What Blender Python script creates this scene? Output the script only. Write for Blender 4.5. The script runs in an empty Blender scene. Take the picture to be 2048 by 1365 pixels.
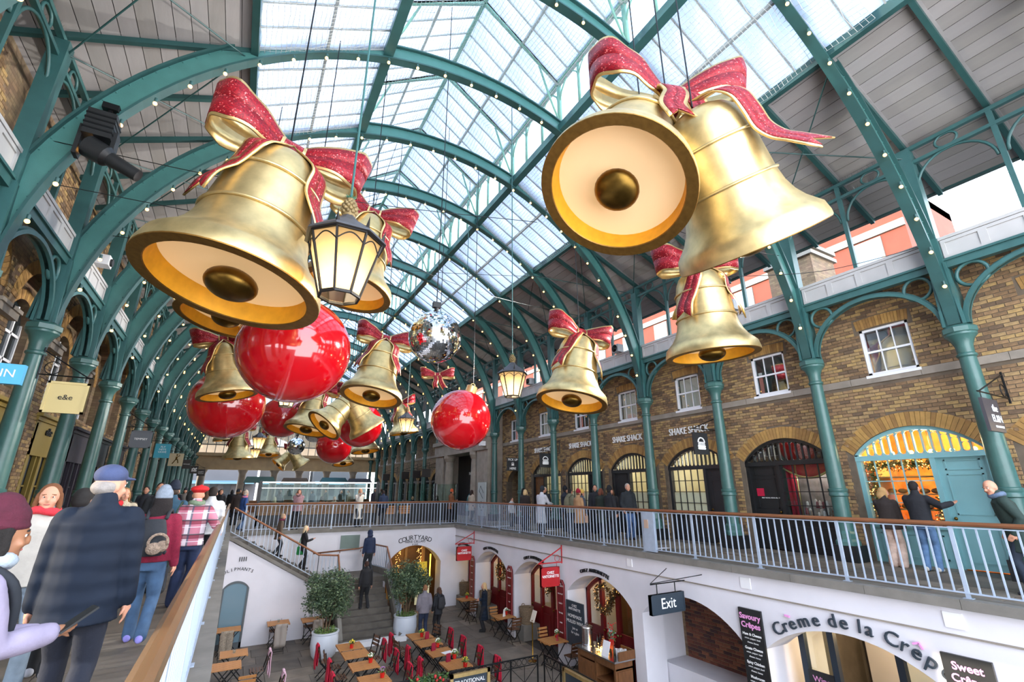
import bpy, math, random
from mathutils import Vector, Matrix
import numpy as np
random.seed(7)
scene = bpy.context.scene
col = scene.collection
PI = math.pi
# ---------------------------------------------------------------- camera (world: X across the hall, Y along it, Z up; walkway floor z=0)
CAMH = 1.6
cam_d = bpy.data.cameras.new('camera'); cam = bpy.data.objects.new('camera', cam_d); col.objects.link(cam)
cam_d.sensor_width = 36.0; cam_d.lens = 930.76 / 2048 * 36; cam_d.clip_start = .05; cam_d.clip_end = 400
RX = Vector((0.87094009, -0.49138644, -0.00165068)); RD = Vector((0.14962444, 0.26839314, -0.95161844)); RF = Vector((0.46805543, 0.82855567, 0.30727777))
cam.matrix_world = Matrix(((RX.x, -RD.x, -RF.x, 0), (RX.y, -RD.y, -RF.y, 0), (RX.z, -RD.z, -RF.z, CAMH), (0, 0, 0, 1)))
scene.camera = cam
# ---------------------------------------------------------------- sky and sun
w = bpy.data.worlds.new('sky'); scene.world = w; w.use_nodes = True
wn = w.node_tree.nodes; wl = w.node_tree.links; bg = wn['Background']
tc = wn.new('ShaderNodeTexCoord'); sx = wn.new('ShaderNodeSeparateXYZ'); rp = wn.new('ShaderNodeValToRGB')
wl.new(tc.outputs['Generated'], sx.inputs[0]); wl.new(sx.outputs['Z'], rp.inputs[0]); wl.new(rp.outputs[0], bg.inputs[0])
rp.color_ramp.elements[0].position = 0.0; rp.color_ramp.elements[0].color = (.93, .95, 1, 1)
rp.color_ramp.elements[1].position = .75; rp.color_ramp.elements[1].color = (.66, .79, 1, 1)
bg.inputs[1].default_value = 4.2
sd = bpy.data.lights.new('sun', 'SUN'); sd.energy = 4.0; sd.angle = .01; sd.color = (1, .86, .68)
sun = bpy.data.objects.new('sun', sd); col.objects.link(sun)
sun.rotation_euler = Vector((.95, -.12, -.26)).to_track_quat('-Z', 'Y').to_euler()
vs = scene.view_settings; vs.view_transform = 'Standard'; vs.look = 'None'; vs.gamma = 1; vs.use_curve_mapping = False
vs.exposure = .92
cy = scene.cycles
cy.use_adaptive_sampling = True; cy.adaptive_threshold = .04; cy.max_bounces = 5; cy.diffuse_bounces = 3; cy.glossy_bounces = 3; cy.transmission_bounces = 4; cy.transparent_max_bounces = 8
cy.caustics_reflective = False; cy.caustics_refractive = False; cy.sample_clamp_indirect = 4.0
# ---------------------------------------------------------------- tags and links
def link(o): col.objects.link(o); return o
def tag(o, label=None, cat=None, group=None, kind=None):
    if label: o['label'] = label
    if cat: o['category'] = cat
    if group: o['group'] = group
    if kind: o['kind'] = kind
    return o
def empty(name, loc=(0, 0, 0), rz=0, label=None, cat=None, group=None, kind=None, parent=None):
    o = bpy.data.objects.new(name, None); o.empty_display_size = .1; o.location = loc; o.rotation_euler = (0, 0, rz); link(o)
    if parent: o.parent = parent
    return tag(o, label, cat, group, kind)
def mobj(name, mesh, parent=None, loc=None, rot=None, kind=None, label=None):
    o = bpy.data.objects.new(name, mesh); link(o)
    if parent: o.parent = parent
    if loc is not None: o.location = loc
    if rot is not None: o.rotation_euler = rot
    return tag(o, label, kind=kind)
KIDS = {}
def copy_tree(o, parent=None):
    c = o.copy(); link(c); c.parent = parent
    for ch in o.children: copy_tree(ch, c)
    return c
# ---------------------------------------------------------------- colours and materials
def lin(c): return tuple(((v / 12.92) if v <= .04045 else ((v + .055) / 1.055) ** 2.4) for v in c)
def hx(h): h = h.lstrip('#'); return lin(tuple(int(h[i:i + 2], 16) / 255 for i in (0, 2, 4)))
MATS = {}
def nodes(name):
    m = bpy.data.materials.new(name); m.use_nodes = True; MATS[name] = m
    return m, m.node_tree.nodes, m.node_tree.links, m.node_tree.nodes['Principled BSDF']
def mat(name, c, rough=.5, metal=0, var=None, bump=None, emit=0, ecol=None, stretch=None, spec=None, coat=0, samp=True):
    if name in MATS: return MATS[name]
    m, n, l, b = nodes(name)
    if isinstance(c, str): c = hx(c)
    b.inputs['Base Color'].default_value = (*c, 1); b.inputs['Roughness'].default_value = rough; b.inputs['Metallic'].default_value = metal
    if spec is not None: b.inputs['Specular IOR Level'].default_value = spec
    if coat: b.inputs['Coat Weight'].default_value = coat; b.inputs['Coat Roughness'].default_value = .05
    if emit:
        e = hx(ecol) if isinstance(ecol, str) else (ecol or c)
        b.inputs['Emission Color'].default_value = (*e, 1); b.inputs['Emission Strength'].default_value = emit
        if not samp: m.cycles.emission_sampling = 'NONE'
    vec = None
    if var or bump:
        t = n.new('ShaderNodeTexCoord'); mp = n.new('ShaderNodeMapping'); l.new(t.outputs['Object'], mp.inputs[0])
        if stretch: mp.inputs['Scale'].default_value = stretch
        vec = mp.outputs[0]
    if var:
        s, a = var[:2]; nz = n.new('ShaderNodeTexNoise'); nz.inputs['Scale'].default_value = s; nz.inputs['Detail'].default_value = 5
        l.new(vec, nz.inputs['Vector'])
        r = n.new('ShaderNodeValToRGB'); r.color_ramp.elements[0].position = .3; r.color_ramp.elements[1].position = .7
        r.color_ramp.elements[0].color = (*[v * (1 - a) for v in c], 1); r.color_ramp.elements[1].color = (*[min(1, v * (1 + a)) for v in c], 1)
        l.new(nz.outputs['Fac'], r.inputs[0]); l.new(r.outputs[0], b.inputs['Base Color'])
    if bump:
        nz = n.new('ShaderNodeTexNoise'); nz.inputs['Scale'].default_value = bump[0]; nz.inputs['Detail'].default_value = 4; l.new(vec, nz.inputs['Vector'])
        bp = n.new('ShaderNodeBump'); bp.inputs['Strength'].default_value = bump[1]; bp.inputs['Distance'].default_value = bump[2] if len(bump) > 2 else .02
        l.new(nz.outputs['Fac'], bp.inputs['Height']); l.new(bp.outputs[0], b.inputs['Normal'])
    return m
iron = mat('green_iron', '#335d5c', .42, .0, var=(3, .12), bump=(60, .08))
iron_skylit = mat('skylit_green_iron', '#3f706b', .42, var=(3, .1), bump=(60, .08))  # lighter copy of green iron; skylight on the arches put into the colour
iron_dk = mat('deep_green_iron', '#284e4d', .45, var=(2, .15))
column_m = mat('column_green_iron', '#3b615c', .33, var=(6, .1), bump=(40, .35, .004))
iron_lt = mat('lantern_green_iron', '#7fae9a', .5, var=(3, .12))
gold = mat('gold_leaf', '#cbb581', .4, .88, var=(5, .2), bump=(18, .12, .01))
gold_rim = mat('brushed_brass_rim', '#94703a', .5, 1.0, var=(14, .15))
gold_in = mat('gold_inner_wall', '#e8a828', .55, .35, var=(7, .1))
gold_edge = mat('gold_ribbon_edge', '#e3c486', .32, .85, var=(9, .12))
brass_dk = mat('dark_brass', '#6d5426', .35, 1, var=(4, .4))
diff_cream = mat('cream_diffuser', '#e6c49a', .7, emit=.24, ecol='#ffcf8e', bump=(240, .5, .004))
black = mat('black_paint', '#17191b', .45, var=(4, .2))
black_metal = mat('black_metal', '#1c1e20', .4, .6)
white_paint = mat('white_paint', '#e6e6e8', .55, var=(2, .04))
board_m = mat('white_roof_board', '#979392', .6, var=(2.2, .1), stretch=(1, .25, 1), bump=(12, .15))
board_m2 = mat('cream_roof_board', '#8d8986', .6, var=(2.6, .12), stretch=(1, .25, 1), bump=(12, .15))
render_w = mat('white_render', '#d9d7dd', .75, var=(1.3, .05), bump=(30, .12, .01))
stone = mat('pale_stone', '#8d8377', .8, var=(2.5, .18), bump=(14, .3, .01))
stone_dk = mat('grey_coping_stone', '#77736c', .8, var=(3, .15), bump=(20, .25, .01))
slab_ms = [mat('paving_%d' % i, c, .62, var=(2.2, .25), bump=(9, .35, .012)) for i, c in enumerate(('#6d6459', '#62594f', '#776d61', '#5a534b'))]
joint_m = mat('paving_joint', '#3d3833', .9)
brick_ms = [mat('stock_brick_%d' % i, c, .85, var=(16, .22), bump=(50, .4, .006)) for i, c in enumerate(('#8d7050', '#7b6145', '#9a7f58', '#66523f', '#a28556'))]
mortar = mat('mortar', '#665a4c', .95, var=(4, .2))
vous_ms = [mat('gauged_brick_%d' % i, c, .85, var=(10, .15), bump=(40, .3, .006)) for i, c in enumerate(('#9c7743', '#8c693b', '#a88248'))]
rail_m = mat('pale_blue_grey_paint', '#a4b1c2', .4, .1, var=(8, .06))
hand_m = mat('bronzed_handrail', '#8d5d40', .32, .35, var=(6, .15), stretch=(1, .2, 1))
brass_rail = mat('polished_bronze_handrail', '#a3805c', .26, .6, var=(5, .15), stretch=(3, .4, 3), bump=(30, .08, .004))
wood_m = mat('oiled_teak', '#a8733f', .5, var=(5, .25), stretch=(1, 8, 1))
wood_dk = mat('dark_teak', '#5e3d26', .5, var=(5, .25), stretch=(1, 8, 1))
oak = mat('brown_oak', '#6c4526', .5, var=(4, .25), stretch=(6, 6, 1))
red_cloth = mat('crimson_fleece', '#b40f31', .9, var=(20, .12), bump=(80, .25, .006))
red_paint = mat('red_gloss_paint', '#b3262b', .35, var=(3, .08))
red_dk = mat('dark_red_paint', '#6c1218', .38, var=(3, .12))
charcoal = mat('charcoal_paint', '#26282b', .45, var=(3, .12))
slate_sign = mat('slate_sign', '#2b3640', .45, var=(3, .08))
teal_shop = mat('duck_egg_paint', '#7fb0b4', .42, var=(2, .06))
steel = mat('stainless_steel', '#c8c8c8', .22, 1)
white_txt = mat('white_lettering', '#f0f0ee', .5)
black_txt = mat('black_lettering', '#15181b', .5)
pink_txt = mat('pink_chalk', '#e59ad0', .6)
bulb_m = mat('lit_bulb', '#ffd9a0', .4, emit=4, ecol='#ffb45a', samp=False)
skin = mat('skin', '#c58e74', .55, spec=.3); skin2 = mat('brown_skin', '#9a6a4c', .55)
def glassy(name, tint, transp=.85, rough=.02, refl=.05):
    m, n, l, b = nodes(name); n.remove(b); o = n['Material Output']
    t = n.new('ShaderNodeBsdfTransparent'); t.inputs[0].default_value = (*tint, 1)
    g = n.new('ShaderNodeBsdfGlossy'); g.inputs['Roughness'].default_value = rough; g.inputs[0].default_value = (.9, .95, 1, 1)
    fr = n.new('ShaderNodeLayerWeight'); pw = n.new('ShaderNodeMath'); pw.operation = 'POWER'; pw.inputs[1].default_value = 4; l.new(fr.outputs['Facing'], pw.inputs[0])
    ad = n.new('ShaderNodeMath'); ad.operation = 'MULTIPLY_ADD'; ad.inputs[1].default_value = .6; ad.inputs[2].default_value = refl; ad.use_clamp = True
    mx = n.new('ShaderNodeMixShader'); l.new(pw.outputs[0], ad.inputs[0]); l.new(ad.outputs[0], mx.inputs[0])
    l.new(t.outputs[0], mx.inputs[1]); l.new(g.outputs[0], mx.inputs[2]); l.new(mx.outputs[0], o.inputs[0]); return m
glass = glassy('window_glass', (.9, .95, .95)); glass_gr = glassy('green_screen_glass', (.8, .92, .88), refl=.012)
glass_refl = glassy('sky_reflecting_glass', (.75, .78, .8), refl=.12)
def frosted(name, tc_, dc, k):
    m, n, l, b = nodes(name); n.remove(b); o = n['Material Output']
    t = n.new('ShaderNodeBsdfTransparent'); t.inputs[0].default_value = (*tc_, 1)
    d = n.new('ShaderNodeBsdfTranslucent'); d.inputs[0].default_value = (*dc, 1)
    tx = n.new('ShaderNodeTexCoord'); nz = n.new('ShaderNodeTexNoise'); nz.inputs['Scale'].default_value = 1.1; nz.inputs['Detail'].default_value = 6
    l.new(tx.outputs['Object'], nz.inputs['Vector'])
    mr = n.new('ShaderNodeMapRange'); mr.inputs[3].default_value = max(0, k - .18); mr.inputs[4].default_value = min(1, k + .18)
    mr.inputs[1].default_value = .35; mr.inputs[2].default_value = .65
    l.new(nz.outputs['Fac'], mr.inputs[0])
    mx = n.new('ShaderNodeMixShader'); l.new(mr.outputs[0], mx.inputs[0]); l.new(t.outputs[0], mx.inputs[1]); l.new(d.outputs[0], mx.inputs[2])
    l.new(mx.outputs[0], o.inputs[0]); return m
sky_glass = frosted('weathered_roof_glass', (.25, .275, .31), (.62, .67, .74), .55)
clear_roof = frosted('clear_lantern_glass', (.72, .78, .82), (.5, .54, .58), .2)
lamp_glass = frosted('opal_lantern_glass', (.8, .75, .65), (.95, .85, .68), .75)
def glitter():
    m, n, l, b = nodes('red_glitter'); t = n.new('ShaderNodeTexCoord'); v = n.new('ShaderNodeTexVoronoi'); v.inputs['Scale'].default_value = 70
    l.new(t.outputs['Object'], v.inputs['Vector']); r = n.new('ShaderNodeValToRGB')
    r.color_ramp.elements[0].color = (*hx('#640a18'), 1); r.color_ramp.elements[1].color = (*hx('#b81a26'), 1); e = r.color_ramp.elements.new(.93); e.color = (*hx('#9c1220'), 1)
    r.color_ramp.elements[2].color = (*hx('#ff8a86'), 1)  # palest cells paint the glitter's glints into the colour
    sp = n.new('ShaderNodeSeparateColor'); l.new(v.outputs['Color'], sp.inputs[0]); l.new(sp.outputs[0], r.inputs[0]); l.new(r.outputs[0], b.inputs['Base Color'])
    b.inputs['Roughness'].default_value = .42; b.inputs['Metallic'].default_value = .15; b.inputs['Specular IOR Level'].default_value = .35
    bp = n.new('ShaderNodeBump'); bp.inputs['Strength'].default_value = .5; bp.inputs['Distance'].default_value = .01
    l.new(sp.outputs[1], bp.inputs['Height']); l.new(bp.outputs[0], b.inputs['Normal']); return m
glit = glitter()
red_bauble = mat('red_lacquer', '#c20716', .12, 0, coat=1, var=(1.5, .06))
mirror = mat('mirror_tile', '#e8ecf0', .06, 1)
def brick_far():
    m, n, l, b = nodes('distant_stock_brick'); t = n.new('ShaderNodeTexCoord'); mp = n.new('ShaderNodeMapping'); l.new(t.outputs['Object'], mp.inputs[0])
    mp.inputs['Rotation'].default_value = (PI / 2, 0, 0)
    sp = n.new('ShaderNodeSeparateXYZ'); cb = n.new('ShaderNodeCombineXYZ'); l.new(t.outputs['Object'], sp.inputs[0])
    ad = n.new('ShaderNodeMath'); l.new(sp.outputs[0], ad.inputs[0]); l.new(sp.outputs[1], ad.inputs[1]); l.new(ad.outputs[0], cb.inputs[0]); l.new(sp.outputs[2], cb.inputs[1])
    k = n.new('ShaderNodeTexBrick'); l.new(cb.outputs[0], k.inputs['Vector']); k.inputs['Scale'].default_value = 1
    k.inputs['Brick Width'].default_value = .235; k.inputs['Row Height'].default_value = .085; k.inputs['Mortar Size'].default_value = .006
    k.inputs['Color1'].default_value = (*hx('#8f785c'), 1); k.inputs['Color2'].default_value = (*hx('#705c48'), 1); k.inputs['Mortar'].default_value = (*hx('#6c5b47'), 1)
    nz = n.new('ShaderNodeTexNoise'); nz.inputs['Scale'].default_value = 2.2; nz.inputs['Detail'].default_value = 6; l.new(t.outputs['Object'], nz.inputs['Vector'])
    mx = n.new('ShaderNodeMix'); mx.data_type = 'RGBA'; mx.blend_type = 'MULTIPLY'; mx.inputs[0].default_value = .3
    l.new(k.outputs['Color'], mx.inputs[6]); l.new(nz.outputs['Color'], mx.inputs[7]); l.new(mx.outputs[2], b.inputs['Base Color']); b.inputs['Roughness'].default_value = .9; return m
brick_tex = brick_far()
# ---------------------------------------------------------------- mesh builder
def frame(d, up=(0, 0, 1)):
    d = Vector(d).normalized(); u = Vector(up)
    if abs(d.dot(u)) > .98: u = Vector((1, 0, 0)) if abs(d.x) < .9 else Vector((0, 1, 0))
    s = d.cross(u).normalized(); return d, s, s.cross(d).normalized()
class MB:
    def __init__(self): self.v = []; self.f = []; self.m = []; self.mi = 0
    def add(self, vs, fs):
        b = len(self.v); self.v.extend([tuple(p) for p in vs]); self.f.extend([tuple(i + b for i in f) for f in fs]); self.m.extend([self.mi] * len(fs)); return self
    def box(self, x0, x1, y0, y1, z0, z1):
        return self.add([(x0, y0, z0), (x1, y0, z0), (x1, y1, z0), (x0, y1, z0), (x0, y0, z1), (x1, y0, z1), (x1, y1, z1), (x0, y1, z1)],
                        [(0, 3, 2, 1), (4, 5, 6, 7), (0, 1, 5, 4), (1, 2, 6, 5), (2, 3, 7, 6), (3, 0, 4, 7)])
    def cbox(self, c, s, M=None):
        pts = [Vector((c[0] + i * s[0] / 2, c[1] + j * s[1] / 2, c[2] + k * s[2] / 2)) for k in (-1, 1) for j in (-1, 1) for i in (-1, 1)]
        if M: pts = [M @ p for p in pts]
        return self.add(pts, [(0, 2, 3, 1), (4, 5, 7, 6), (0, 1, 5, 4), (1, 3, 7, 5), (3, 2, 6, 7), (2, 0, 4, 6)])
    def bar(self, p, q, wd, ht, up=(0, 0, 1)):
        p = Vector(p); q = Vector(q); d, s, u = frame(q - p, up); vs = []
        for c in (p, q):
            for a, b in ((-1, -1), (1, -1), (1, 1), (-1, 1)): vs.append(c + s * (a * wd / 2) + u * (b * ht / 2))
        return self.add(vs, [(0, 3, 2, 1), (4, 5, 6, 7), (0, 1, 5, 4), (1, 2, 6, 5), (2, 3, 7, 6), (3, 0, 4, 7)])
    def tube(self, pts, r, n=8, cap=True, closed=False):
        pts = [Vector(p) for p in pts]; k = len(pts); rr = r if isinstance(r, (list, tuple)) else [r] * k
        vs = []; pu = None
        for i, p in enumerate(pts):
            a = pts[i - 1] if (i > 0 or closed) else p; b = pts[(i + 1) % k] if (i < k - 1 or closed) else p
            d, s, u = frame(b - a)
            if pu is not None:
                u = (pu - d * pu.dot(d)); u = u.normalized() if u.length > 1e-6 else s; s = d.cross(u)
            pu = u
            for j in range(n):
                t = 2 * PI * j / n; vs.append(p + (s * math.cos(t) + u * math.sin(t)) * rr[i])
        fs = []
        for i in range(k if closed else k - 1):
            i2 = (i + 1) % k
            for j in range(n): j2 = (j + 1) % n; fs.append((i * n + j, i * n + j2, i2 * n + j2, i2 * n + j))
        if cap and not closed: fs.append(tuple(range(n))[::-1]); fs.append(tuple((k - 1) * n + j for j in range(n)))
        return self.add(vs, fs)
    def lathe(self, prof, n=24, M=None, ang=2 * PI, cap=True):
        vs = []; full = ang > 6.28; c = n if full else n + 1
        for r, z in prof:
            for j in range(c):
                t = ang * j / n; p = Vector((r * math.cos(t), r * math.sin(t), z)); vs.append(M @ p if M else p)
        fs = []
        for i in range(len(prof) - 1):
            for j in range(n): j2 = (j + 1) % c; fs.append((i * c + j, i * c + j2, (i + 1) * c + j2, (i + 1) * c + j))
        if cap and full:
            if prof[0][0] > 1e-5: fs.append(tuple(range(c))[::-1])
            if prof[-1][0] > 1e-5: fs.append(tuple((len(prof) - 1) * c + j for j in range(c)))
        return self.add(vs, fs)
    def ball(self, c, r, n=12, m=8, M=None):
        r = r if isinstance(r, (tuple, list)) else (r, r, r); vs = []; fs = []
        for i in range(m + 1):
            a = PI * i / m
            for j in range(n):
                t = 2 * PI * j / n; p = Vector((c[0] + r[0] * math.sin(a) * math.cos(t), c[1] + r[1] * math.sin(a) * math.sin(t), c[2] - r[2] * math.cos(a))); vs.append(M @ p if M else p)
        for i in range(m):
            for j in range(n): j2 = (j + 1) % n; fs.append((i * n + j, i * n + j2, (i + 1) * n + j2, (i + 1) * n + j))
        return self.add(vs, fs)
    def poly(self, pts, nrm, th):
        pts = [Vector(p) for p in pts]; d = Vector(nrm) * th; n = len(pts)
        return self.add(pts + [p + d for p in pts], [tuple(range(n))[::-1], tuple(range(n, 2 * n))] + [(i, (i + 1) % n, n + (i + 1) % n, n + i) for i in range(n)])
    def strip(self, a, b, th=.0, closed=False):
        """solid ribbon between two polylines, th thick along its normal"""
        a = [Vector(p) for p in a]; b = [Vector(p) for p in b]; n = len(a); vs = []
        for i in range(n):
            t = a[min(i + 1, n - 1)] - a[max(i - 1, 0)]; nm = t.cross(b[i] - a[i]); nm = nm.normalized() if nm.length > 1e-9 else Vector((0, 0, 1))
            vs += [a[i], b[i], b[i] + nm * th, a[i] + nm * th]
        fs = []
        for i in range(n - 1):
            for j in range(4): j2 = (j + 1) % 4; fs.append((4 * i + j, 4 * i + j2, 4 * i + 4 + j2, 4 * i + 4 + j))
        fs += [(3, 2, 1, 0), tuple(4 * (n - 1) + j for j in range(4))]
        return self.add(vs, fs)
    def mesh(self, name, mats, smooth=False):
        me = bpy.data.meshes.new(name); me.from_pydata(self.v, [], self.f)
        for m in (mats if isinstance(mats, (list, tuple)) else [mats]): me.materials.append(m)
        if any(self.m): me.polygons.foreach_set('material_index', self.m)
        if smooth:
            if smooth is True: me.polygons.foreach_set('use_smooth', [True] * len(me.polygons))
            else: me.shade_flat(); me.polygons.foreach_set('use_smooth', [True] * len(me.polygons)); me.set_sharp_from_angle(angle=smooth)
        me.update(); return me
    def build(self, name, mats, parent=None, smooth=False, loc=None, rot=None, kind=None, label=None):
        return mobj(name, self.mesh(name, mats, smooth), parent, loc, rot, kind, label)
def arc(c, r, a0, a1, n, ax=(0, 1, 0), ay=(0, 0, 1)):
    c = Vector(c); ax = Vector(ax); ay = Vector(ay)
    return [c + ax * (r * math.cos(a0 + (a1 - a0) * i / n)) + ay * (r * math.sin(a0 + (a1 - a0) * i / n)) for i in range(n + 1)]
def text(body, size, mats, loc, xdir, updir, parent=None, ext=.01, name='lettering', align='CENTER', sx=1.0, label=None, bold=0, space=1.0):
    cu = bpy.data.curves.new(name, 'FONT'); cu.body = body; cu.size = size; cu.extrude = ext; cu.align_x = align; cu.align_y = 'CENTER'
    cu.resolution_u = 3; cu.space_character = space; cu.offset = bold; cu.materials.append(mats)
    o = bpy.data.objects.new(name, cu); link(o); x = Vector(xdir).normalized(); u = Vector(updir).normalized(); z = x.cross(u)
    o.matrix_world = Matrix(((x.x * sx, u.x, z.x, loc[0]), (x.y * sx, u.y, z.y, loc[1]), (x.z * sx, u.z, z.z, loc[2]), (0, 0, 0, 1)))
    if parent:
        o.parent = parent; o.matrix_parent_inverse = pinv(parent)
    if label: o['label'] = label
    return o
def pinv(p):
    M = Matrix.LocRotScale(p.location, p.rotation_euler.to_quaternion() if p.rotation_mode != 'QUATERNION' else p.rotation_quaternion, p.scale)
    return (pinv_m(p.parent) @ M).inverted() if p.parent else M.inverted()
def pinv_m(p):
    M = Matrix.LocRotScale(p.location, p.rotation_euler.to_quaternion(), p.scale); return (pinv_m(p.parent) @ M) if p.parent else M
# ================================================================ THE HALL
P = 3.09; XC = 4.5; YE = 56.03
def yk(k): return 3.5 + P * k
K0, K1 = -2, 17
ORD = ['nearest', 'second', 'third', 'fourth', 'fifth', 'sixth', 'seventh', 'eighth', 'ninth', 'tenth', 'eleventh', 'twelfth', 'thirteenth', 'fourteenth', 'fifteenth', 'sixteenth', 'seventeenth', 'eighteenth', 'nineteenth', 'twentieth', 'twenty-first', 'twenty-second']
def pix(p):
    d = Vector(p) - Vector((0, 0, CAMH)); z = d.dot(RF)
    return (1024 + 930.76 * d.dot(RX) / z, 682.5 + 930.76 * d.dot(RD) / z, z) if z > .1 else (-9999, -9999, z)
def inframe(p, m=0):
    x, y, z = pix(p); return z > .1 and -m < x < 2048 + m and -m < y < 1365 + m
# ---- walls with arched openings: u along the wall, z up, d into the wall
def zhi(o, u):
    c = (o['u0'] + o['u1']) / 2; h = (o['u1'] - o['u0']) / 2; r = o['za'] - o['zs']
    if r < 1e-4: return o['zs']
    Rr = (h * h + r * r) / (2 * r); t = min(abs(u - c), h); return o['zs'] + r - Rr + math.sqrt(max(0, Rr * Rr - t * t))
def op(c, h, z0, zs, za): return dict(u0=c - h, u1=c + h, z0=z0, zs=zs, za=za)
def wall_mesh(mb, F, u0, u1, z0, z1, ops, depth):
    us = {u0, u1}
    for o in ops:
        n = 1 if o['za'] - o['zs'] < 1e-4 else 18
        for i in range(n + 1): us.add(min(max(o['u0'] + (o['u1'] - o['u0']) * i / n, u0), u1))
    us = sorted(us)
    for a, b in zip(us[:-1], us[1:]):
        if b - a < 1e-5: continue
        m = (a + b) / 2; lo = (z0, z0)
        for o in sorted([o for o in ops if o['u0'] < m < o['u1']], key=lambda o: o['z0']):
            if o['z0'] > lo[0] + 1e-4: mb.add([F(a, lo[0], 0), F(b, lo[1], 0), F(b, o['z0'], 0), F(a, o['z0'], 0)], [(0, 1, 2, 3)])
            lo = (zhi(o, a), zhi(o, b))
        mb.add([F(a, lo[0], 0), F(b, lo[1], 0), F(b, z1, 0), F(a, z1, 0)], [(0, 1, 2, 3)])
    for o in ops:
        n = 1 if o['za'] - o['zs'] < 1e-4 else 18
        pts = [(o['u0'], o['z0'])] + [(o['u0'] + (o['u1'] - o['u0']) * i / n, zhi(o, o['u0'] + (o['u1'] - o['u0']) * i / n)) for i in range(n + 1)] + [(o['u1'], o['z0'])]
        pts = [(min(max(u, u0), u1), z) for u, z in pts]
        if o['z0'] > z0 + .01: pts.append(pts[0])
        for (ua, za), (ub, zb) in zip(pts[:-1], pts[1:]): mb.add([F(ua, za, 0), F(ub, zb, 0), F(ub, zb, depth), F(ua, za, depth)], [(0, 1, 2, 3)])
def free(u0, u1, za, zb, ops):
    iv = [(u0, u1)]
    for o in ops:
        cut = None
        if zb <= o['z0'] or za >= o['za']: continue
        c = (o['u0'] + o['u1']) / 2
        if za < o['zs']: cut = (o['u0'], o['u1'])
        else:
            h = (o['u1'] - o['u0']) / 2; r = o['za'] - o['zs']; Rr = (h * h + r * r) / (2 * r); q = za - (o['za'] - Rr); t = math.sqrt(max(0, Rr * Rr - q * q)); cut = (c - t, c + t)
        nv = []
        for a, b in iv:
            if cut[1] <= a or cut[0] >= b: nv.append((a, b)); continue
            if cut[0] > a: nv.append((a, cut[0]))
            if cut[1] < b: nv.append((cut[1], b))
        iv = nv
    return iv
def brick_course(u0, u1, z0, z1, ops, L=.225, H=.074, g=.011):
    out = []; r = 0; z = z0
    while z + H <= z1 + .01:
        for a, b in free(u0, u1, z, z + H, ops):
            u = math.floor((a - (r % 2) * L / 2) / (L + g)) * (L + g) + (r % 2) * (L + g) / 2
            while u < b:
                p, q = max(u, a), min(u + L, b)
                if q - p > .03: out.append((p, q, z, z + H))
                u += L + g
        z += H + g; r += 1
    return out
def lay_bricks(parent, F, bricks, limit=300, mats=None, lenfull=.225):
    """the bricks that show largest are parts of their own, the rest one joined part"""
    mats = mats or brick_ms; M0 = []
    for m in mats:
        b = MB(); L, H, t = .225, .074, .012
        b.add([(-L / 2, 0, -H / 2), (L / 2, 0, -H / 2), (L / 2, 0, H / 2), (-L / 2, 0, H / 2), (-L / 2 + .004, t, -H / 2 + .004), (L / 2 - .004, t, -H / 2 + .004), (L / 2 - .004, t, H / 2 - .004), (-L / 2 + .004, t, H / 2 - .004)],
              [(4, 5, 6, 7), (0, 1, 5, 4), (1, 2, 6, 5), (2, 3, 7, 6), (3, 0, 4, 7)]); M0.append(b.mesh('brick', m))
    cand = []
    for i, (p, q, a, b) in enumerate(bricks):
        if q - p > lenfull - .005:
            c = F((p + q) / 2, (a + b) / 2, 0)
            if inframe(c, -10): cand.append((pix(c)[2], i))
    own = set(i for _, i in sorted(cand)[:limit]); mb = MB()
    ex = Vector(F(1, 0, 0)) - Vector(F(0, 0, 0)); ed = Vector(F(0, 0, 0)) - Vector(F(0, 0, 1)); rot = Matrix((ex, ed, (0, 0, 1))).transposed().to_euler()
    for i, (p, q, a, b) in enumerate(bricks):
        t = .012 + random.uniform(-.004, .005); k = random.randrange(len(mats))
        if i in own: mobj('brick', M0[k], parent, F((p + q) / 2, (a + b) / 2, -.0 + random.uniform(-.003, .004)), rot); continue
        mb.mi = k
        mb.add([F(p, a, 0), F(q, a, 0), F(q, b, 0), F(p, b, 0), F(p + .004, a + .004, -t), F(q - .004, a + .004, -t), F(q - .004, b - .004, -t), F(p + .004, b - .004, -t)],
               [(4, 5, 6, 7), (0, 1, 5, 4), (1, 2, 6, 5), (2, 3, 7, 6), (3, 0, 4, 7)])
    if mb.v: mb.build('brickwork', mats, parent, kind='stuff')
def voussoirs(parent, F, o, depth, n, solo, name='voussoir'):
    c = (o['u0'] + o['u1']) / 2; h = (o['u1'] - o['u0']) / 2; r = o['za'] - o['zs']; Rr = (h * h + r * r) / (2 * r); cz = o['za'] - Rr; a = math.asin(min(1, h / Rr)); allm = MB()
    for i in range(n):
        a0 = -a + 2 * a * (i + .04) / n; a1 = -a + 2 * a * (i + .96) / n; ro = Rr + depth * random.uniform(.97, 1.0); t = .014 + random.uniform(-.003, .004)
        q = [(c + rr * math.sin(x), cz + rr * math.cos(x)) for rr, x in ((Rr, a0), (Rr, a1), (ro, a1), (ro, a0))]
        mb = MB() if solo else allm; mb.mi = 0 if solo else random.randrange(3)
        mb.add([F(u, z, 0) for u, z in q] + [F(u, z, -t) for u, z in q], [(4, 5, 6, 7), (0, 1, 5, 4), (1, 2, 6, 5), (2, 3, 7, 6), (3, 0, 4, 7)])
        if solo: mb.build(name, random.choice(vous_ms), parent)
    if not solo: allm.build('gauged_arch', vous_ms, parent)
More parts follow.
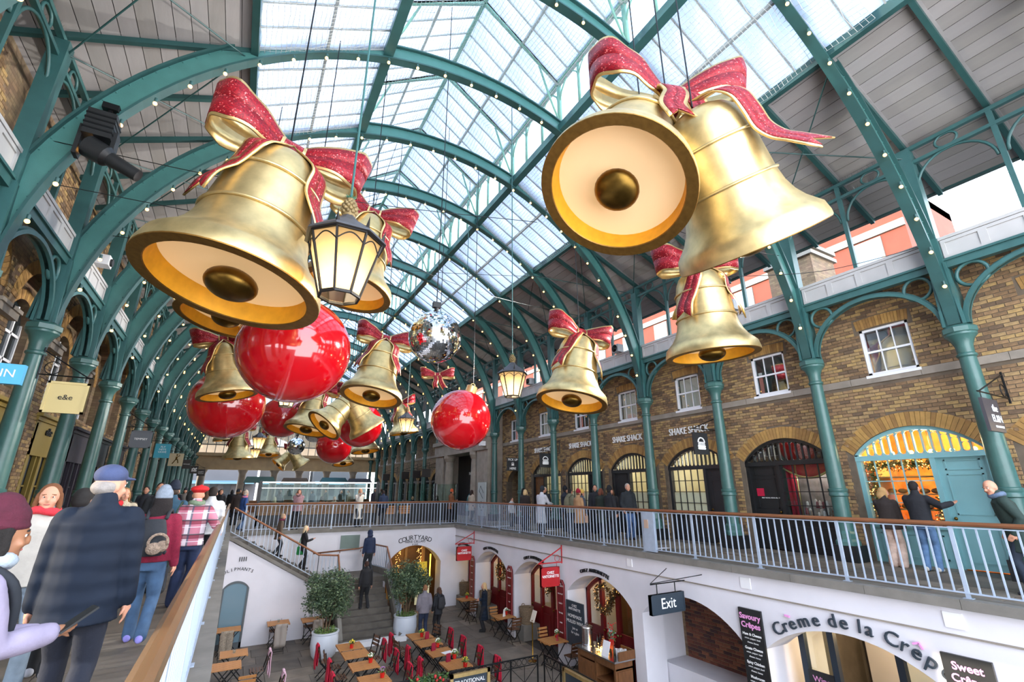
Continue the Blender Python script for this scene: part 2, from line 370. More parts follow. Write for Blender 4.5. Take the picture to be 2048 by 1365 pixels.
# ================================================================ floors
def slabs(parent, x0, x1, y0, y1, z, along='y', wmin=.5, wmax=.8, lmin=.7, lmax=1.3, limit=290):
    meshes = {}; lst = []; p = x0 if along == 'y' else y0; e = x1 if along == 'y' else y1
    while p < e - .05:
        wd = min(random.choice((.5, .6, .7, .8)) * (wmax / .8), e - p); q = (y0 if along == 'y' else x0) - random.random(); qe = y1 if along == 'y' else x1
        while q < qe:
            ln = random.choice((.7, .9, 1.1, 1.3)) * (lmax / 1.3); a, b = max(q, y0 if along == 'y' else x0), min(q + ln, qe)
            if b - a > .05: lst.append((p, p + wd, a, b) if along == 'y' else (a, b, p, p + wd))
            q += ln
        p += wd
    vis = sorted((pix(((a + b) / 2, (c + d) / 2, z))[2], i) for i, (a, b, c, d) in enumerate(lst) if inframe(((a + b) / 2, (c + d) / 2, z), 60))
    own = set(i for _, i in vis[:limit]); rest = MB()
    for i, (a, b, c, d) in enumerate(lst):
        mb = MB() if i in own else rest; h = random.uniform(-.006, .006); g = .007; k = random.randrange(4); mb.mi = 0 if i in own else k
        x, y = ((a + b) / 2, (c + d) / 2) if i in own else (0, 0)
        mb.box(a + g - x, b - g - x, c + g - y, d - g - y, z - .03, z + h)
        if i in own: mb.build('paving_slab', slab_ms[k], parent, loc=(x, y, 0))
    if rest.v: rest.build('paving', slab_ms, parent, kind='stuff')
LF = -3.65
fl = empty('floor', label='worn stone paving of the upper walkways', kind='structure')
b = MB(); b.box(-4.75, .02, -6, YE + 6, -.4, -.012); b.box(10.2, 13.7, -6, YE + 6, -.4, -.012); b.box(.02, 10.2, 23.75, YE + 6, -.4, -.012); b.build('paving_bed', joint_m, fl)
slabs(fl, -4.75, -.2, 0.2, 24, 0, limit=170); slabs(fl, 10.3, 13.6, -2, 26, 0, limit=130)
fl2 = empty('floor', label='flagstone floor of the sunken courtyard', kind='structure')
b = MB(); b.box(-.1, 14.4, -6, 26, LF - .3, LF - .012); b.build('paving_bed', joint_m, fl2)
slabs(fl2, .03, 10.0, 8, 23.4, LF, 'x', 1.0, 1.2, .9, 1.6, limit=200)
bs = MB(); bs.box(-4.75, 13.7, 24, YE + 20, -.012, 0); bs.box(-4.75, -.2, -6, .2, -.02, 0); bs.build('paving_far', slab_ms[0], fl)
cop = empty('trim_1', label='grey stone coping around the edge of the courtyard', kind='structure')
b = MB()
def coping(x0, x1, y0, y1, ax):
    L = y1 - y0 if ax == 'y' else x1 - x0; n = max(1, round(L / 1.3))
    for i in range(n):
        m = MB(); a = (y0 if ax == 'y' else x0) + L * i / n + .003; c = (y0 if ax == 'y' else x0) + L * (i + 1) / n - .003
        m.box(*((x0, x1, a, c) if ax == 'y' else (a, c, y0, y1)), -.13, .012); m.build('coping_stone', stone_dk, cop)
coping(-.34, .05, -3, 21.3, 'y'); coping(9.86, 10.3, -3, 23.36, 'y'); coping(.05, 10.3, 23.36, 23.8, 'x'); coping(-.34, .05, 21.3, 23.8, 'y')
# ================================================================ sunken courtyard walls
def FR(X, s=-1): return lambda u, z, d: (X - s * d, u, z)          # wall facing s along X
def FY(Y): return lambda u, z, d: (u, Y + d, z)
LAR = [op(c, h, LF, -1.5, -.88) for c, h in ((19.5, 1.5), (16.02, 1.45), (12.45, 1.5), (9.05, 1.5), (5.45, 1.6), (1.9, 1.5))] + [op(22.45, .95, LF, -1.45, -.95)]
wr = empty('wall_right', label='white rendered courtyard wall with a row of low arches', kind='structure')
b = MB(); wall_mesh(b, FR(9.95), -3, 23.4, LF, -.12, LAR, .75); b.build('render', render_w, wr)
b = MB(); b.box(9.925, 9.96, -3, 23.4, -.53, -.505); b.build('cornice_line', stone, wr)
for y0, y1, z0, z1 in ((7.18, 7.42, -.42, -.2), (3.64, 3.88, -.42, -.2), (10.8, 11.0, -.42, -.22)):
    b = MB(); b.box(9.93, 9.96, y0, y1, z0, z1); b.build('blank_panel', white_paint, wr)
wf = empty('wall_far', label='white rendered wall at the head of the courtyard with one arch', kind='structure')
b = MB(); wall_mesh(b, FY(23.4), .03, 9.95, LF, -.12, [op(7.88, 1.33, LF, -1.65, -.86)], .7); b.build('render', render_w, wf)
wl_ = MB(); wl_.box(-.3, .03, -3, 23.4, LF, -.12); tag(wl_.build('wall_left', render_w), 'white rendered wall below the near walkway', kind='structure')
bk = MB(); bk.box(11.6, 11.7, 7.4, 10.7, LF, 0); bk.build('wall_back', brick_tex).update_tag(); tag(bpy.data.objects['wall_back'], 'dark red brick end wall seen through the exit arch', kind='structure')
# dark red brick inside the exit arch: real bricks
redb = [mat('dark_red_brick_%d' % i, c, .85, var=(14, .2), bump=(40, .4, .006)) for i, c in enumerate(('#6a3a2c', '#57302a', '#7b4a36', '#41282a'))]
FX = FR(11.6); lay_bricks(bpy.data.objects['wall_back'], FX, brick_course(7.45, 10.6, LF + .9, -.75, []), 300, redb)
b = MB(); b.box(10.7, 12, 3.9, 4.0, LF, 0); b.box(10.7, 12.2, 7.15, 7.4, LF, 0); b.box(10.7, 12.2, 10.7, 10.9, LF, 0); b.box(10.7, 12.2, 14, 14.5, LF, 0); b.box(10.7, 12.2, 17.6, 17.9, LF, 0); b.box(10.7, 12.2, 21, 21.4, LF, 0)
b.box(14.2, 14.3, 2, 7.3, LF, 0);
b.box(10.4, 14.3, 3.9, 23.4, -.13, -.1)
tag(b.build('wall_partition', render_w), 'white partition walls inside the cellar arches', kind='structure')
b = MB(); b.box(10.72, 11.6, 7.42, 10.68, LF, LF + .9); tag(b.build('wall_sill', render_w), 'white ledge at the foot of the brick in the exit arch', kind='structure')
b = MB(); b.box(6.3, 9.5, 25.6, 25.7, LF, 0); b.box(6.3, 6.4, 24.1, 25.7, LF, 0); b.box(9.4, 9.5, 24.1, 25.7, LF, 0); b.box(6.3, 9.5, 24.1, 25.7, -.8, -.75); b.box(12.1, 12.2, 10.7, 23.6, LF, 0); b.box(10.0, 12.2, 23.42, 23.6, LF, -.13)
tag(b.build('wall_cellar', mat('umber_cellar', '#6b4a26', .8, var=(2, .3))), 'umber walls of the wine cellar behind the far arch', kind='structure')
# ================================================================ stairs
st = empty('floor_stairs', label='grey stone stairs rising from the courtyard to the walkway', kind='structure')
tread_m = mat('worn_stair_stone', '#5b554d', .75, var=(3, .25), bump=(14, .3, .01))
NZ = 9; LZ = -1.78
for i in range(NZ):                                               # lower flight climbs away from the camera
    z = LF + (LZ - LF) * (i + 1) / (NZ + 1); y0 = 19.4 + .24 * i; sk = .05 * i
    b = MB(); b.box(4.02 + sk * .4, 6.0 - sk * .3, y0, 21.75, z - .19, z); b.build('stair_tread', tread_m, st)
b = MB(); b.box(3.2, 6.05, 21.5, 23.4, LZ - .2, LZ); b.build('stair_landing', tread_m, st)
for i in range(9):
    z = LZ - LZ * (i + 1) / 10; x1 = 3.25 - .32 * i
    b = MB(); b.box(.04, x1, 21.45, 23.4, z - .18, z); b.build('stair_tread', tread_m, st)
sw = MB()                                                         # white wall below the upper flight, facing the camera
sw.poly([(.03, 21.3, LF), (3.55, 21.3, LF), (3.55, 21.3, -1.95), (3.2, 21.3, -1.9), (.03, 21.3, -.1)], (0, 1, 0), .14)
sw.box(3.55, 4.05, 19.5, 21.44, LF, LF + .12)
dw = MB(); tag(sw.build('wall_stair', render_w), 'white wall under the upper flight of stairs', kind='structure')
b = MB(); b.bar((.03, 21.34, .0), (3.25, 21.34, -1.86), .26, .1); b.bar((3.2, 21.34, -1.85), (4.0, 21.34, -1.85), .26, .1)
b.bar((4.0, 21.3, -1.8), (3.98, 19.4, -3.5), .14, .3); b.bar((6.1, 21.6, -1.75), (6.12, 19.3, -3.55), .16, .36); b.bar((6.1, 21.6, -1.75), (5.9, 23.3, -1.75), .16, .4)
tag(b.build('trim_2', stone_dk), 'grey stone strings along the stairs', kind='structure')
b = MB(); b.box(3.5, 6.3, 19.1, 19.42, LF, LF + .16); tag(b.build('trim_3', white_paint), 'white painted bottom step of the stairs', kind='structure')
# ================================================================ cast iron: columns, arcades, roof arches
D_COL = 8.5; parapet_m = mat('off_white_parapet_paint', '#b4b3b2', .6, var=(2, .06))
def SX(s, d): return XC + s * d
def column_proto():
    e = empty('iron_column')
    b = MB(); b.box(-.27, .27, -.27, .27, 0, .36); b.build('plinth', black, e)
    b = MB(); b.lathe([(.27, .36), (.27, .44), (.23, .5), (.23, .62), (.19, .68)], 8); b.build('base', column_m, e)
    b = MB(); b.lathe([(.18, .6), (.18, 1.5), (.172, 2.6), (.14, 4.32)], 20, cap=False); b.build('shaft', column_m, e, True)
    b = MB(); b.lathe([(.18, 1.46), (.21, 1.48), (.21, 1.53), (.195, 1.56), (.21, 1.59), (.21, 1.64), (.178, 1.66)], 20, cap=False); b.lathe([(.14, 4.26), (.17, 4.29), (.17, 4.33), (.14, 4.36)], 20, cap=False); b.build('collar', column_m, e, .6)
    b = MB(); b.lathe([(.14, 4.34), (.15, 4.52), (.2, 4.66), (.27, 4.74), (.27, 4.78)], 20, cap=False); b.lathe([(.27, 4.77), (.3, 4.8), (.3, 4.9), (.24, 4.95), (.0, 4.95)], 8, cap=False); b.build('capital', column_m, e, .6)
    b = MB(); b.lathe([(.2, 4.94), (.25, 5.6), (.2, 6.4)], 4, Matrix.Rotation(PI / 4, 4, 'Z')); b.box(-.13, .13, -.13, .13, 6.3, 9.45)
    for sx_ in (-1, 1):
        for sy_ in (-1, 1): b.bar((.17 * sx_, .17 * sy_, 4.95), (.13 * sx_, .13 * sy_, 6.4), .05, .05)
    b.build('post', iron, e); return e
def arcade_proto(s):
    """one bay of the arcade between two columns, centred on y=0; s points outwards"""
    e = empty('arcade_bay'); h = P / 2 - .14
    b = MB(); ao = arc((0, 0, 4.98), h, 0, PI, 24); ai = arc((0, 0, 4.98), h - .09, 0, PI, 24)
    ao = [p * 1 if True else p for p in ao]; f = lambda q: [Vector((p.x, p.y, 4.98 + (p.z - 4.98) * .87)) for p in q]
    ao, ai = f(ao), f(ai); o1 = [p + Vector((-.09, 0, 0)) for p in ao]; i1 = [p + Vector((-.09, 0, 0)) for p in ai]; b.strip(o1, i1, .18); b.build('arch_bar', iron, e)
    b = MB(); fo = [p + Vector((-.03, 0, .0)) for p in ao]; fi = [p + Vector((-.03, 0, 0)) for p in ai]
    b.strip([p + Vector((0, 0, .05)) for p in fo], fi, .06); b.build('arch_moulding', iron_dk, e)
    for y in (-1.06, 1.06):
        b = MB(); b.tube([(0, y + .26 * math.cos(t), 6.02 + .26 * math.sin(t)) for t in [2 * PI * i / 20 for i in range(20)]], .04, 6, closed=True); b.build('spandrel_ring', iron, e, True)
    b = MB(); b.box(-.08, .08, -P / 2, P / 2, 6.28, 6.44); b.box(-.12, .12, -P / 2, P / 2, 6.44, 6.49); b.build('beam', iron, e)
    b = MB(); b.box(-.03, .05, -P / 2 + .12, P / 2 - .12, 6.49, 6.97); b.box(-.07, .09, -P / 2 + .1, P / 2 - .1, 6.95, 7.02); b.build('parapet', parapet_m, e)
    n = 4; W = (P - .3) / n
    for i in range(n):
        y0 = -P / 2 + .15 + W * i; b = MB()
        for (a, c, z0, z1) in ((y0, y0 + .07, 6.5, 6.94), (y0 + W - .07, y0 + W, 6.5, 6.94), (y0, y0 + W, 6.5, 6.57), (y0, y0 + W, 6.87, 6.94)): b.box(-.055, -.03, a, c, z0, z1)
        b.build('parapet_panel', parapet_m, e)
    b = MB(); b.box(-.045, .045, -.045, .045, 7.0, 9.5); b.build('mid_post', iron, e)
    b = MB(); b.box(-.05, .05, -P / 2, P / 2, 9.06, 9.14); b.box(-.05, .05, -P / 2, P / 2, 9.44, 9.53); b.build('upper_rail', iron, e)
    b = MB(); hh = P / 4 - .08
    for c in (-P / 4, P / 4):
        a = arc((0, c, 8.38), hh, 0, PI, 16); b.tube(a, .032, 6)
    b.build('bracket_arch', iron, e, True)
    for y in (-P / 4, P / 4):
        b = MB(); b.tube([(0, y + .2 * math.cos(t), 9.29 + .165 * math.sin(t)) for t in [2 * PI * i / 16 for i in range(16)]], .028, 6, closed=True); b.build('rail_ring', iron, e, True)
    return e
RC, RZ = 8.35, 4.4
def rib_proto(solo):
    e = empty('roof_arch'); a0, a1 = math.radians(4), math.radians(176); n = 64
    def ring(r, w, t):
        b = MB(); i = arc((XC, 0, RZ), r, a0, a1, n, (1, 0, 0)); o = arc((XC, 0, RZ), r + t, a0, a1, n, (1, 0, 0))
        b.strip([p + Vector((0, -w / 2, 0)) for p in i], [p + Vector((0, -w / 2, 0)) for p in o], w); return b
    ring(RC + .04, .06, .4).build('web', iron_skylit, e); ring(RC, .22, .045).build('lower_flange', iron_dk, e); ring(RC + .42, .22, .045).build('upper_flange', iron_dk, e)
    bb = MB(); bo = MB()
    nb = 30; bq = MB().ball((0, 0, -.02), .038, 10, 6); bq.mi = 1; bq.lathe([(.022, .0), (.03, .04), (.03, .1)], 8); mesh_b = bq.mesh('bulb', [bulb_m, iron_dk], .8)
    for i in range(nb):
        t = math.radians(7 + 166 * (i + .5) / nb); p = Vector((XC + (RC - .13) * math.cos(t), -.1, RZ + (RC - .13) * math.sin(t)))
        if solo: mobj('bulb', mesh_b, e, p)
        else: bb.ball(p, .035, 8, 5); bb.lathe([(.02, .02), (.026, .1)], 6, Matrix.Translation(p))
    if not solo: bb.build('bulbs', bulb_m, e, True, kind='stuff')
    # rivets along the web
    b = MB()
    for i in range(90):
        t = math.radians(5 + 170 * i / 89)
        for rr in (RC + .075, RC + .39):
            p = Vector((XC + rr * math.cos(t), -.035, RZ + rr * math.sin(t))); b.add([p + Vector((-.015, 0, -.015)), p + Vector((.015, 0, -.015)), p + Vector((.015, 0, .015)), p + Vector((-.015, 0, .015)), p + Vector((0, -.02, 0))], [(0, 1, 4), (1, 2, 4), (2, 3, 4), (3, 0, 4)])
    b.build('rivets', iron_skylit, e, kind='stuff'); return e
PORTAL = (8, 9)                                                   # columns of the right arcade replaced by the stone portal
colp = column_proto(); rib_near = rib_proto(True); rib_far = rib_proto(False); arcR = arcade_proto(1)
arcF = empty('arcade_bay'); q_ = {}
for ch in arcR.children:
    me = ch.data; key = me.materials[0]; q_.setdefault(key, MB()); q_[key].add([v.co for v in me.vertices], [tuple(p.vertices) for p in me.polygons])
for key, mb in q_.items(): mb.build('parapet' if key == parapet_m else 'ironwork', key, arcF)
first = True; used = {'a': False, 'n': False, 'f': False}
for s, nm in ((1, 'right'), (-1, 'left')):
    i = 0
    for k in range(K0, K1 + 1):
        if (s == 1 and k in PORTAL) or k < (-1 if s == 1 else 1): continue
        o = colp if first else copy_tree(colp); first = False
        o.location = (SX(s, D_COL), yk(k), 0)
        vis = inframe((SX(s, D_COL), yk(k), 4.5), 40)
        if not vis and k < 3: tag(o, 'green cast iron column of the %s arcade, outside the picture' % nm, 'column', 'columns of the %s arcade' % nm)
        else:
            tag(o, '%s green cast iron column in view along the %s arcade' % (ORD[i] if i < len(ORD) else 'far', nm), 'column', 'columns of the %s arcade' % nm); i += 1
    j = 0
    for k in range(-1, K1):
        if k < 8: o = arcR if not used['a'] else copy_tree(arcR); used['a'] = True
        else: o = arcF if not used.get('b') else copy_tree(arcF); used['b'] = True
        o.location = (SX(s, D_COL), yk(k) + P / 2, 0); o.rotation_euler.z = 0 if s == 1 else PI
        tag(o, '%s bay of green iron arcade and white parapet along the %s side' % (ORD[j], nm), 'arcade', 'arcade bays of the %s side' % nm); j += 1
j = 0
for k in range(K0, K1 + 1):
    if 0 <= k < 8: o = rib_near if not used['n'] else copy_tree(rib_near); used['n'] = True
    else: o = rib_far if not used['f'] else copy_tree(rib_far); used['f'] = True
    o.location = (0, yk(k), 0); tag(o, '%s green iron roof arch with festoon bulbs, spanning the hall' % ORD[j], 'roof arch', 'iron arches of the roof'); j += 1
# ================================================================ roof
P1 = (5.59, 11.03); P2 = (2.75, 12.67); P3 = (2.75, 14.35); RG = (0, 16.3); EV = (10.25, 8.98)
YA, YB = yk(K0), yk(K1)
def lerp(a, b, t): return (a[0] + (b[0] - a[0]) * t, a[1] + (b[1] - a[1]) * t)
spike = MB()
for s, nm in ((1, 'right'), (-1, 'left')):
    ce = empty('ceiling_' + nm, label='white boarded roof slope above the %s arcade' % nm, kind='structure')
    NB = 17; L = math.hypot(EV[0] - P1[0], EV[1] - P1[1]); ux, uz = s * (EV[0] - P1[0]) / L, (EV[1] - P1[1]) / L
    nx, nz = -uz, ux
    if nz < 0: nx, nz = -nx, -nz
    W = L / NB; ang = math.atan2(uz, ux)
    def bm(mm):
        b = MB(); M_ = Matrix.Rotation(-ang, 4, 'Y'); b.cbox((0, 0, .02), (W - .012, P - .006, .03), M_); return b.mesh('board', mm)
    ms = [bm(board_m), bm(board_m2)]; rest = MB()
    for k in range(K0, K1):
        for i in range(NB):
            t = (i + .5) / NB; x, z = lerp(P1, EV, t); c = (SX(s, x), yk(k) + P / 2, z)
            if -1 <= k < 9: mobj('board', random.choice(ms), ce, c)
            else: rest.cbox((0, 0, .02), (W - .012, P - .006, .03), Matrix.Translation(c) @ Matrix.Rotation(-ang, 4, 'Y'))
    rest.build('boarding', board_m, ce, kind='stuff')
    b = MB(); c0 = Vector((SX(s, P1[0]), 0, P1[1])); c1 = Vector((SX(s, EV[0]), 0, EV[1])); nn = Vector((nx, 0, nz))
    a, d = c0 + nn * .07, c1 + nn * .07; b.poly([(a.x, YA, a.z), (d.x, YA, d.z), (d.x, YB, d.z), (a.x, YB, a.z)], nn, .05); b.build('roof_deck', charcoal, ce)
    mr = MB(); mr.bar(c0 - nn * .07, c1 - nn * .07, .1, .15, up=nn); mesh_r = mr.mesh('rafter', iron_dk)
    wr_ = MB(); wr_.bar(c0 - nn * .0, c1 - nn * .0, .2, .02, up=nn); mesh_w = wr_.mesh('rafter_fillet', board_m)
    for k2 in range(2 * K0, 2 * K1 + 1):
        y = 3.5 + P / 2 * k2
        if -2 < y < 40: o = mobj('rafter', mesh_r, ce, (0, y, 0)); mobj('rafter_fillet', mesh_w, o)
    b = MB(); b.bar((SX(s, P1[0]), YA, P1[1] - .1), (SX(s, P1[0]), YB, P1[1] - .1), .14, .26); b.build('purlin', iron_dk, ce)
    b = MB(); b.box(SX(s, EV[0]) - .06, SX(s, EV[0]) + .06, YA, YB, EV[1] - .02, EV[1] + .14); b.build('gutter', iron_dk, ce)
    for k in range(0, 7):                                         # crossed tie rods below the boards
        for a_, b_ in ((0, 1), (1, 0)):
            p = Vector((SX(s, P1[0] + .15), yk(k) + P * a_, P1[1] - .32)); q = Vector((SX(s, D_COL - .1), yk(k) + P * b_, 9.25)); mb = MB(); mb.tube([p, q], .016, 6); mb.build('tie_rod', iron_dk, ce)
    # bird spikes on the rails
    for k in range(0, 5):
        for z in (9.15, 9.54):
            y = yk(k) + .1
            while y < yk(k + 1) - .1:
                x = SX(s, D_COL); dx = random.uniform(-.05, .05); spike.add([(x - .004, y - .004, z), (x + .004, y - .004, z), (x, y + .005, z), (x + dx, y + random.uniform(-.03, .03), z + .12)], [(0, 1, 3), (1, 2, 3), (2, 0, 3)]); y += .035
    # glazed slopes
    for nmw, A, B_, rows, mt in (('low', P1, P2, 2, sky_glass), ('high', P3, RG, 2, sky_glass)):
        wn_ = {('right', 'low'): 1, ('left', 'low'): 2, ('right', 'high'): 3, ('left', 'high'): 4}[(nm, nmw)]
        we = empty('window_%d' % wn_, label='%s glazed slope of the roof %s' % (nm, 'between boards and lantern' if nmw == 'low' else 'of the raised lantern'), kind='structure')
        SL = math.hypot(B_[0] - A[0], B_[1] - A[1]); an = math.atan2(B_[1] - A[1], s * (B_[0] - A[0])); NP = 5; rest = MB()
        pm = MB(); pm.cbox((0, 0, 0), (SL / rows - .03, P / NP - .03, .012), Matrix.Rotation(-an, 4, 'Y')); pmm = pm.mesh('pane', mt)
        bars = MB(); low = Vector((SX(s, A[0]), 0, A[1])); hi = Vector((SX(s, B_[0]), 0, B_[1]))
        for k in range(K0, K1):
            for j in range(NP):
                y = yk(k) + P * (j + .5) / NP
                bars.bar(low + Vector((0, yk(k) + P * j / NP, 0)), hi + Vector((0, yk(k) + P * j / NP, 0)), .035 if j else .09, .07 if j else .12)
                for r in range(rows):
                    q = low.lerp(hi, (r + .5) / rows)
                    if 0 <= k < 9: mobj('pane', pmm, we, (q.x, y, q.z))
                    else: rest.cbox((0, 0, 0), (SL / rows - .03, P / NP - .03, .012), Matrix.Translation((q.x, y, q.z)) @ Matrix.Rotation(-an, 4, 'Y'))
        for r in range(rows + 1):
            q = low.lerp(hi, r / rows); bars.bar((q.x, YA, q.z - .03), (q.x, YB, q.z - .03), .1 if r in (0, rows) else .07, .1)
        bars.build('glazing_bars', mat('pale_glazing_bar', '#b4bab4', .6, var=(4, .1)) if nmw == 'high' else mat('grey_glazing_bar', '#9aa0a0', .6, var=(4, .1)), we)
        rest.build('pane_run', mt, we, kind='stuff')
    # lantern side: beam, posts with fan brackets, clear panes
    le = empty('window_%d' % (5 if s == 1 else 6), label='%s upright side of the roof lantern with fan brackets' % nm, kind='structure')
    x = SX(s, P2[0]); b = MB(); b.box(x - .12, x + .12, YA, YB, P2[1] - .3, P2[1] - .04); b.build('lantern_beam', iron, le)
    b = MB(); b.box(x - .08, x + .08, YA, YB, P3[1] - .02, P3[1] + .12); b.build('lantern_plate', iron_lt, le)
    pp_ = MB(); pp_.box(-.035, .035, -.035, .035, P2[1] - .1, P3[1])
    for sg in (-1, 1): pp_.tube([(0, 0, P3[1] - .55), (0, .12 * sg, P3[1] - .3), (0, .34 * sg, P3[1] - .06)], .022, 6)
    mp_ = pp_.mesh('lantern_post', iron_lt, True)
    big = MB(); big.box(-.05, .05, -.06, .06, P2[1] - .1, P3[1])
    for sg in (-1, 1): big.tube([(0, 0, P3[1] - .8), (0, .14 * sg, P3[1] - .4), (0, .42 * sg, P3[1] - .06)], .032, 6)
    big.tube([(-.0, 0, P2[1] + .1), (-s * .35, 0, P2[1] + .9), (-s * .75, 0, P3[1] + .38)], .035, 6); mbg = big.mesh('lantern_post', iron_lt, True)
    pn = MB(); pn.box(-.006, .006, -P / 6 + .04, P / 6 - .04, P2[1], P3[1]); mpn = pn.mesh('lantern_pane', clear_roof)
    fp = MB(); fg = MB()
    for k in range(K0, K1):
        for j in range(3):
            y = yk(k) + P * j / 3
            if 0 <= k < 8: mobj('lantern_post', mbg if j == 0 else mp_, le, (x, y, 0)); mobj('lantern_pane', mpn, le, (x + s * .06, y + P / 6, 0))
            else: fp.box(x - .04, x + .04, y - .04, y + .04, P2[1] - .1, P3[1]); fg.box(x + s * .06 - .006, x + s * .06 + .006, y + .04, y + P / 3 - .04, P2[1], P3[1])
    fp.build('lantern_post_run', iron_lt, le, kind='stuff'); fg.build('lantern_pane_run', clear_roof, le, kind='stuff')
    b = MB()                                                       # lantern rafters above each roof arch
    for k in range(K0, K1 + 1): b.bar((SX(s, P3[0]), yk(k), P3[1] + .03), (SX(s, 0), yk(k), RG[1] - .1), .09, .14)
    b.build('lantern_rafters', iron_lt, le)
tag(spike.build('bird_spikes', steel), 'rows of steel bird spikes on the upper arcade rails', 'spikes', kind='stuff')
b = MB(); b.box(XC - .06, XC + .06, YA, YB, RG[1] - .12, RG[1] + .06); tag(b.build('trim_4', iron_lt), 'ridge beam of the glazed lantern', kind='structure')
# netting slung below the glass, sagging in every bay
nb = MB()
def net(A, B_, off, sag, pitch, y0, y1):
    n = int(math.hypot(B_[0] - A[0], B_[1] - A[1]) / pitch); ny = int((y1 - y0) / pitch)
    def pt(i, y):
        t = i / n; x, z = lerp(A, B_, t); f = abs(math.sin(PI * (y - 3.5) / P)); g = math.sin(PI * min(max(t, 0), 1))
        return Vector((XC + x + .02 * math.sin(7 * y + i), y + .03 * math.sin(i * .7 + y * 2), z - off - sag * (f ** .5) * (.35 + .65 * g) - .03 * math.sin(i * .5 + y * 3.1)))
    def seg(p, q):
        d = (q - p).normalized(); u = Vector((0, 0, 1)); sd_ = d.cross(u).normalized() * .005; up = Vector((0, 0, .006))
        nb.add([p - sd_, p + sd_, p + up, q - sd_, q + sd_, q + up], [(0, 1, 4, 3), (1, 2, 5, 4), (2, 0, 3, 5)])
    for i in range(n + 1):
        pts = [pt(i, y0 + (y1 - y0) * j / (ny // 3)) for j in range(ny // 3 + 1)]
        for p, q in zip(pts[:-1], pts[1:]): seg(p, q)
    for j in range(ny + 1):
        y = y0 + (y1 - y0) * j / ny; pts = [pt(n * i / 8, y) for i in range(9)]
        for p, q in zip(pts[:-1], pts[1:]): seg(p, q)
for s in (1, -1):
    net((s * 5.5, P1[1]), (s * 2.9, P2[1]), .12, .12, .11, 2.5, 22.5)
    net((s * 2.6, P3[1] - .1), (0, RG[1] - .1), .2, .5, .12, 4.5, 20)
tag(nb.build('bird_netting', mat('nylon_netting', '#cfd3cf', .6)), 'pale bird netting slung below the glazed roof', 'netting', kind='stuff')
# ================================================================ brick walls either side
# ---- right: shops with segmental arches below sash windows
XW = 13.55; FW = FR(XW)
def bay(k): return yk(k) + P / 2
shop_ops = {}; wops = []
for k in range(-3, 17):
    if k in (7, 8, 9): continue
    c = bay(k); o = op(c, 1.28, 0, 2.45, 3.05) if k != 6 else op(c, .95, 0, 2.1, 2.75)
    shop_ops[k] = o; wops.append(o); wops.append(op(c, .53, 4.36, 5.56, 5.56))
for nm, u0, u1, ks in (('near', -6, yk(7), range(-3, 7)), ('far', yk(10), YE, range(10, 17))):
    ops = [o for o in wops if u0 <= (o['u0'] + o['u1']) / 2 <= u1]
    we = empty('wall_right_%s' % nm, label='brown stock brick wall of shops on the right, %s' % ('near half' if nm == 'near' else 'beyond the stone portal'), kind='structure')
    b = MB(); wall_mesh(b, FW, u0, u1, 0, 6.75, ops, .3); b.build('brick_core', mortar if nm == 'near' else brick_tex, we)
    if nm == 'near':
        bl = []
        band = [dict(u0=u0 - 1, u1=u1 + 1, z0=4.16, zs=4.35, za=4.35)]
        vo = [op((o['u0'] + o['u1']) / 2, (o['u1'] - o['u0']) / 2 + .14, -1, o['zs'] + .04, o['za'] + .33) for o in ops if o['z0'] < 1] + [op((o['u0'] + o['u1']) / 2, .64, 5.5, 5.86, 5.86) for o in ops if o['z0'] > 1]
        bl = brick_course(0, u1, 0.02, 6.7, ops + band + vo)
        # piers beside the doors below the arch rings
        bl += [q for q in brick_course(0, u1, 0.02, 2.44, ops) if not any(abs((q[0] + q[1]) / 2 - (v[0] + v[1]) / 2) < .12 and abs(q[2] - v[2]) < .03 for v in [])] if False else []
        lay_bricks(we, FW, bl, 300)
    for o in ops:
        if o['z0'] < 1: voussoirs(we, FW, o, .33, 34, nm == 'near' and 0 < o['u0'] < 8)
        else: voussoirs(we, FW, dict(u0=o['u0'] - .03, u1=o['u1'] + .03, zs=o['zs'] + .0, za=o['zs'] + .035), .27, 17, nm == 'near' and 0 < o['u0'] < 8)
    b = MB(); y = u0
    while y < u1: b.box(XW - .035, XW + .02, y + .004, min(y + 1.5, u1) - .004, 4.17, 4.345); y += 1.5
    b.build('string_course', stone, we)
b = MB(); b.box(XW - .4, XW + .35, -6, YE, 6.75, 6.8); b.box(XW, XW + 6, -6, YE, 6.6, 6.75); tag(b.build('ceiling_passage', charcoal), 'dark soffit over the right hand shops', kind='structure')
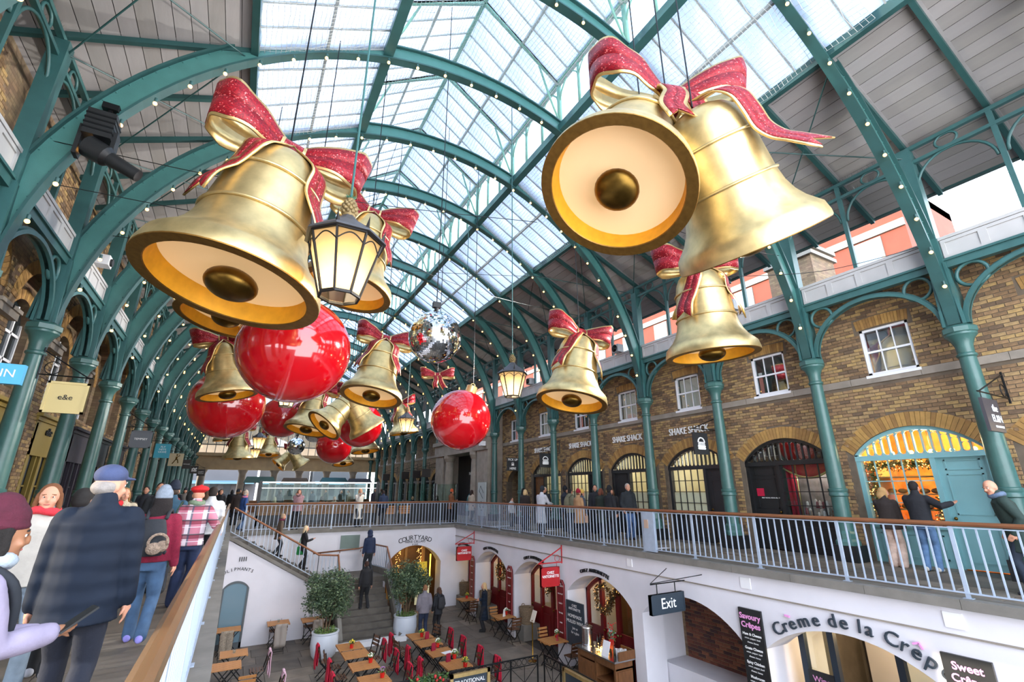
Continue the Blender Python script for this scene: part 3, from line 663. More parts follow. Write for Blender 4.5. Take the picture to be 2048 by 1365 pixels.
# sash windows
def sash(name, F, c, h, z0, z1, mullx, mully, parent_label, group, room=None, blind=None):
    e = empty(name, label=parent_label, cat='window', group=group)
    def bx(u0, u1, a, b_, d0, d1): m = MB(); m.add([F(u, z, d) for d in (d0, d1) for u, z in ((u0, a), (u1, a), (u1, b_), (u0, b_))], [(0, 3, 2, 1), (4, 5, 6, 7), (0, 1, 5, 4), (1, 2, 6, 5), (2, 3, 7, 6), (3, 0, 4, 7)]); return m
    fr = MB()
    for q in ((c - h, c - h + .07, z0, z1), (c + h - .07, c + h, z0, z1), (c - h, c + h, z1 - .06, z1), (c - h, c + h, z0, z0 + .07)): x = bx(*q, .04, .14); fr.add(x.v, x.f)
    fr.build('frame', white_paint, e); bx(c - h - .04, c + h + .04, z0 - .07, z0, -.05, .12).build('sill', white_paint, e)
    zm = (z0 + z1) / 2; bx(c - h + .06, c + h - .06, zm - .025, zm + .025, .05, .11).build('meeting_rail', white_paint, e)
    for i in range(1, mullx): u = c - h + .07 + (2 * h - .14) * i / mullx; bx(u - .012, u + .012, z0 + .07, z1 - .06, .06, .1).build('glazing_bar', white_paint, e)
    for i in range(mullx):
        for (a, b_) in ((z0 + .07, zm - .025), (zm + .025, z1 - .06)):
            u0 = c - h + .07 + (2 * h - .14) * i / mullx; bx(u0 + .012, u0 + (2 * h - .14) / mullx - .012, a, b_, .078, .086).build('pane', glass_refl, e)
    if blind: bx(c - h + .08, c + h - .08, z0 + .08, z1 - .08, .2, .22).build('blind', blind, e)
    else: bx(c - h, c + h, z0, z1, .5, .52).build('room_back', mat('dim_room', '#7d7a74', .9), e)
    return e
cream_bl = mat('glowing_cream_blind', '#d8d2c4', .8, emit=.12, ecol='#fff0d8'); grey_bl = mat('grey_blind', '#a9b0b6', .8)  # cream blinds glow by themselves, standing in for room light behind
for k in range(-1, 17):
    if k in (7, 8, 9): continue
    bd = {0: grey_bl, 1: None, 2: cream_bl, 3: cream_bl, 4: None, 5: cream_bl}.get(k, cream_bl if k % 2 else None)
    w_ = {0: 'with a pale grey blind above the duck egg blue shop', 1: 'with a dark draped figure above the black shop', 2: 'with a cream blind above the burger sign', 3: 'with a cream blind, fourth along the brick wall', 4: 'fifth along the brick wall, dim inside', 5: 'with a cream blind, sixth along the brick wall', 6: 'above the pick up passage'}.get(k, 'beyond the portal, %s along' % ORD[max(0, k - 10)] if k > 6 else 'at the near end of the right wall')
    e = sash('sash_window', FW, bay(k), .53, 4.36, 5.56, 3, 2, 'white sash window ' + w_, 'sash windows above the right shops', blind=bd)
    if k == 1:
        b = MB(); b.lathe([(.2, 4.45), (.17, 4.8), (.1, 5.05), (.06, 5.12), (.11, 5.2), (.12, 5.3), (.06, 5.4), (0, 5.42)], 12, Matrix.Translation((XW + .32, bay(1) - .05, 0))); tag(b.build('draped_mannequin', black, smooth=True), 'dark draped mannequin standing inside the upper sash window', 'mannequin')
# ---- shopfronts
def shopfront(k, paint, room, lit, doorhi, label, lamp=0, grid=(5, 4), dm=None):
    o = shop_ops[k]; c = (o['u0'] + o['u1']) / 2; e = empty('shopfront', label=label, cat='shopfront', group='shopfronts of the right wall')
    def bx(u0, u1, a, b_, d0, d1, mb=None):
        m = mb or MB(); m.add([FW(u, z, d) for d in (d0, d1) for u, z in ((u0, a), (u1, a), (u1, b_), (u0, b_))], [(0, 3, 2, 1), (4, 5, 6, 7), (0, 1, 5, 4), (1, 2, 6, 5), (2, 3, 7, 6), (3, 0, 4, 7)]); return m
    h = 1.28; zt = 2.36
    fr = MB(); bx(c - h, c - h + .1, 0, 2.45, .05, .2, fr); bx(c + h - .1, c + h, 0, 2.45, .05, .2, fr); bx(c - h, c + h, zt - .06, zt + .06, .03, .2, fr)
    n = 22; us = [c - h + 2 * h * i / n for i in range(n + 1)]
    fr.strip([FW(u, zhi(o, u), .05) for u in us], [FW(u, zhi(o, u) - .09, .05) for u in us], -.14)
    fr.build('frame', paint, e)
    # fanlight: rounded slots between slim bars
    ns = 14; W = (2 * h - .24) / ns; fb = MB()
    for i in range(ns):
        u0 = c - h + .12 + W * i; top = min(zhi(o, u0), zhi(o, u0 + W)) - .1; bot = zt + .07
        if i: bx(u0 - .014, u0 + .014, bot - .01, (zhi(o, u0) - .06), .07, .15, fb)
        if top - bot > .06:
            r = W / 2 - .018; hgt = max(r, top - bot - r); cc = u0 + W / 2; zb = bot + r; zt_ = max(zb + .001, top - r)
            pts = [(cc + r * math.cos(t), zb + r * math.sin(t)) for t in [PI + PI * j / 8 for j in range(9)]] + [(cc + r * math.cos(t), zt_ + r * math.sin(t)) for t in [PI * j / 8 for j in range(9)]]
            m = MB(); m.poly([FW(u, z, .1) for u, z in pts], (1, 0, 0), .008); m.build('fanlight_pane', glass if lit else glass_refl, e)
            for sgn, zz in ((1, zb), (1, zt_)): pass
            # corner fillets that round the slot ends
            for (zc, a0) in ((zb, PI), (zt_, 0)):
                for q in range(2):
                    aa = [a0 + PI / 2 * q + PI / 2 * j / 5 for j in range(6)]; arcp = [(cc + r * math.cos(t), zc + r * math.sin(t)) for t in aa]; mid = a0 + PI / 2 * q + PI / 4
                    cor = (cc + (r + .004) * (1 if math.cos(mid) > 0 else -1), zc + (r + .004) * (1 if math.sin(mid) > 0 else -1)); fb.poly([FW(u, z, .09) for u, z in arcp + [cor]], (1, 0, 0), .03)
    fb.build('fanlight_bars', paint, e)
    # door on one side, window on the other
    dw = .86; d0, d1 = (c + h - .1 - dw, c + h - .1) if doorhi else (c - h + .1, c - h + .1 + dw); w0, w1 = (c - h + .1, d0 - .1) if doorhi else (d1 + .1, c + h - .1)
    bx(d0 - .1 if doorhi else d1, d0 if doorhi else d1 + .1, 0, zt, .04, .2).build('mullion', paint, e)
    dr = bx(d0, d1, .02, zt - .06, .12, .17).build('door', dm or paint, e)
    for (a, b_) in ((.15, .95), (1.1, 1.95), (2.03, 2.25)):
        q = MB(); bx(d0 + .12, d1 - .12, a, a + .03, .105, .12, q); bx(d0 + .12, d1 - .12, b_ - .03, b_, .105, .12, q); bx(d0 + .12, d0 + .15, a, b_, .105, .12, q); bx(d1 - .15, d1 - .12, a, b_, .105, .12, q); q.build('door_panel', dm or paint, dr)
    kb = MB(); kb.ball(FW(d0 + .08 if doorhi else d1 - .08, 1.02, .08), .035, 10, 8); kb.build('door_knob', brass_dk, dr, True)
    zs = .78; bx(w0, w1, 0, zs, .06, .18).build('stall_riser', paint, e); q = MB(); bx(w0 + .1, w1 - .1, .15, .18, .045, .06, q); bx(w0 + .1, w1 - .1, zs - .15, zs - .12, .045, .06, q); bx(w0 + .1, w0 + .13, .15, zs - .12, .045, .06, q); bx(w1 - .13, w1 - .1, .15, zs - .12, .045, .06, q); q.build('riser_moulding', paint, e)
    bx(w0 - .02, w1 + .02, zs, zs + .06, 0, .2).build('window_sill', paint, e)
    gx, gz = grid
    for i in range(1, gx): u = w0 + (w1 - w0) * i / gx; bx(u - .011, u + .011, zs + .06, zt - .06, .09, .13).build('glazing_bar', paint, e)
    for j in range(1, gz): z = zs + .06 + (zt - .12 - zs) * j / gz; bx(w0, w1, z - .011, z + .011, .09, .13).build('glazing_bar', paint, e)
    for i in range(gx):
        for j in range(gz):
            u = w0 + (w1 - w0) * i / gx; z = zs + .06 + (zt - .12 - zs) * j / gz; bx(u + .011, u + (w1 - w0) / gx - .011, z + .011, z + (zt - .12 - zs) / gz - .011, .105, .112).build('pane', glass, e)
    # room behind the glass
    rm = MB(); X0, X1 = XW + .3, XW + 2.2
    rm.box(X1, X1 + .05, c - h, c + h, 0, 3.2); rm.box(X0, X1, c - h - .05, c - h, 0, 3.2); rm.box(X0, X1, c + h, c + h + .05, 0, 3.2); rm.box(X0, X1, c - h, c + h, 3.15, 3.2); rm.box(X0 - .1, X1, c - h, c + h, -.02, 0)
    rm.build('room', room, e)
    if lamp:
        ld = bpy.data.lights.new('shop_lamp', 'POINT'); ld.energy = lamp; ld.color = (1, .7, .36) if lit == 'amber' else (1, .88, .68); ld.shadow_soft_size = .25; lo = bpy.data.objects.new('shop_lamp', ld); link(lo); lo.parent = e; lo.location = (XW + 1.0, c, 2.75)
    return e, (w0, w1, d0, d1, c)
amber_room = mat('amber_shop_room', '#dc9440', .8, var=(5, .3)); cream_room = mat('cream_kitchen', '#cfc4a8', .7, var=(2, .1)); dark_room = mat('dim_shop_room', '#3a332c', .9)
SHOPS = {
 -1: shopfront(-1, teal_shop, amber_room, 'amber', True, 'duck egg blue shopfront half out of the picture at the right edge', 40),
 0: shopfront(0, teal_shop, amber_room, 'amber', False, 'duck egg blue shopfront with glowing amber window and panelled door', 110, (5, 3)),
 1: shopfront(1, black, dark_room, '', True, 'black shopfront with a red curtained window display', 12, (4, 4)),
 2: shopfront(2, charcoal, cream_room, 'w', False, 'charcoal shopfront under the burger hanging sign nearest the black shop', 45, (5, 4)),
 3: shopfront(3, charcoal, cream_room, 'w', True, 'charcoal shopfront with door at its far side, fourth along', 45, (5, 4)),
 4: shopfront(4, charcoal, cream_room, 'w', False, 'charcoal shopfront with cream interior, fifth along, behind the queue', 45, (5, 4)),
 5: shopfront(5, charcoal, cream_room, 'w', True, 'charcoal shopfront with brown door, next to the pick up passage', 25, (4, 4), oak)}
for k in range(10, 17): shopfront(k, charcoal, dark_room, '', bool(k % 2), 'dark shopfront beyond the stone portal, %s along' % ORD[k - 10], 0, (3, 3))
# lower frosted band of the kitchen windows
frost = mat('glowing_frosted_film', '#d9cfb4', .5, emit=.08, ecol='#ffe9c0')  # film has its own faint glow in place of kitchen light
for k in (2, 3, 4):
    e, (w0, w1, d0, d1, c) = SHOPS[k]; b = MB(); b.box(XW + .125, XW + .13, w0 + .02, w1 - .02, .85, 1.55); b.build('glowing_frosted_film', frost, e)
b = MB(); b.box(XW + 1.9, XW + 2, bay(6) - 1, bay(6) + 1, 0, 3); b.box(XW + .3, XW + 2, bay(6) + .95, bay(6) + 1.05, 0, 3); b.box(XW + .3, XW + 2, bay(6) - 1.05, bay(6) - .95, 0, 3); b.box(XW + .3, XW + 2, bay(6) - 1, bay(6) + 1, 2.8, 2.9); tag(b.build('wall_passage', brick_tex), 'brick lined pick up passage in the right wall', kind='structure')
# ---- stone portal on the right
pe = empty('stone_portal', label='grey stone portal with Doric columns in the right wall', cat='portal')
y0, y1 = yk(7) + .3, yk(10) - .3
b = MB(); b.box(12.7, 14.2, y0, y0 + 1.5, 0, 4.6); b.box(12.7, 14.2, y1 - 1.5, y1, 0, 4.6); b.build('pier', stone, pe)
b = MB(); b.box(12.6, 14.2, y0 - .05, y1 + .05, 4.0, 4.75); b.box(12.45, 14.2, y0 - .15, y1 + .15, 4.75, 5.0); b.box(12.8, 14.2, y0, y1, 5.0, 6.8); b.build('entablature', stone, pe)
for yy in (y0 + 2.15, y1 - 2.15):
    b = MB(); M_ = Matrix.Translation((12.95, yy, 0)); b.lathe([(.42, 0), (.42, .12), (.36, .2), (.35, 1.2), (.29, 3.55), (.34, 3.62), (.4, 3.78), (.42, 3.8), (.42, 4.0)], 24, M_); b.build('doric_column', stone, pe, .5)
b = MB(); b.box(13.9, 14.0, y0 + 1.5, y1 - 1.5, 0, 4.0); b.build('dark_doorway', charcoal, pe)
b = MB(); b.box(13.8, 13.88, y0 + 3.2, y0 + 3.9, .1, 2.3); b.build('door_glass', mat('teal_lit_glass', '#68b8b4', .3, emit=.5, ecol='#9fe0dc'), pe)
text('SHAKE SHACK', .26, white_txt, (13.86, (y0 + y1) / 2, 2.75), (0, -1, 0), (0, 0, 1), pe, .01)
# ---- left: tall arched recesses
XL = -4.72; FL = FR(XL, 1); lops = []; lsh = {}
for k in range(-2, 17):
    c = bay(k); lops.append(op(c, 1.1, 3.75, 5.25, 6.5)); lsh[k] = op(c, .98, 0, 3.3, 3.3); lops.append(lsh[k])
we = empty('wall_left_brick', label='brown stock brick wall with arched recesses on the left', kind='structure')
b = MB(); wall_mesh(b, FL, -6, YE, 0, 9.42, lops, .45); b.build('brick_core', brick_tex, we)
vo = [op((o['u0'] + o['u1']) / 2, 1.42, 5.25, 5.26, o['za'] + .34) for o in lops if o['z0'] > 1]
bl = brick_course(6, 32, .02, 9.3, lops + vo); lay_bricks(we, FL, bl, 300)
for o in lops:
    if o['z0'] > 1:
        for dd, rr in ((.34, 0),):
            voussoirs(we, FL, o, .33, 30, False)
        b = MB(); c = (o['u0'] + o['u1']) / 2
        b.add([FL(c + u, z, d) for d in (.2, .25) for u, z in ((-1.1, 3.75), (1.1, 3.75), (1.1, 3.8), (-1.1, 3.8))], [(0, 3, 2, 1), (4, 5, 6, 7)])
        for sg in (-1, 1): b.box(XL - .02, XL + .13, c + sg * 1.3 - .24, c + sg * 1.3 + .24, 5.05, 5.25); b.box(XL - .02, XL + .17, c + sg * 1.3 - .27, c + sg * 1.3 + .27, 5.2, 5.28)
        b.build('impost', stone, we)
        b = MB(); F2 = FR(XL - .22, 1); o2 = op(c, .74, 3.9, 5.1, 5.85); wall_mesh(b, F2, c - 1.14, c + 1.14, 3.7, 6.6, [o2], .2); voussoirs(we, F2, o2, .24, 24, False); b.build('inner_arch', brick_tex, we)
        b = MB(); b.box(XL - .45, XL - .4, c - .8, c + .8, 3.8, 5.95); b.build('recess_glass', mat('dark_pane', '#20282c', .15), we)
        b = MB()
        for u in (-.7, -.24, .24, .7): b.box(XL - .4, XL - .36, c + u - .03, c + u + .03, 3.9, 5.75)
        for z in (3.92, 4.5, 5.1): b.box(XL - .4, XL - .36, c - .7, c + .7, z - .03, z + .03)
        b.build('recess_window_bars', white_paint, we)
mustard = mat('mustard_paint', '#8a7433', .45, var=(2, .08)); purple = mat('aubergine_paint', '#2c2630', .45); lit_win = mat('lit_cream_pane', '#e8cfa4', .5, emit=.25, ecol='#ffd9a0')
b = MB(); b.box(XL - 6, XL - 1.2, -6, YE, 9.1, 9.2); tag(b.build('ceiling_outer', charcoal), 'dark soffit behind the left parapet', kind='structure')
def left_shop(k, paint, lit):
    o = lsh[k]; c = (o['u0'] + o['u1']) / 2; e = empty('shopfront', label='%s shopfront between the columns of the left arcade, %s from the near end' % ({'mustard_paint': 'mustard yellow', 'aubergine_paint': 'dark purple', 'charcoal_paint': 'charcoal'}[paint.name], ORD[k - 1]), cat='shopfront', group='shopfronts of the left wall')
    b = MB()
    for u0, u1, z0, z1 in ((-.98, -.86, 0, 3.3), (.86, .98, 0, 3.3), (-.98, .98, 2.5, 2.9), (-.06, .06, 0, 2.5), (-.98, .98, 0, .5)): b.box(XL - .16, XL + .02, c + u0, c + u1, z0, z1)
    b.build('frame', paint, e)
    b = MB(); b.box(XL - .1, XL + .06, c - 1.1, c + 1.1, 3.36, 3.46); b.box(XL - .1, XL + .14, c - 1.14, c + 1.14, 3.46, 3.54); b.box(XL - .1, XL + .02, c - 1.02, c + 1.02, 2.9, 3.38); b.build('fascia', paint, e)
    for u0, u1 in ((-.86, -.06), (.06, .86)):
        b = MB(); b.box(XL - .14, XL - .12, c + u0, c + u1, .5, 2.5); b.build('pane', lit_win if lit else mat('shop_reflection', '#596068', .12), e)
        b = MB()
        for q in (1.1, 1.75): b.box(XL - .12, XL - .08, c + u0, c + u1, q - .02, q + .02)
        b.box(XL - .12, XL - .08, c + (u0 + u1) / 2 - .02, c + (u0 + u1) / 2 + .02, .5, 2.5); b.build('glazing_bars', paint, e)
        b = MB()
        for u in (u0 + .08, u1 - .16): b.box(XL - .1, XL - .02, c + u, c + u + .08, .5, 2.5)
        b.build('pilaster', paint, e)
    return e
for k in range(1, 17): left_shop(k, mustard if k in (3, 4) else (purple if k in (5, 7, 9) else charcoal), k in (6, 8, 10, 11, 13))
# ---- far end of the hall
ee = empty('wall_end', label='stone end of the hall with columns below a glazed gallery', kind='structure')
b = MB(); b.box(-4.8, 13.8, YE, YE + .8, 3.7, 5.2); b.box(-4.8, 13.8, YE - .25, YE + .8, 5.0, 5.3); b.box(-4.8, 13.8, YE - .12, YE, 3.7, 3.85); b.build('entablature', mat('warm_end_stone', '#b39a74', .8, var=(1.5, .12)), ee)
for x in (-3.2, .3, 3.2, 5.6, 8.4, 11.2):
    b = MB(); M_ = Matrix.Translation((x, YE + .35, 0)); b.lathe([(.45, 0), (.45, .15), (.38, .25), (.33, 3.35), (.44, 3.6), (.44, 3.72)], 16, M_); b.build('end_column', stone, ee, .5)
b = MB(); b.box(-4.8, 13.8, YE + .2, YE + .3, 5.3, 8.3); b.build('gallery_back', mat('gallery_lit_cream', '#b5aa96', .7, var=(.7, .4), emit=.4, ecol='#ffe6c8'), ee)
b = MB()
for i in range(26): x = -4.6 + i * .72; b.box(x - .03, x + .03, YE - .02, YE + .04, 5.3, 8.3)
for z in (6.1, 8.2): b.box(-4.8, 13.8, YE - .02, YE + .04, z - .05, z + .05)
b.build('gallery_mullions', mat('gallery_frame', '#6d7271', .5), ee)
for i in range(25):
    b = MB(); x = -4.6 + i * .72; b.box(x + .03, x + .69, YE, YE + .015, 6.15, 8.15); b.build('gallery_pane', glass_refl, ee)
b = MB(); b.box(-4.8, 13.8, YE - .1, YE + .8, 8.3, 8.8); b.build('gallery_cornice', mat('pale_cornice', '#a9a294', .7), ee)
n = 24; us = [0 + PI * i / n for i in range(n + 1)]
b = MB(); b.poly([(XC + 9.6 * math.cos(t) if 0 < i < n else XC + 9.3 * math.cos(t), YE + .3, 8.7 + 4.9 * math.sin(t)) for i, t in enumerate(us)], (0, 1, 0), .02); b.build('end_glass', sky_glass, ee)
b = MB()
for x in range(-4, 14, 2): b.box(x - .05, x + .05, YE + .2, YE + .26, 8.7, 8.7 + 4.9 * math.sqrt(max(0, 1 - ((x - XC) / 9.6) ** 2)))
b.build('end_glass_bars', iron_lt, ee)
# outdoors beyond the end columns
street = mat('pale_street_facade', '#524f4d', .8, var=(.6, .12))
for (x0, x1, y, h, m, lb) in ((-7, 2.2, 74, 4.8, mat('white_facade', '#5c5b5e', .8, var=(.5, .08)), 'white street building beyond the left end columns'), (2.6, 9, 76, 5.2, street, 'pale street building beyond the end of the hall'), (9.4, 17, 75, 4.5, mat('grey_facade', '#474b4e', .8, var=(.5, .1)), 'grey street building beyond the right end columns')):
    e = empty('street_building', (0, 0, 0), label=lb, cat='building'); b = MB(); b.box(x0, x1, y, y + 4, 0, h); b.build('facade', m, e)
    k = x0 + .7
    while k < x1 - .9: b = MB(); b.box(k, k + .8, y - .05, y, 1.0, 2.8); b.build('window', mat('street_window', '#2c343a', .2), e); k += 1.6
    b = MB(); b.poly([(x0 + .3, y, 3.0), (x0 + .3, y - 1.2, 2.6), (x0 + .3, y - 1.2, 2.55), (x0 + .3, y, 2.95)], (1, 0, 0), x1 - x0 - .6); b.build('awning', mat('striped_awning', '#4d6a74', .7), e)
# ---- sunlit red brick building outside, over the right parapet
e = empty('red_brick_building', (0, 0, 0), label='sunlit red brick building with white stone bands seen over the right parapet', cat='building')
rb = mat('sunlit_red_brick', '#7c4030', .9, var=(1.5, .1)); wb = mat('portland_stone', '#8a857b', .85)
b = MB(); b.box(27, 34, 8.0, 60, 0, 17); b.build('brick_wall', rb, e)
for z in (8.3, 10.2, 12.1, 14.2): b = MB(); b.box(26.9, 27, 8.0, 60, z, z + .4); b.build('stone_band', wb, e)
for i in range(14):
    y = 9 + i * 3.6
    for z in (8.9, 10.9, 12.9):
        b = MB(); b.box(26.92, 27.0, y + .1, y + 1.4, z - .2, z + 1.2); b.build('window_surround', wb, e); b = MB(); b.box(26.9, 26.93, y + .25, y + 1.25, z - .1, z + 1.1); b.build('window', mat('blue_window', '#7d97ad', .1), e)
b = MB(); b.box(26.6, 34, 8, 60, 16.5, 17.2); b.build('cornice', wb, e)
e = empty('chimney_stack', (0, 0, 0), label='brown brick chimney stack outside, just over the right parapet', cat='chimney'); b = MB(); b.box(18.5, 20.2, 8.6, 10.4, 6, 11.2); b.build('stack', brick_tex, e)
for z in (10.6, 10.9): b = MB(); b.box(18.4, 20.3, 8.5, 10.5, z, z + .16); b.build('stack_cap', wb, e)
e = empty('stone_house', (0, 0, 0), label='low pale brick house outside, beyond the parapet at the right', cat='building'); b = MB(); b.box(21, 26.4, -4, 5.5, 0, 8.6); b.build('wall', mat('pale_london_brick', '#7d6f5b', .9, var=(2, .12)), e)
b = MB(); b.box(20.85, 26.5, -4.1, 5.6, 8.6, 8.85); b.build('coping', wb, e)

# ---- closed behind the viewer and below the side walks
b = MB(); b.box(14.35, 20, -6, 24, -4, -.15); b.box(12.25, 14.35, 7.5, 24, -4, -.15); b.box(10, 14.4, -6, 1.9, -4, -.15); b.box(13.7, 40, -6, 70, -.3, -.05); b.box(-40, -4.75, -6, 70, -.3, -.05); tag(b.build('floor_outside', slab_ms[3]), 'ground around the market hall', kind='structure')

# market stalls standing in the far part of the hall
for i, (x, y, c, nm) in enumerate(((1.6, 46, '#27433c', 'dark green'), (4.6, 49, '#5a4630', 'brown'), (7.6, 46.5, '#2a5a60', 'teal'), (10.4, 49, '#3a3a40', 'charcoal'))):
    e = empty('market_stall', (x, y, 0), label='far market stall with a %s canopy' % nm, cat='stall', group='market stalls at the far end'); cm = mat('stall_' + c.strip('#'), c, .8)
    b = MB(); b.box(-1, 1, -.5, .5, 0, .9); b.build('counter', oak, e); b = MB(); b.add([(-1.2, -.9, 2.3), (1.2, -.9, 2.3), (1.2, .7, 2.3), (-1.2, .7, 2.3), (-1, 0, 2.8), (1, 0, 2.8)], [(0, 1, 5, 4), (1, 2, 5), (2, 3, 4, 5), (3, 0, 4), (3, 2, 1, 0)]); b.build('canopy', cm, e)
    for px in (-1.1, 1.1):
        for py in (-.8, .6): b = MB(); b.box(px - .03, px + .03, py - .03, py + .03, 0, 2.3); b.build('pole', charcoal, e)
# ================================================================ railings round the courtyard
RH = 1.09
def railing(p, q, label, hand, sp=.155, post=1.75, hw=.075, hh=.05, z0=0.0, z1=0.0):
    p = Vector((p[0], p[1], 0)); q = Vector((q[0], q[1], 0)); L = (q - p).length; d = (q - p) / L; e = empty('railing', label=label, cat='railing', group='railings of the courtyard')
    rz = math.atan2(d.y, d.x)
    def P_(t, z): v = p + d * t; return Vector((v.x, v.y, z0 + (z1 - z0) * t / L + z))
    b = MB(); b.tube([P_(-.05, RH), P_(L + .05, RH)], hw / 2, 10)
    for i, v in enumerate(b.v): pass
    b.build('handrail', hand, e, .6)
    b = MB(); b.bar(P_(0, RH - .055), P_(L, RH - .055), .05, .015); b.build('top_flat', rail_m, e)
    b = MB(); b.bar(P_(0, .09), P_(L, .09), .05, .02); b.build('bottom_flat', rail_m, e)
    bm_ = MB(); bm_.box(-.011, .011, -.011, .011, .09, RH - .05); mb_ = bm_.mesh('baluster', rail_m); pm = MB(); pm.box(-.028, .028, -.016, .016, -.03, RH - .04); pm.box(-.06, .06, -.05, .05, 0, .02); mp = pm.mesh('post', rail_m)
    n = int(L / sp)
    np_ = round(post / sp)
    for i in range(n + 1):
        t = i * L / n; mobj('post' if i % np_ == 0 else 'baluster', mp if i % np_ == 0 else mb_, e, P_(t, 0), (0, 0, rz))
    return e
r1 = railing((-.15, .9), (-.15, 23.5), 'pale railing with polished bronze handrail beside the crowd on the left', brass_rail, sp=.155, hw=.085)
r2 = railing((10.08, -1.6), (10.08, 23.5), 'long pale railing with bronze handrail along the right walkway', hand_m)
r3 = railing((.5, 23.56), (10.08, 23.56), 'pale railing across the far side of the courtyard', hand_m)
b = MB(); b.box(10.04, 10.12, 9.95, 10.35, .03, RH - .04); b.build('gate_plate', rail_m, r2)
for y in (12.8, 10.15):
    b = MB(); b.box(10.02, 10.04, y, y + .14, .62, .84); b.build('notice', mat('buff_notice', '#b59a86', .7), r2)
def stair_rail(pts, label, hand_off=.92):
    e = empty('railing', label=label, cat='railing', group='railings of the stairs'); pts = [Vector(p) for p in pts]; up = Vector((0, 0, hand_off))
    b = MB(); b.tube([p + up for p in pts], .036, 10); b.build('handrail', hand_m, e, .6); b = MB(); b.tube([p + Vector((0, 0, .08)) for p in pts], .018, 6); b.build('bottom_flat', rail_m, e)
    for a, c in zip(pts[:-1], pts[1:]):
        n = max(1, int(math.hypot(c.x - a.x, c.y - a.y) / .145))
        for i in range(n + 1):
            p = a.lerp(c, i / n); b = MB(); b.box(-.011, .011, -.011, .011, .08, hand_off - .02); b.build('baluster', rail_m, e, loc=p)
stair_rail([(.05, 21.36, .1), (3.25, 21.36, -1.72), (3.98, 21.36, -1.78)], 'railing sloping down the upper flight above the white stair wall')
stair_rail([(3.98, 21.3, -1.75), (3.98, 20.2, -2.8)], 'short railing at the left of the lower flight')
stair_rail([(5.75, 23.2, -1.6), (6.1, 21.9, -1.62), (6.12, 19.45, -3.4)], 'railing down the right side of the lower flight')
e = empty('wall_handrail', label='bronze wall handrail on brackets above the stair landing', cat='handrail')
b = MB(); b.tube([(3.3, 23.3, -.95), (5.2, 23.3, -.85), (5.7, 23.25, -.72)], .03, 8); b.build('handrail', hand_m, e, True)
for x in (3.6, 4.4, 5.3): b = MB(); b.tube([(x, 23.4, -1.0), (x, 23.3, -.98), (x, 23.3, -.9)], .015, 6); b.build('bracket', hand_m, e)
# ================================================================ hanging Christmas decorations
def smoothpath(pts, n=6):
    pts = [Vector(p) for p in pts]; out = []
    for i in range(len(pts) - 1):
        p0, p1, p2, p3 = pts[max(i - 1, 0)], pts[i], pts[i + 1], pts[min(i + 2, len(pts) - 1)]
        for j in range(n):
            t = j / n; out.append(.5 * ((2 * p1) + (p2 - p0) * t + (2 * p0 - 5 * p1 + 4 * p2 - p3) * t * t + (3 * p1 - p0 - 3 * p2 + p3) * t ** 3))
    return out + [pts[-1]]
BELL = [(1.0, 0), (1.0, .06), (.965, .2), (.9, .27), (.81, .37), (.73, .5), (.67, .66), (.635, .84), (.62, 1.0), (.6, 1.2), (.585, 1.38), (.565, 1.55), (.53, 1.72), (.47, 1.86), (.38, 1.96), (.24, 2.03), (0, 2.05)]
def brad(z):
    for (r0, z0), (r1, z1) in zip(BELL[:-1], BELL[1:]):
        if z0 <= z <= z1: return r0 + (r1 - r0) * (z - z0) / (z1 - z0 + 1e-9)
    return .2
def ribbon(C, S, N, W, notch=0):
    """gold backed ribbon with red glitter face: centre points, side vectors, outward normals, widths"""
    g = MB(); r = MB(); n = len(C)
    def half(w, off, th, mb, ntch):
        a, c, b = [], [], []
        for i in range(n):
            o = C[i] + N[i] * off; a.append(o - S[i] * (w[i] / 2)); b.append(o + S[i] * (w[i] / 2)); c.append(o)
        if ntch: t = (C[-1] - C[-2]).normalized(); a[-1] = a[-1] + t * ntch; b[-1] = b[-1] + t * ntch; c[-1] = c[-1] - t * ntch * .3
        for u, v in ((a, c), (c, b)):
            vs = []
            for i in range(n): vs += [u[i], v[i], v[i] + N[i] * th, u[i] + N[i] * th]
            fs = []
            for i in range(n - 1):
                for j in range(4): fs.append((4 * i + j, 4 * i + (j + 1) % 4, 4 * i + 4 + (j + 1) % 4, 4 * i + 4 + j))
            fs += [(3, 2, 1, 0), tuple(4 * (n - 1) + j for j in range(4))]; mb.add(vs, fs)
    half(W, -.012, .022, g, notch); half([max(.02, w - .085) for w in W], .010, .008, r, notch * .85); return g, r
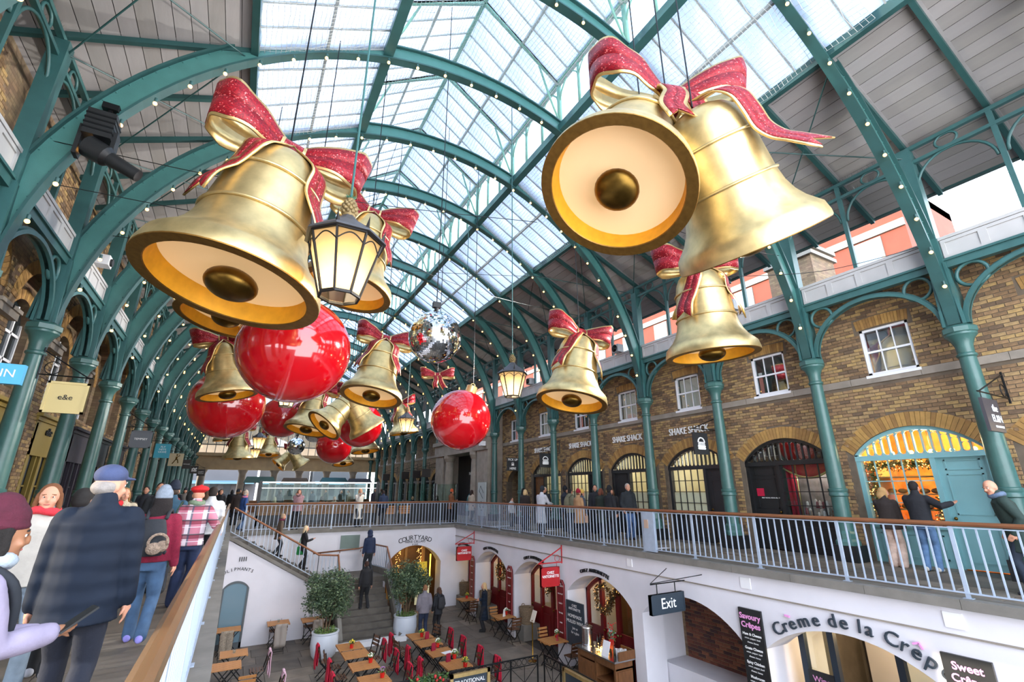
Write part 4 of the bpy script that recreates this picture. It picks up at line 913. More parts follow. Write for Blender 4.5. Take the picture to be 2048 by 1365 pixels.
def bow_parts(e, s=1.0, tails=True, tip=1.0, rise=.2):
    """bow sitting on a bell crown at z=2.05; loops along x, front towards -y"""
    for sg in (-1, 1):
        path = smoothpath([(sg * x, y, 2.13 + rise * x) for x, y in ((.05, -.08), (.26, -.2), (.52, -.31), (.78, -.31), (.96, -.16), (1.0, .05), (.9, .22), (.62, .24), (.3, .14), (.05, .06))], 5)
        n = len(path); cen = Vector((sg * .58, 0, 2.25)); S = []; N = []; W = []
        for i, p in enumerate(path):
            t = (path[min(i + 1, n - 1)] - path[max(i - 1, 0)]).normalized(); s_ = Vector((sg * .12 + .03 * math.sin(i), .05 * math.sin(i * .7), 1)).normalized(); nn = t.cross(s_).normalized(); q = p - cen; q.z = 0
            if nn.dot(q) < 0: nn = -nn
            S.append(s_); N.append(nn); W.append(.3 + .36 * min(1, abs(p.x) / .8) ** 1.2)
        g, r = ribbon(path, S, N, W); g.build('loop_lining', gold_edge, e, True); r.build('bow_loop', glit, e, True)
    ring = [Vector((0, .19 * math.cos(t), 2.15 + .2 * math.sin(t))) for t in [2 * PI * i / 16 for i in range(16)]]
    for x0, x1, m, gw in ((-.13, .13, glit, 0), (-.16, -.12, gold_edge, .05), (.12, .16, gold_edge, .05)):
        b = MB(); vs = [Vector((x0, p.y * (1 + gw), 2.15 + (p.z - 2.15) * (1 + gw))) for p in ring] + [Vector((x1, p.y * (1 + gw), 2.15 + (p.z - 2.15) * (1 + gw))) for p in ring]
        b.add(vs, [tuple(range(16))[::-1], tuple(range(16, 32))] + [(i, (i + 1) % 16, 16 + (i + 1) % 16, 16 + i) for i in range(16)]); b.build('knot' if not gw else 'knot_edging', m, e, .7)
    if tails:
        for ph0, ph1, zs in ((-2.2, -2.75, 1), (-.95, -.55, 1), (1.6, 2.0, .9)):
            C = []; S = []; N = []; W = []; m = 22
            for i in range(m):
                u = i / (m - 1); z = 2.06 - 1.12 * u * zs - .02; ph = ph0 + (ph1 - ph0) * u + .06 * math.sin(u * 7)
                r = max(.16, brad(max(.9, z)) * (1 if u > .2 else .55 + 2.2 * u)) + .035 + .13 * max(0, u - .62) ** 1.0 * 1.6 + .03 * math.sin(u * 9); zz = z + (.1 * (1 - u * 5) if u < .2 else 0)
                C.append(Vector((r * math.cos(ph), r * math.sin(ph), zz)))
            for i in range(m):
                t = (C[min(i + 1, m - 1)] - C[max(i - 1, 0)]).normalized(); rad = Vector((C[i].x, C[i].y, .25)).normalized(); s_ = t.cross(rad).normalized(); nn = s_.cross(t).normalized()
                if nn.dot(rad) < 0: nn = -nn
                S.append(s_); N.append(nn); W.append(.32 + .15 * i / m)
            g, r = ribbon(C, S, N, W, .12); g.build('tail_lining', gold_edge, e, True); r.build('bow_tail', glit, e, True)
def bell_proto(bow):
    e = empty('christmas_bell')
    b = MB(); b.lathe(BELL, 56); b.f = [f for f in b.f if len(f) != 56]; b.m = [0] * len(b.f); b.build('shell', gold, e, .7)
    b = MB()
    for z, r in ((.86, .645), (1.46, .592)): b.tube([(r * math.cos(t), r * math.sin(t), z) for t in [2 * PI * i / 48 for i in range(48)]], .022, 6, closed=True)
    b.build('bead', gold, e, True)
    b = MB(); b.lathe([(1.0, .0), (.995, -.012), (.86, -.012), (.85, .0)], 56, cap=False); b.build('rim', gold_rim, e, .5)
    b = MB(); b.lathe([(.855, -.005), (.83, .2), (.81, .26)], 56, cap=False); b.build('inner_wall', gold_in, e, True)
    b = MB(); b.lathe([(.82, .24), (.4, .25), (0, .25)], 48, cap=False); b.build('diffuser', diff_cream, e, True)
    b = MB(); b.tube([(0, 0, .25), (0, 0, .05)], .026, 8); b.build('clapper_rod', gold_edge, e)
    b = MB(); b.ball((0, 0, .05), (.29, .29, .17), 24, 14); b.build('clapper', brass_dk, e, True)
    if bow: bow_parts(e)
    return e
def orient(o, loc, ax, S, face=None, yaw=0):
    z = Vector(ax).normalized(); v = (Vector(loc) - Vector((0, 0, CAMH))) if face is None else Vector(face); y = (v - z * v.dot(z)).normalized(); y = Matrix.Rotation(yaw, 3, z) @ y; x = y.cross(z)
    o.rotation_mode = 'QUATERNION'; o.rotation_quaternion = Matrix((x, y, z)).transposed().to_quaternion(); o.location = loc; o.scale = (S, S, S)
def hang(o, top, z1, r=.012, name='cable', m=None):
    b = MB(); b.tube([top, (top[0], top[1], z1)], r, 6); c = b.build(name, m or black_metal, o); c.matrix_parent_inverse = Matrix.LocRotScale(o.location, o.rotation_quaternion if o.rotation_mode == 'QUATERNION' else o.rotation_euler, o.scale).inverted(); return c
def roofz(x): d = abs(x - XC); return 14.3 + (2.75 - d) * .71 if d < 2.75 else 12.62 - (d - 2.75) * .577
bell_a = bell_proto(True); bell_b = bell_proto(False); ua = ub = False
BELLS = [
('B1', (-.42, 5.92, 3.85), (.172, .076, .982), 1.0, 1, 'huge gold bell at the left with its mouth tipped towards the viewer', 0),
('B2', (1.48, 10.2, 5.88), (.194, .022, .981), 1.0, 1, 'gold bell with red bow directly behind the nearest street lantern', 0),
('B3', (-.77, 11.45, 5.18), (.147, .061, .987), 1.0, 1, 'gold bell mostly hidden behind the huge left bell, only its mouth showing', 0),
('B4', (3.67, 3.78, 5.25), (.461, .145, .875), 1.0, 0, 'huge gold bell of the near pair, its round mouth facing the viewer', 0),
('B5', (5.78, 3.4, 4.86), (-.514, -.076, .854), 1.0, 0, 'huge gold bell of the near pair, seen from its side', 0),
('B6', (8.87, 6.54, 4.49), (-.085, -.022, .996), 1.0, 1, 'gold bell with a red ribbon tail hanging below the near pair at the right', .55),
('B7', (7.85, 10.5, 3.98), (.215, .031, .976), 1.0, 1, 'gold bell with a straight red bow in front of the burger shops', .4),
('B8', (-.53, 13.2, 3.83), (-.217, .037, .976), .66, 1, 'gold bell in front of the left red bauble', 0),
('B9', (3.39, 15.41, 4.54), (.181, .13, .975), 1.0, 1, 'gold bell with bow between the largest red bauble and the large mirror ball', 0),
('B10', (2.45, 24.34, 4.36), (.198, .114, .974), 1.0, 1, 'gold bell left of the crossed middle pair of bells', 0),
('B11', (2.65, 20.04, 4.1), (.64, .169, .75), .78, 0, 'left bell of the crossed middle pair, showing its mouth', 0),
('B12', (4.44, 20.26, 4.08), (-.579, -.062, .813), .78, 0, 'right bell of the crossed middle pair, over a red bauble', 0),
('B13', (9.49, 31.97, 5.39), (-.17, .025, .985), 1.0, 1, 'gold bell behind the small lantern near the stone portal', 0),
('B14', (-.26, 39.43, 3.84), (-.062, -.005, .998), 1.0, 1, 'distant gold bell hanging low left of the small lanterns', 0),
('B15', (2.06, 48.37, 4.73), (-.007, .145, .989), .95, 1, 'distant gold bell behind the small lanterns', 0),
('B16', (2.9, 48.21, 3.87), (.686, .099, .721), .77, 0, 'left bell of the tiny far pair below the small mirror ball', 0),
('B17', (4.8, 47.16, 3.82), (-.631, -.025, .776), .81, 0, 'right bell of the tiny far pair below the small mirror ball', 0),
('B18', (8.04, 45.28, 3.95), (-.062, .224, .973), .95, 1, 'distant gold bell half behind the lowest small red bauble', 0),
('B19', (7.63, 34.81, 4.3), (-.115, .127, .985), 1.0, 1, 'gold bell half behind the red bauble under the crossed pair', 0),
('B20', (-1.43, 48.07, 5.86), (-.159, -.022, .987), 1.0, 1, 'farthest gold bell, high at the left below a red bauble', 0)]
for nm, loc, ax, S, bw, lb, yaw in BELLS:
    if bw: o = bell_a if not ua else copy_tree(bell_a); ua = True
    else: o = bell_b if not ub else copy_tree(bell_b); ub = True
    orient(o, loc, ax, S, yaw=yaw); tag(o, lb, 'bell', 'gold Christmas bells')
    top = Vector(loc) + Vector(ax).normalized() * 2.1 * S; hang(o, top, roofz(top.x))
b5 = [o for o in scene.objects if o.get('label', '').endswith('seen from its side')][0]; C = [Vector((r * math.cos(-.4), r * math.sin(-.4), z)) for r, z in ((.1, 2.14), (.38, 2.1), (.58, 1.92), (.655, 1.66), (.7, 1.4), (.82, 1.2), (.98, 1.06), (1.14, .92))]; C = smoothpath(C, 4); n = len(C); S = []; N = []
for i in range(n):
    t = (C[min(i + 1, n - 1)] - C[max(i - 1, 0)]).normalized(); s_ = Vector((math.sin(.4) + .35, math.cos(.4), 0)).normalized(); nn = t.cross(s_).normalized(); nn = nn if nn.dot(Vector((C[i].x, C[i].y, .4))) > 0 else -nn; S.append(nn.cross(t).normalized()); N.append(nn)
g, r = ribbon(C, S, N, [.34 + .06 * i / n for i in range(n)], .16); g.build('tail_lining', gold_edge, b5, True); r.build('ribbon_tail', glit, b5, True)
def bow_thing(loc, S, ax, lb, yaw=0, face=None, rise=.2, drape=None):
    e = empty('ribbon_bow'); bow_parts(e, tails=False, rise=rise)
    for sg, pts in ((1, drape or [(.08, -.2, 2.1), (.16, -.3, 1.95), (.2, -.34, 1.75), (.3, -.36, 1.5), (.42, -.4, 1.3)]), (-1, [(-.08, -.2, 2.1), (-.12, -.36, 1.95), (-.08, -.44, 1.75), (-.14, -.48, 1.5), (-.1, -.54, 1.3)])):
        pts = smoothpath(pts, 6); n = len(pts); S_ = []; N = []
        for i in range(n):
            t = (pts[min(i + 1, n - 1)] - pts[max(i - 1, 0)]).normalized(); s_ = Vector((.25, 1, .15)).normalized() if (drape and sg > 0) else Vector((1, 0, 0)); nn = t.cross(s_).normalized()
            if (drape and sg > 0 and nn.z < 0) or (not (drape and sg > 0) and nn.y > 0): nn = -nn
            S_.append(nn.cross(t).normalized()); N.append(nn)
        g, r = ribbon(pts, S_, N, [.26 + .08 * i / n for i in range(n)], .14); g.build('tail_lining', gold_edge, e, True); r.build('bow_tail', glit, e, True)
    orient(e, Vector(loc) - Vector(ax).normalized() * 2.1 * S, ax, S, face, yaw); tag(e, lb, 'bow', 'ribbon bows over bell pairs'); hang(e, Vector(loc) + Vector((0, 0, .12)), roofz(loc[0])); return e
bow_thing((4.85, 3.75, 7.2), 1.2, (0.16, .05, .98), 'big red glitter bow joining the near pair of bells', yaw=.4, rise=.42)
bow_thing((3.85, 20.3, 5.6), .78, (0, .05, 1), 'red glitter bow joining the crossed middle pair of bells')
bow_thing((4.0, 47.8, 5.35), .8, (0, .05, 1), 'tiny red bow joining the far pair of bells')
# ---- red baubles
def bauble(loc, r, lb, tilt=(0, 0, 1), bow=False):
    e = empty('christmas_bauble'); b = MB(); b.ball((0, 0, 0), 1, 64, 40); b.build('sphere', red_bauble, e, True)
    b = MB(); b.lathe([(.19, .96), (.19, 1.2), (.17, 1.22), (0, 1.22)], 24); b.build('cap', gold_edge, e, .6)
    b = MB(); b.tube([(.07 * math.cos(t), 0, 1.26 + .07 * math.sin(t)) for t in [2 * PI * i / 14 for i in range(14)]], .016, 6, closed=True); b.build('hook', gold_edge, e, True)
    orient(e, loc, tilt, r); tag(e, lb, 'bauble', 'red Christmas baubles'); top = Vector(loc) + Vector(tilt).normalized() * 1.32 * r; hang(e, top, roofz(top.x))
bauble((.57, 9.38, 4.16), 1.0, 'largest glossy red bauble, below the huge left bell')
bauble((-.6, 15.83, 4.05), 1.0, 'glossy red bauble at the left behind a gold bell')
bauble((1.47, 25.94, 5.14), 1.0, 'glossy red bauble behind the hanging lantern, left of the crossed bells')
bauble((6.22, 14.51, 3.89), 1.0, 'glossy red bauble at the right with gold cap showing', (.3, -.05, .95))
bauble((4.51, 22.2, 4.5), 1.0, 'glossy red bauble behind the right bell of the crossed pair')
bauble((4.62, 29.49, 4.14), 1.0, 'lowest small red bauble above the far columns')
e = bow_thing((5.35, 14.6, 5.3), .55, (0, .05, 1), 'small red bow at the upper left of the right bauble')
# ---- mirror balls
def disco(loc, r, nlat, lb):
    e = empty('mirror_ball'); b = MB(); b.ball((0, 0, 0), r * .985, 32, 20); b.build('core', charcoal, e, True); t = MB(); rnd = random.Random(3)
    for i in range(nlat):
        a0, a1 = PI * i / nlat, PI * (i + 1) / nlat; am = (a0 + a1) / 2; n = max(4, int(2 * nlat * math.sin(am)))
        for j in range(n):
            q0, q1 = 2 * PI * j / n, 2 * PI * (j + 1) / n; c = Vector((math.sin(am) * math.cos((q0 + q1) / 2), math.sin(am) * math.sin((q0 + q1) / 2), math.cos(am)))
            jx = Vector((rnd.gauss(0, .035), rnd.gauss(0, .035), rnd.gauss(0, .035))); nn = (c + jx).normalized(); u = Vector((0, 0, 1)).cross(nn); u = u.normalized() if u.length > 1e-3 else Vector((1, 0, 0)); v = nn.cross(u)
            w_ = r * math.sin(am) * (q1 - q0) * .46; h = r * (a1 - a0) * .46; p = c * r; t.add([p + u * x + v * y for x, y in ((-w_, -h), (w_, -h), (w_, h), (-w_, h))], [(0, 1, 2, 3)])
    t.build('mirror_tiles', mirror, e, kind='stuff'); b = MB(); b.lathe([(.05, r * .98), (.05, r + .12), (.0, r + .13)], 10); b.box(-.09, .09, -.06, .06, r + .12, r + .26); b.build('motor', black, e)
    e.location = loc; tag(e, lb, 'mirror ball', 'mirror balls'); hang(e, Vector(loc) + Vector((0, 0, r + .25)), roofz(loc[0]))
disco((3.5, 9.84, 5.02), .61, 44, 'large silver mirror ball in the middle of the hall')
disco((3.31, 37.8, 4.74), .6, 22, 'small far silver mirror ball over the tiny pair of bells')
disco((3.6, 30.5, 5.0), .6, 22, 'far silver mirror ball half hidden below the gold bells')
disco((5.1, 27.5, 5.6), .6, 22, 'silver mirror ball peeping out behind the crossed pair')
# ---- street lanterns hanging on rods
lamp_frame = mat('dark_lantern_iron', '#1f1c1a', .5, .4, var=(6, .15)); opal = mat('lantern_bulb', '#fff1d0', .4, emit=7, ecol='#ffd9a0')
lamp_roof = mat('grey_lantern_roof', '#4c4c4f', .5, .4, var=(4, .15))
def lantern_proto():
    e = empty('street_lantern'); n = 8; R1, R0, H_ = .4, .215, .66
    def c(r, z, i): t = 2 * PI * (i + .5) / n; return Vector((r * math.cos(t), r * math.sin(t), z))
    b = MB(); b.lathe([(.45, H_), (.44, H_ + .03), (.16, H_ + .24), (.1, H_ + .3), (.07, H_ + .34)], 8, Matrix.Rotation(PI / 8, 4, 'Z')); b.build('roof', lamp_roof, e)
    for i in range(n):
        b = MB(); b.bar(c(R0, 0, i), c(R1, H_, i), .022, .022); b.bar(c(R1, H_, i), c(R1, H_, i + 1), .03, .035); b.bar(c(R0, 0, i), c(R0, 0, i + 1), .025, .03)
        m0 = (c(R1 * .97, H_ * .93, i) + c(R1 * .97, H_ * .93, i + 1)) / 2; q0 = c(R1 * .93, H_ * .78, i); q1 = c(R1 * .93, H_ * .78, i + 1); b.tube(smoothpath([q0, q0.lerp(m0, .55) + Vector((0, 0, .02)), m0, q1.lerp(m0, .55) + Vector((0, 0, .02)), q1], 3), .008, 5); b.build('frame_bar', lamp_frame, e)
        b = MB(); p = c(R1 * 1.05, H_ + .02, i); o = p.normalized(); b.add([p + Vector((0, 0, -.02)) - o * .02, c(R1, H_, i) + Vector((.025, 0, .03)), c(R1, H_, i) + Vector((-.025, 0, .03)), p + o * .03 + Vector((0, 0, .14))], [(0, 1, 3), (1, 2, 3), (2, 0, 3), (0, 2, 1)]); b.build('crest', lamp_frame, e)
        b = MB(); b.poly([c(R0 * .97, .02, i), c(R0 * .97, .02, i + 1), c(R1 * .97, H_ - .01, i + 1), c(R1 * .97, H_ - .01, i)], Vector((0, 0, 0)) + (c(1, 0, i) + c(1, 0, i + 1)).normalized(), .005); b.build('pane', lamp_glass, e)
    b = MB(); b.ball((0, 0, .36), (.1, .1, .16), 16, 10); b.build('lamp_bulb', opal, e, True)
    b = MB()
    for k in range(7):
        z = H_ + .36 + k * .032; r = [.06, .085, .095, .095, .085, .065, .04][k]
        for j in range(8): t = 2 * PI * (j + .5 * (k % 2)) / 8; b.ball((r * .8 * math.cos(t), r * .8 * math.sin(t), z), .026, 6, 5)
    b.lathe([(.07, H_ + .33), (.07, H_ + .36), (.08, H_ + .45), (.04, H_ + .58), (0, H_ + .58)], 12); b.build('pineapple_finial', mat('weathered_pineapple', '#7d6a45', .6, .3, var=(20, .3)), e, True)
    b = MB()
    for j in range(9): t = 2 * PI * j / 9; d = Vector((math.cos(t), math.sin(t), 0)); p = Vector((0, 0, H_ + .56)); s_ = Vector((-d.y, d.x, 0)) * .018; b.add([p - s_, p + s_, p + d * .07 + Vector((0, 0, .06)), p + d * .03 + Vector((0, 0, .05))], [(0, 1, 2), (0, 2, 3), (1, 3, 2), (0, 3, 1)])
    b.build('finial_leaf', mat('patina_leaf', '#3c6b52', .6), e); return e
lan = lantern_proto(); lu = False
for loc, S, lb in (((.66, 5.0, 3.62), 1.0, 'nearest black street lantern with pineapple finial beside the huge left bell'), ((6.3, 11.13, 4.1), .98, 'street lantern hanging left of the bell before the burger shops'), ((1.05, 17.8, 4.4), 1.0, 'street lantern half hidden under the largest red bauble'),
    ((1.08, 26.38, 4.3), 1.0, 'street lantern in front of the middle left bauble'), ((.77, 33.1, 4.1), 1.0, 'far street lantern, second smallest at the left'), ((.88, 44, 4.2), 1.0, 'farthest tiny street lantern above the crowd'), ((6.91, 23.0, 4.4), 1.0, 'street lantern in front of a gold bell near the stone portal'),
    ((6.6, 29, 5.4), 1.0, 'street lantern peeping out under the crossed pair'), ((-.9, 40, 5.6), 1.0, 'far street lantern by the left bells'), ((1.2, 52.5, 5.6), 1.0, 'street lantern added to light the left half of the far gallery'), ((7.6, 52.5, 5.6), 1.0, 'street lantern added to light the right half of the far gallery')):
    o = lan if not lu else copy_tree(lan); lu = True; o.location = loc; o.scale = (S, S, S); tag(o, lb, 'lantern', 'hanging street lanterns')
    hang(o, Vector(loc) + Vector((0, 0, 1.2 * S)), roofz(loc[0]) + .1, .014, 'hanging_rod', iron)
    ld = bpy.data.lights.new('lantern_light', 'POINT'); ld.energy = 7 if loc[1] < 50 else 120; ld.color = (1, .8, .52); ld.shadow_soft_size = .12; q = bpy.data.objects.new('lantern_light', ld); link(q); q.parent = o; q.location = (0, 0, .16)  # the two farthest lanterns are added, stronger, to light the hall end
# ---- show light on the left roof arch, parapet boxes with added fill spots, cameras
e = empty('stage_light', (-3.05, 9.45, 7.6), label='black moving stage light with long snoot on the left roof arch', cat='stage light')
b = MB(); b.box(-.2, .2, -.18, .18, -.1, .42); b.box(-.26, -.2, -.1, .1, -.5, .1); b.box(.2, .26, -.1, .1, -.5, .1); b.build('yoke', black, e)
b = MB(); b.tube([(-.1, 0, -.25), (.18, -.02, -.38), (.24, -.02, -.41), (.68, -.05, -.62)], [.2, .19, .13, .11], 14); b.build('barrel', black, e, .6)
b = MB(); b.tube([(0, .05, .4), (0, .15, .72)], .04, 8); b.box(-.12, .12, .05, .28, .66, .78); b.build('clamp', black_metal, e)
b = MB()
for i in range(4): b.box(-.21, .21, -.19, .19, 0 + .1 * i, .03 + .1 * i)
b.build('cooling_fins', black_metal, e)
for i, y in enumerate((8.55, 13.9, 20.8, 30.0, 39.2)):  # boxes carry added spots; the two farthest boxes are invented
    e = empty('fill_box', (12.88, y, 7.02), label='grey box with an added spot on the right parapet, %s along' % ORD[i], cat='fill_box', group='parapet boxes with added spots'); gs = mat('grey_plastic', '#9aa0a4', .5); M_ = Matrix.Rotation(-PI / 2, 4, 'Y')
    b = MB(); b.box(-.16, .14, -.18, .18, .02, .34); b.build('housing', gs, e); b = MB(); b.lathe([(.05, 0), (.07, .03), (.15, .06)], 20, Matrix.Translation((-.13, 0, .18)) @ M_); b.build('round_front', black, e, True); b = MB(); b.box(-.02, .05, -.03, .03, -.01, .03); b.build('bracket', gs, e)
    ld = bpy.data.lights.new('fill_spot', 'SPOT'); ld.energy = 3200; ld.spot_size = 1.9; ld.spot_blend = 1; ld.shadow_soft_size = .25; ld.color = (1, .96, .9); q = bpy.data.objects.new('fill_spot', ld); link(q); q.parent = e; q.location = (-.25, 0, .18); q.rotation_euler = Vector((-17, .5, -3.2)).to_track_quat('-Z', 'Y').to_euler()  # added spot in each box, brightens the left arcade
for loc, lb in (((-3.95, 14.3, 7.03), 'white boxed camera housing on the left parapet'), ((12.42, 25.7, 4.2), 'small white camera dome beside the stone portal')):
    e = empty('security_camera', loc, label=lb, cat='camera'); b = MB(); b.box(-.12, .3, -.16, .16, 0, .26); b.build('housing', white_paint, e); b = MB(); b.lathe([(.1, 0), (.1, .06), (.0, .08)], 16, Matrix.Translation((.29, 0, .12)) @ Matrix.Rotation(PI / 2, 4, 'Y')); b.build('lens', black, e)
# thin black stay wires across the hall
for i, (p, q) in enumerate((((-3.5, 9.7, 6.6), (3.5, 12.7, 9.2)), ((-3.9, 9.7, 7.4), (5.2, 8.0, 7.6)), ((-3.6, 12.77, 7.2), (8.8, 12.7, 9.0)), ((3.67, 5, 6.2), (12.6, 6.6, 8.0)), ((1.0, 10.2, 7.2), (11.0, 15.8, 9.2)), ((12.8, 3.5, 6.9), (9.6, 6.5, 6.6)))):
    b = MB(); m = (Vector(p) + Vector(q)) / 2 + Vector((0, 0, -.25)); b.tube(smoothpath([p, m, q], 8), .008, 5); tag(b.build('stay_wire', black_metal), 'thin black stay wire ' + ('under the stage light at the left', 'from the left arcade to the near pair of bells', 'crossing the hall behind the largest bauble', 'from the near pair of bells to the right arcade', 'above the large mirror ball', 'slanting down at the right edge parapet')[i], 'wire', 'stay wires across the hall')
# ================================================================ hanging signs and lettering
def hang_sign(name, x0, x1, z0, z1, y, board, frame_m, label, group, wall_x, lines, th=.05, border=.045, bracket=True, brm=None, cat='sign'):
    """board hung from a scrolled bracket; both faces along Y; lines: (text, size, mat, dz)"""
    e = empty(name, (0, 0, 0), label=label, cat=cat, group=group); brm = brm or black_metal
    b = MB(); b.box(x0, x1, y - th / 2, y + th / 2, z0, z1); b.build('board', board, e)
    if frame_m:
        b = MB(); t = th / 2 + .012
        for a, c, d, f in ((x0, x1, z0, z0 + border), (x0, x1, z1 - border, z1), (x0, x0 + border, z0, z1), (x1 - border, x1, z0, z1)): b.box(a, c, y - t, y + t, d, f)
        b.build('frame', frame_m, e)
    for tx, sz, mt, dz, dx in lines: text(tx, sz, mt, ((x0 + x1) / 2 + dx, y - th / 2 - .008, (z0 + z1) / 2 + dz), (1, 0, 0), (0, 0, 1), e, .004)
    if bracket:
        sg = 1 if wall_x > (x0 + x1) / 2 else -1; far = x0 if sg > 0 else x1; b = MB()
        b.tube([(wall_x, y, z1 + .12), (far - sg * .02, y, z1 + .12)], .014, 6); b.tube([(wall_x, y, z1 + .62), (far + sg * .08, y, z1 + .13)], .014, 6); b.tube([(wall_x, y, z1 + .02), (wall_x, y, z1 + .68)], .02, 6)
        cx = wall_x - sg * .2; b.tube([(cx + .13 * math.cos(t), y, z1 + .27 + .13 * math.sin(t)) for t in [2 * PI * i / 16 for i in range(16)]], .01, 5, closed=True)
        for xx in (x0 + .1, x1 - .1): b.tube([(xx, y, z1), (xx, y, z1 + .12)], .008, 5)
        b.build('bracket', brm, e, .7)
    return e
GL = 'hanging shop signs of the left arcade'; GR = 'hanging shop signs of the right arcade'
cream = mat('cream_sign', '#d8c489', .5); grey_s = mat('grey_sign', '#595d63', .5); teal_s = mat('turquoise_sign', '#2f96a8', .5); sand_s = mat('sand_sign', '#c2b08a', .6); brown_s = mat('brown_black_sign', '#2a2320', .5); sky_s = mat('sky_blue_sign', '#56b4dd', .5)
hang_sign('hanging_sign', -4.3, -3.04, 3.12, 3.42, 9.55, sky_s, None, 'sky blue sign ending in MIN on the column at the left edge', GL, -3.9, [('MIN', .17, white_txt, 0, .4)], th=.1, bracket=False)
hang_sign('hanging_sign', -3.66, -3.0, 3.12, 3.76, 12.72, cream, cream, 'cream framed sign reading e&e', GL, -3.86, [('e&e', .15, black_txt, 0, 0)])
hang_sign('hanging_sign', -3.68, -3.04, 3.14, 3.77, 22.0, grey_s, grey_s, 'grey framed sign with white slanted lettering', GL, -3.86, [('TEMPSEY', .1, white_txt, 0, 0)])
hang_sign('hanging_sign', -3.68, -3.06, 3.14, 3.8, 28.18, teal_s, None, 'turquoise square sign with three lines of lettering', GL, -3.86, [('FLY\nNEYS\nVAWE', .12, white_txt, .06, 0)])
e = hang_sign('hanging_sign', -3.7, -3.0, 3.03, 3.75, 34.2, sand_s, None, 'sand coloured sign with a running gold figure', GL, -3.86, [])
b = MB(); b.tube([(-3.5, 34.16, 3.15), (-3.38, 34.16, 3.36), (-3.28, 34.16, 3.42), (-3.22, 34.16, 3.2)], .028, 6); b.tube([(-3.34, 34.16, 3.38), (-3.33, 34.16, 3.56)], .05, 6); b.tube([(-3.33, 34.16, 3.55), (-3.2, 34.16, 3.6), (-3.22, 34.16, 3.68)], .018, 6); b.ball((-3.33, 34.16, 3.66), .045, 8, 6); b.build('figure', brass_dk, e)
hang_sign('hanging_sign', -3.56, -3.05, 3.13, 3.74, 40.55, brown_s, None, 'dark brown square sign, fifth along the left arcade', GL, -3.86, [('FERNLEE', .1, white_txt, 0, 0)])
e = hang_sign('hanging_sign', -3.5, -2.95, 3.0, 3.6, 46.7, brown_s, None, 'small dark sign with a white emblem at the far left', GL, -3.86, [])
b = MB()
for i in range(4): b.ball((-3.36 + .09 * i, 46.66, 3.35 + .05 * (i % 2)), .05, 6, 4); b.box(-3.38 + .09 * i, -3.33 + .09 * i, 46.65, 46.67, 3.15, 3.3)
b.build('emblem', white_txt, e)
hang_sign('hanging_sign', -3.2, -2.6, 2.9, 3.45, 49.8, brown_s, None, 'farthest dark framed sign of the left arcade', GL, -3.86, [('HAPPY\nSOCKS', .13, white_txt, 0, 0)])
def burger(e, cx, cz, s, y):
    b = MB(); r = .018 * s / .5
    b.tube(arc((cx, y, cz + .05 * s), .24 * s, 0, PI, 14, (1, 0, 0)) + [Vector((cx - .24 * s, y, cz + .05 * s)), Vector((cx + .24 * s, y, cz + .05 * s))], r, 5)
    b.tube([(cx - .24 * s + .06 * s * i, y, cz - .03 * s + (.025 * s if i % 2 else -.02 * s)) for i in range(9)], r, 5)
    for z in (-.14, -.25): b.tube([(cx - .24 * s, y, cz + (z + .03) * s), (cx + .24 * s, y, cz + (z + .03) * s), (cx + .27 * s, y, cz + z * s), (cx + .24 * s, y, cz + (z - .035) * s), (cx - .24 * s, y, cz + (z - .035) * s), (cx - .27 * s, y, cz + z * s)], r, 5, closed=True)
    b.build('burger_emblem', white_txt, e, True)
for x0, x1, z0, z1, y, lb in ((11.95, 12.6, 2.66, 3.32, 9.9, 'black square sign with white burger outline nearest the viewer'), (12.28, 12.9, 2.66, 3.32, 19.1, 'black square sign with white burger outline over the queue')):
    e = hang_sign('hanging_sign', x0, x1, z0, z1, y, charcoal, None, lb, GR, 13.45, []); burger(e, (x0 + x1) / 2, (z0 + z1) / 2, .6, y - .035)
e = hang_sign('hanging_sign', 12.17, 12.84, 2.62, 3.28, 22.1, charcoal, None, 'black sign reading PICK UP HERE beside the portal', GR, 13.45, [('PICK UP', .16, white_txt, .23, 0), ('HERE', .17, white_txt, -.22, 0)]); burger(e, 12.5, 2.97, .28, 22.065)
hang_sign('hanging_sign', 11.85, 12.6, 2.64, 3.26, 3.2, mat('plum_grey_sign', '#3a383e', .5), None, 'dark sign of the deli and bakery on the nearest right column', GR, 13.45, [('the', .2, white_txt, .13, .1), ('EL&N', .2, white_txt, -.07, .08), ('DELI & BAKERY', .06, white_txt, -.22, .1)])
for i, (x, y) in enumerate(((12.1, 34.5), (12.4, 37.6), (12.4, 40.6), (12.4, 46.7))):
    hang_sign('hanging_sign', x - .3, x + .35, 2.6, 3.2, y, brown_s, None, 'dark hanging sign beyond the portal, %s along' % ORD[i], GR, 13.45, [('STORE', .12, white_txt, 0, 0)] if False else [])
for k in (2, 3, 4, 5):
    e = empty('shop_lettering', label='white SHAKE SHACK lettering on brick, %s of four from the right' % ORD[k - 2].replace('nearest', 'first'), cat='lettering', group='lettering over the burger shops')
    text('SHAKE SHACK', .34, white_txt, (13.5, bay(k) + .12, 3.62), (0, -1, 0), (0, 0, 1), e, .02, sx=.78)
o_ = [o for o in scene.objects if o.get('label', '').startswith('mustard yellow') and 'fourth' in o['label']][0]
text('e&e', .3, black_txt, (XL + .035, bay(4), 3.14), (0, 1, 0), (0, 0, 1), o_, .02)
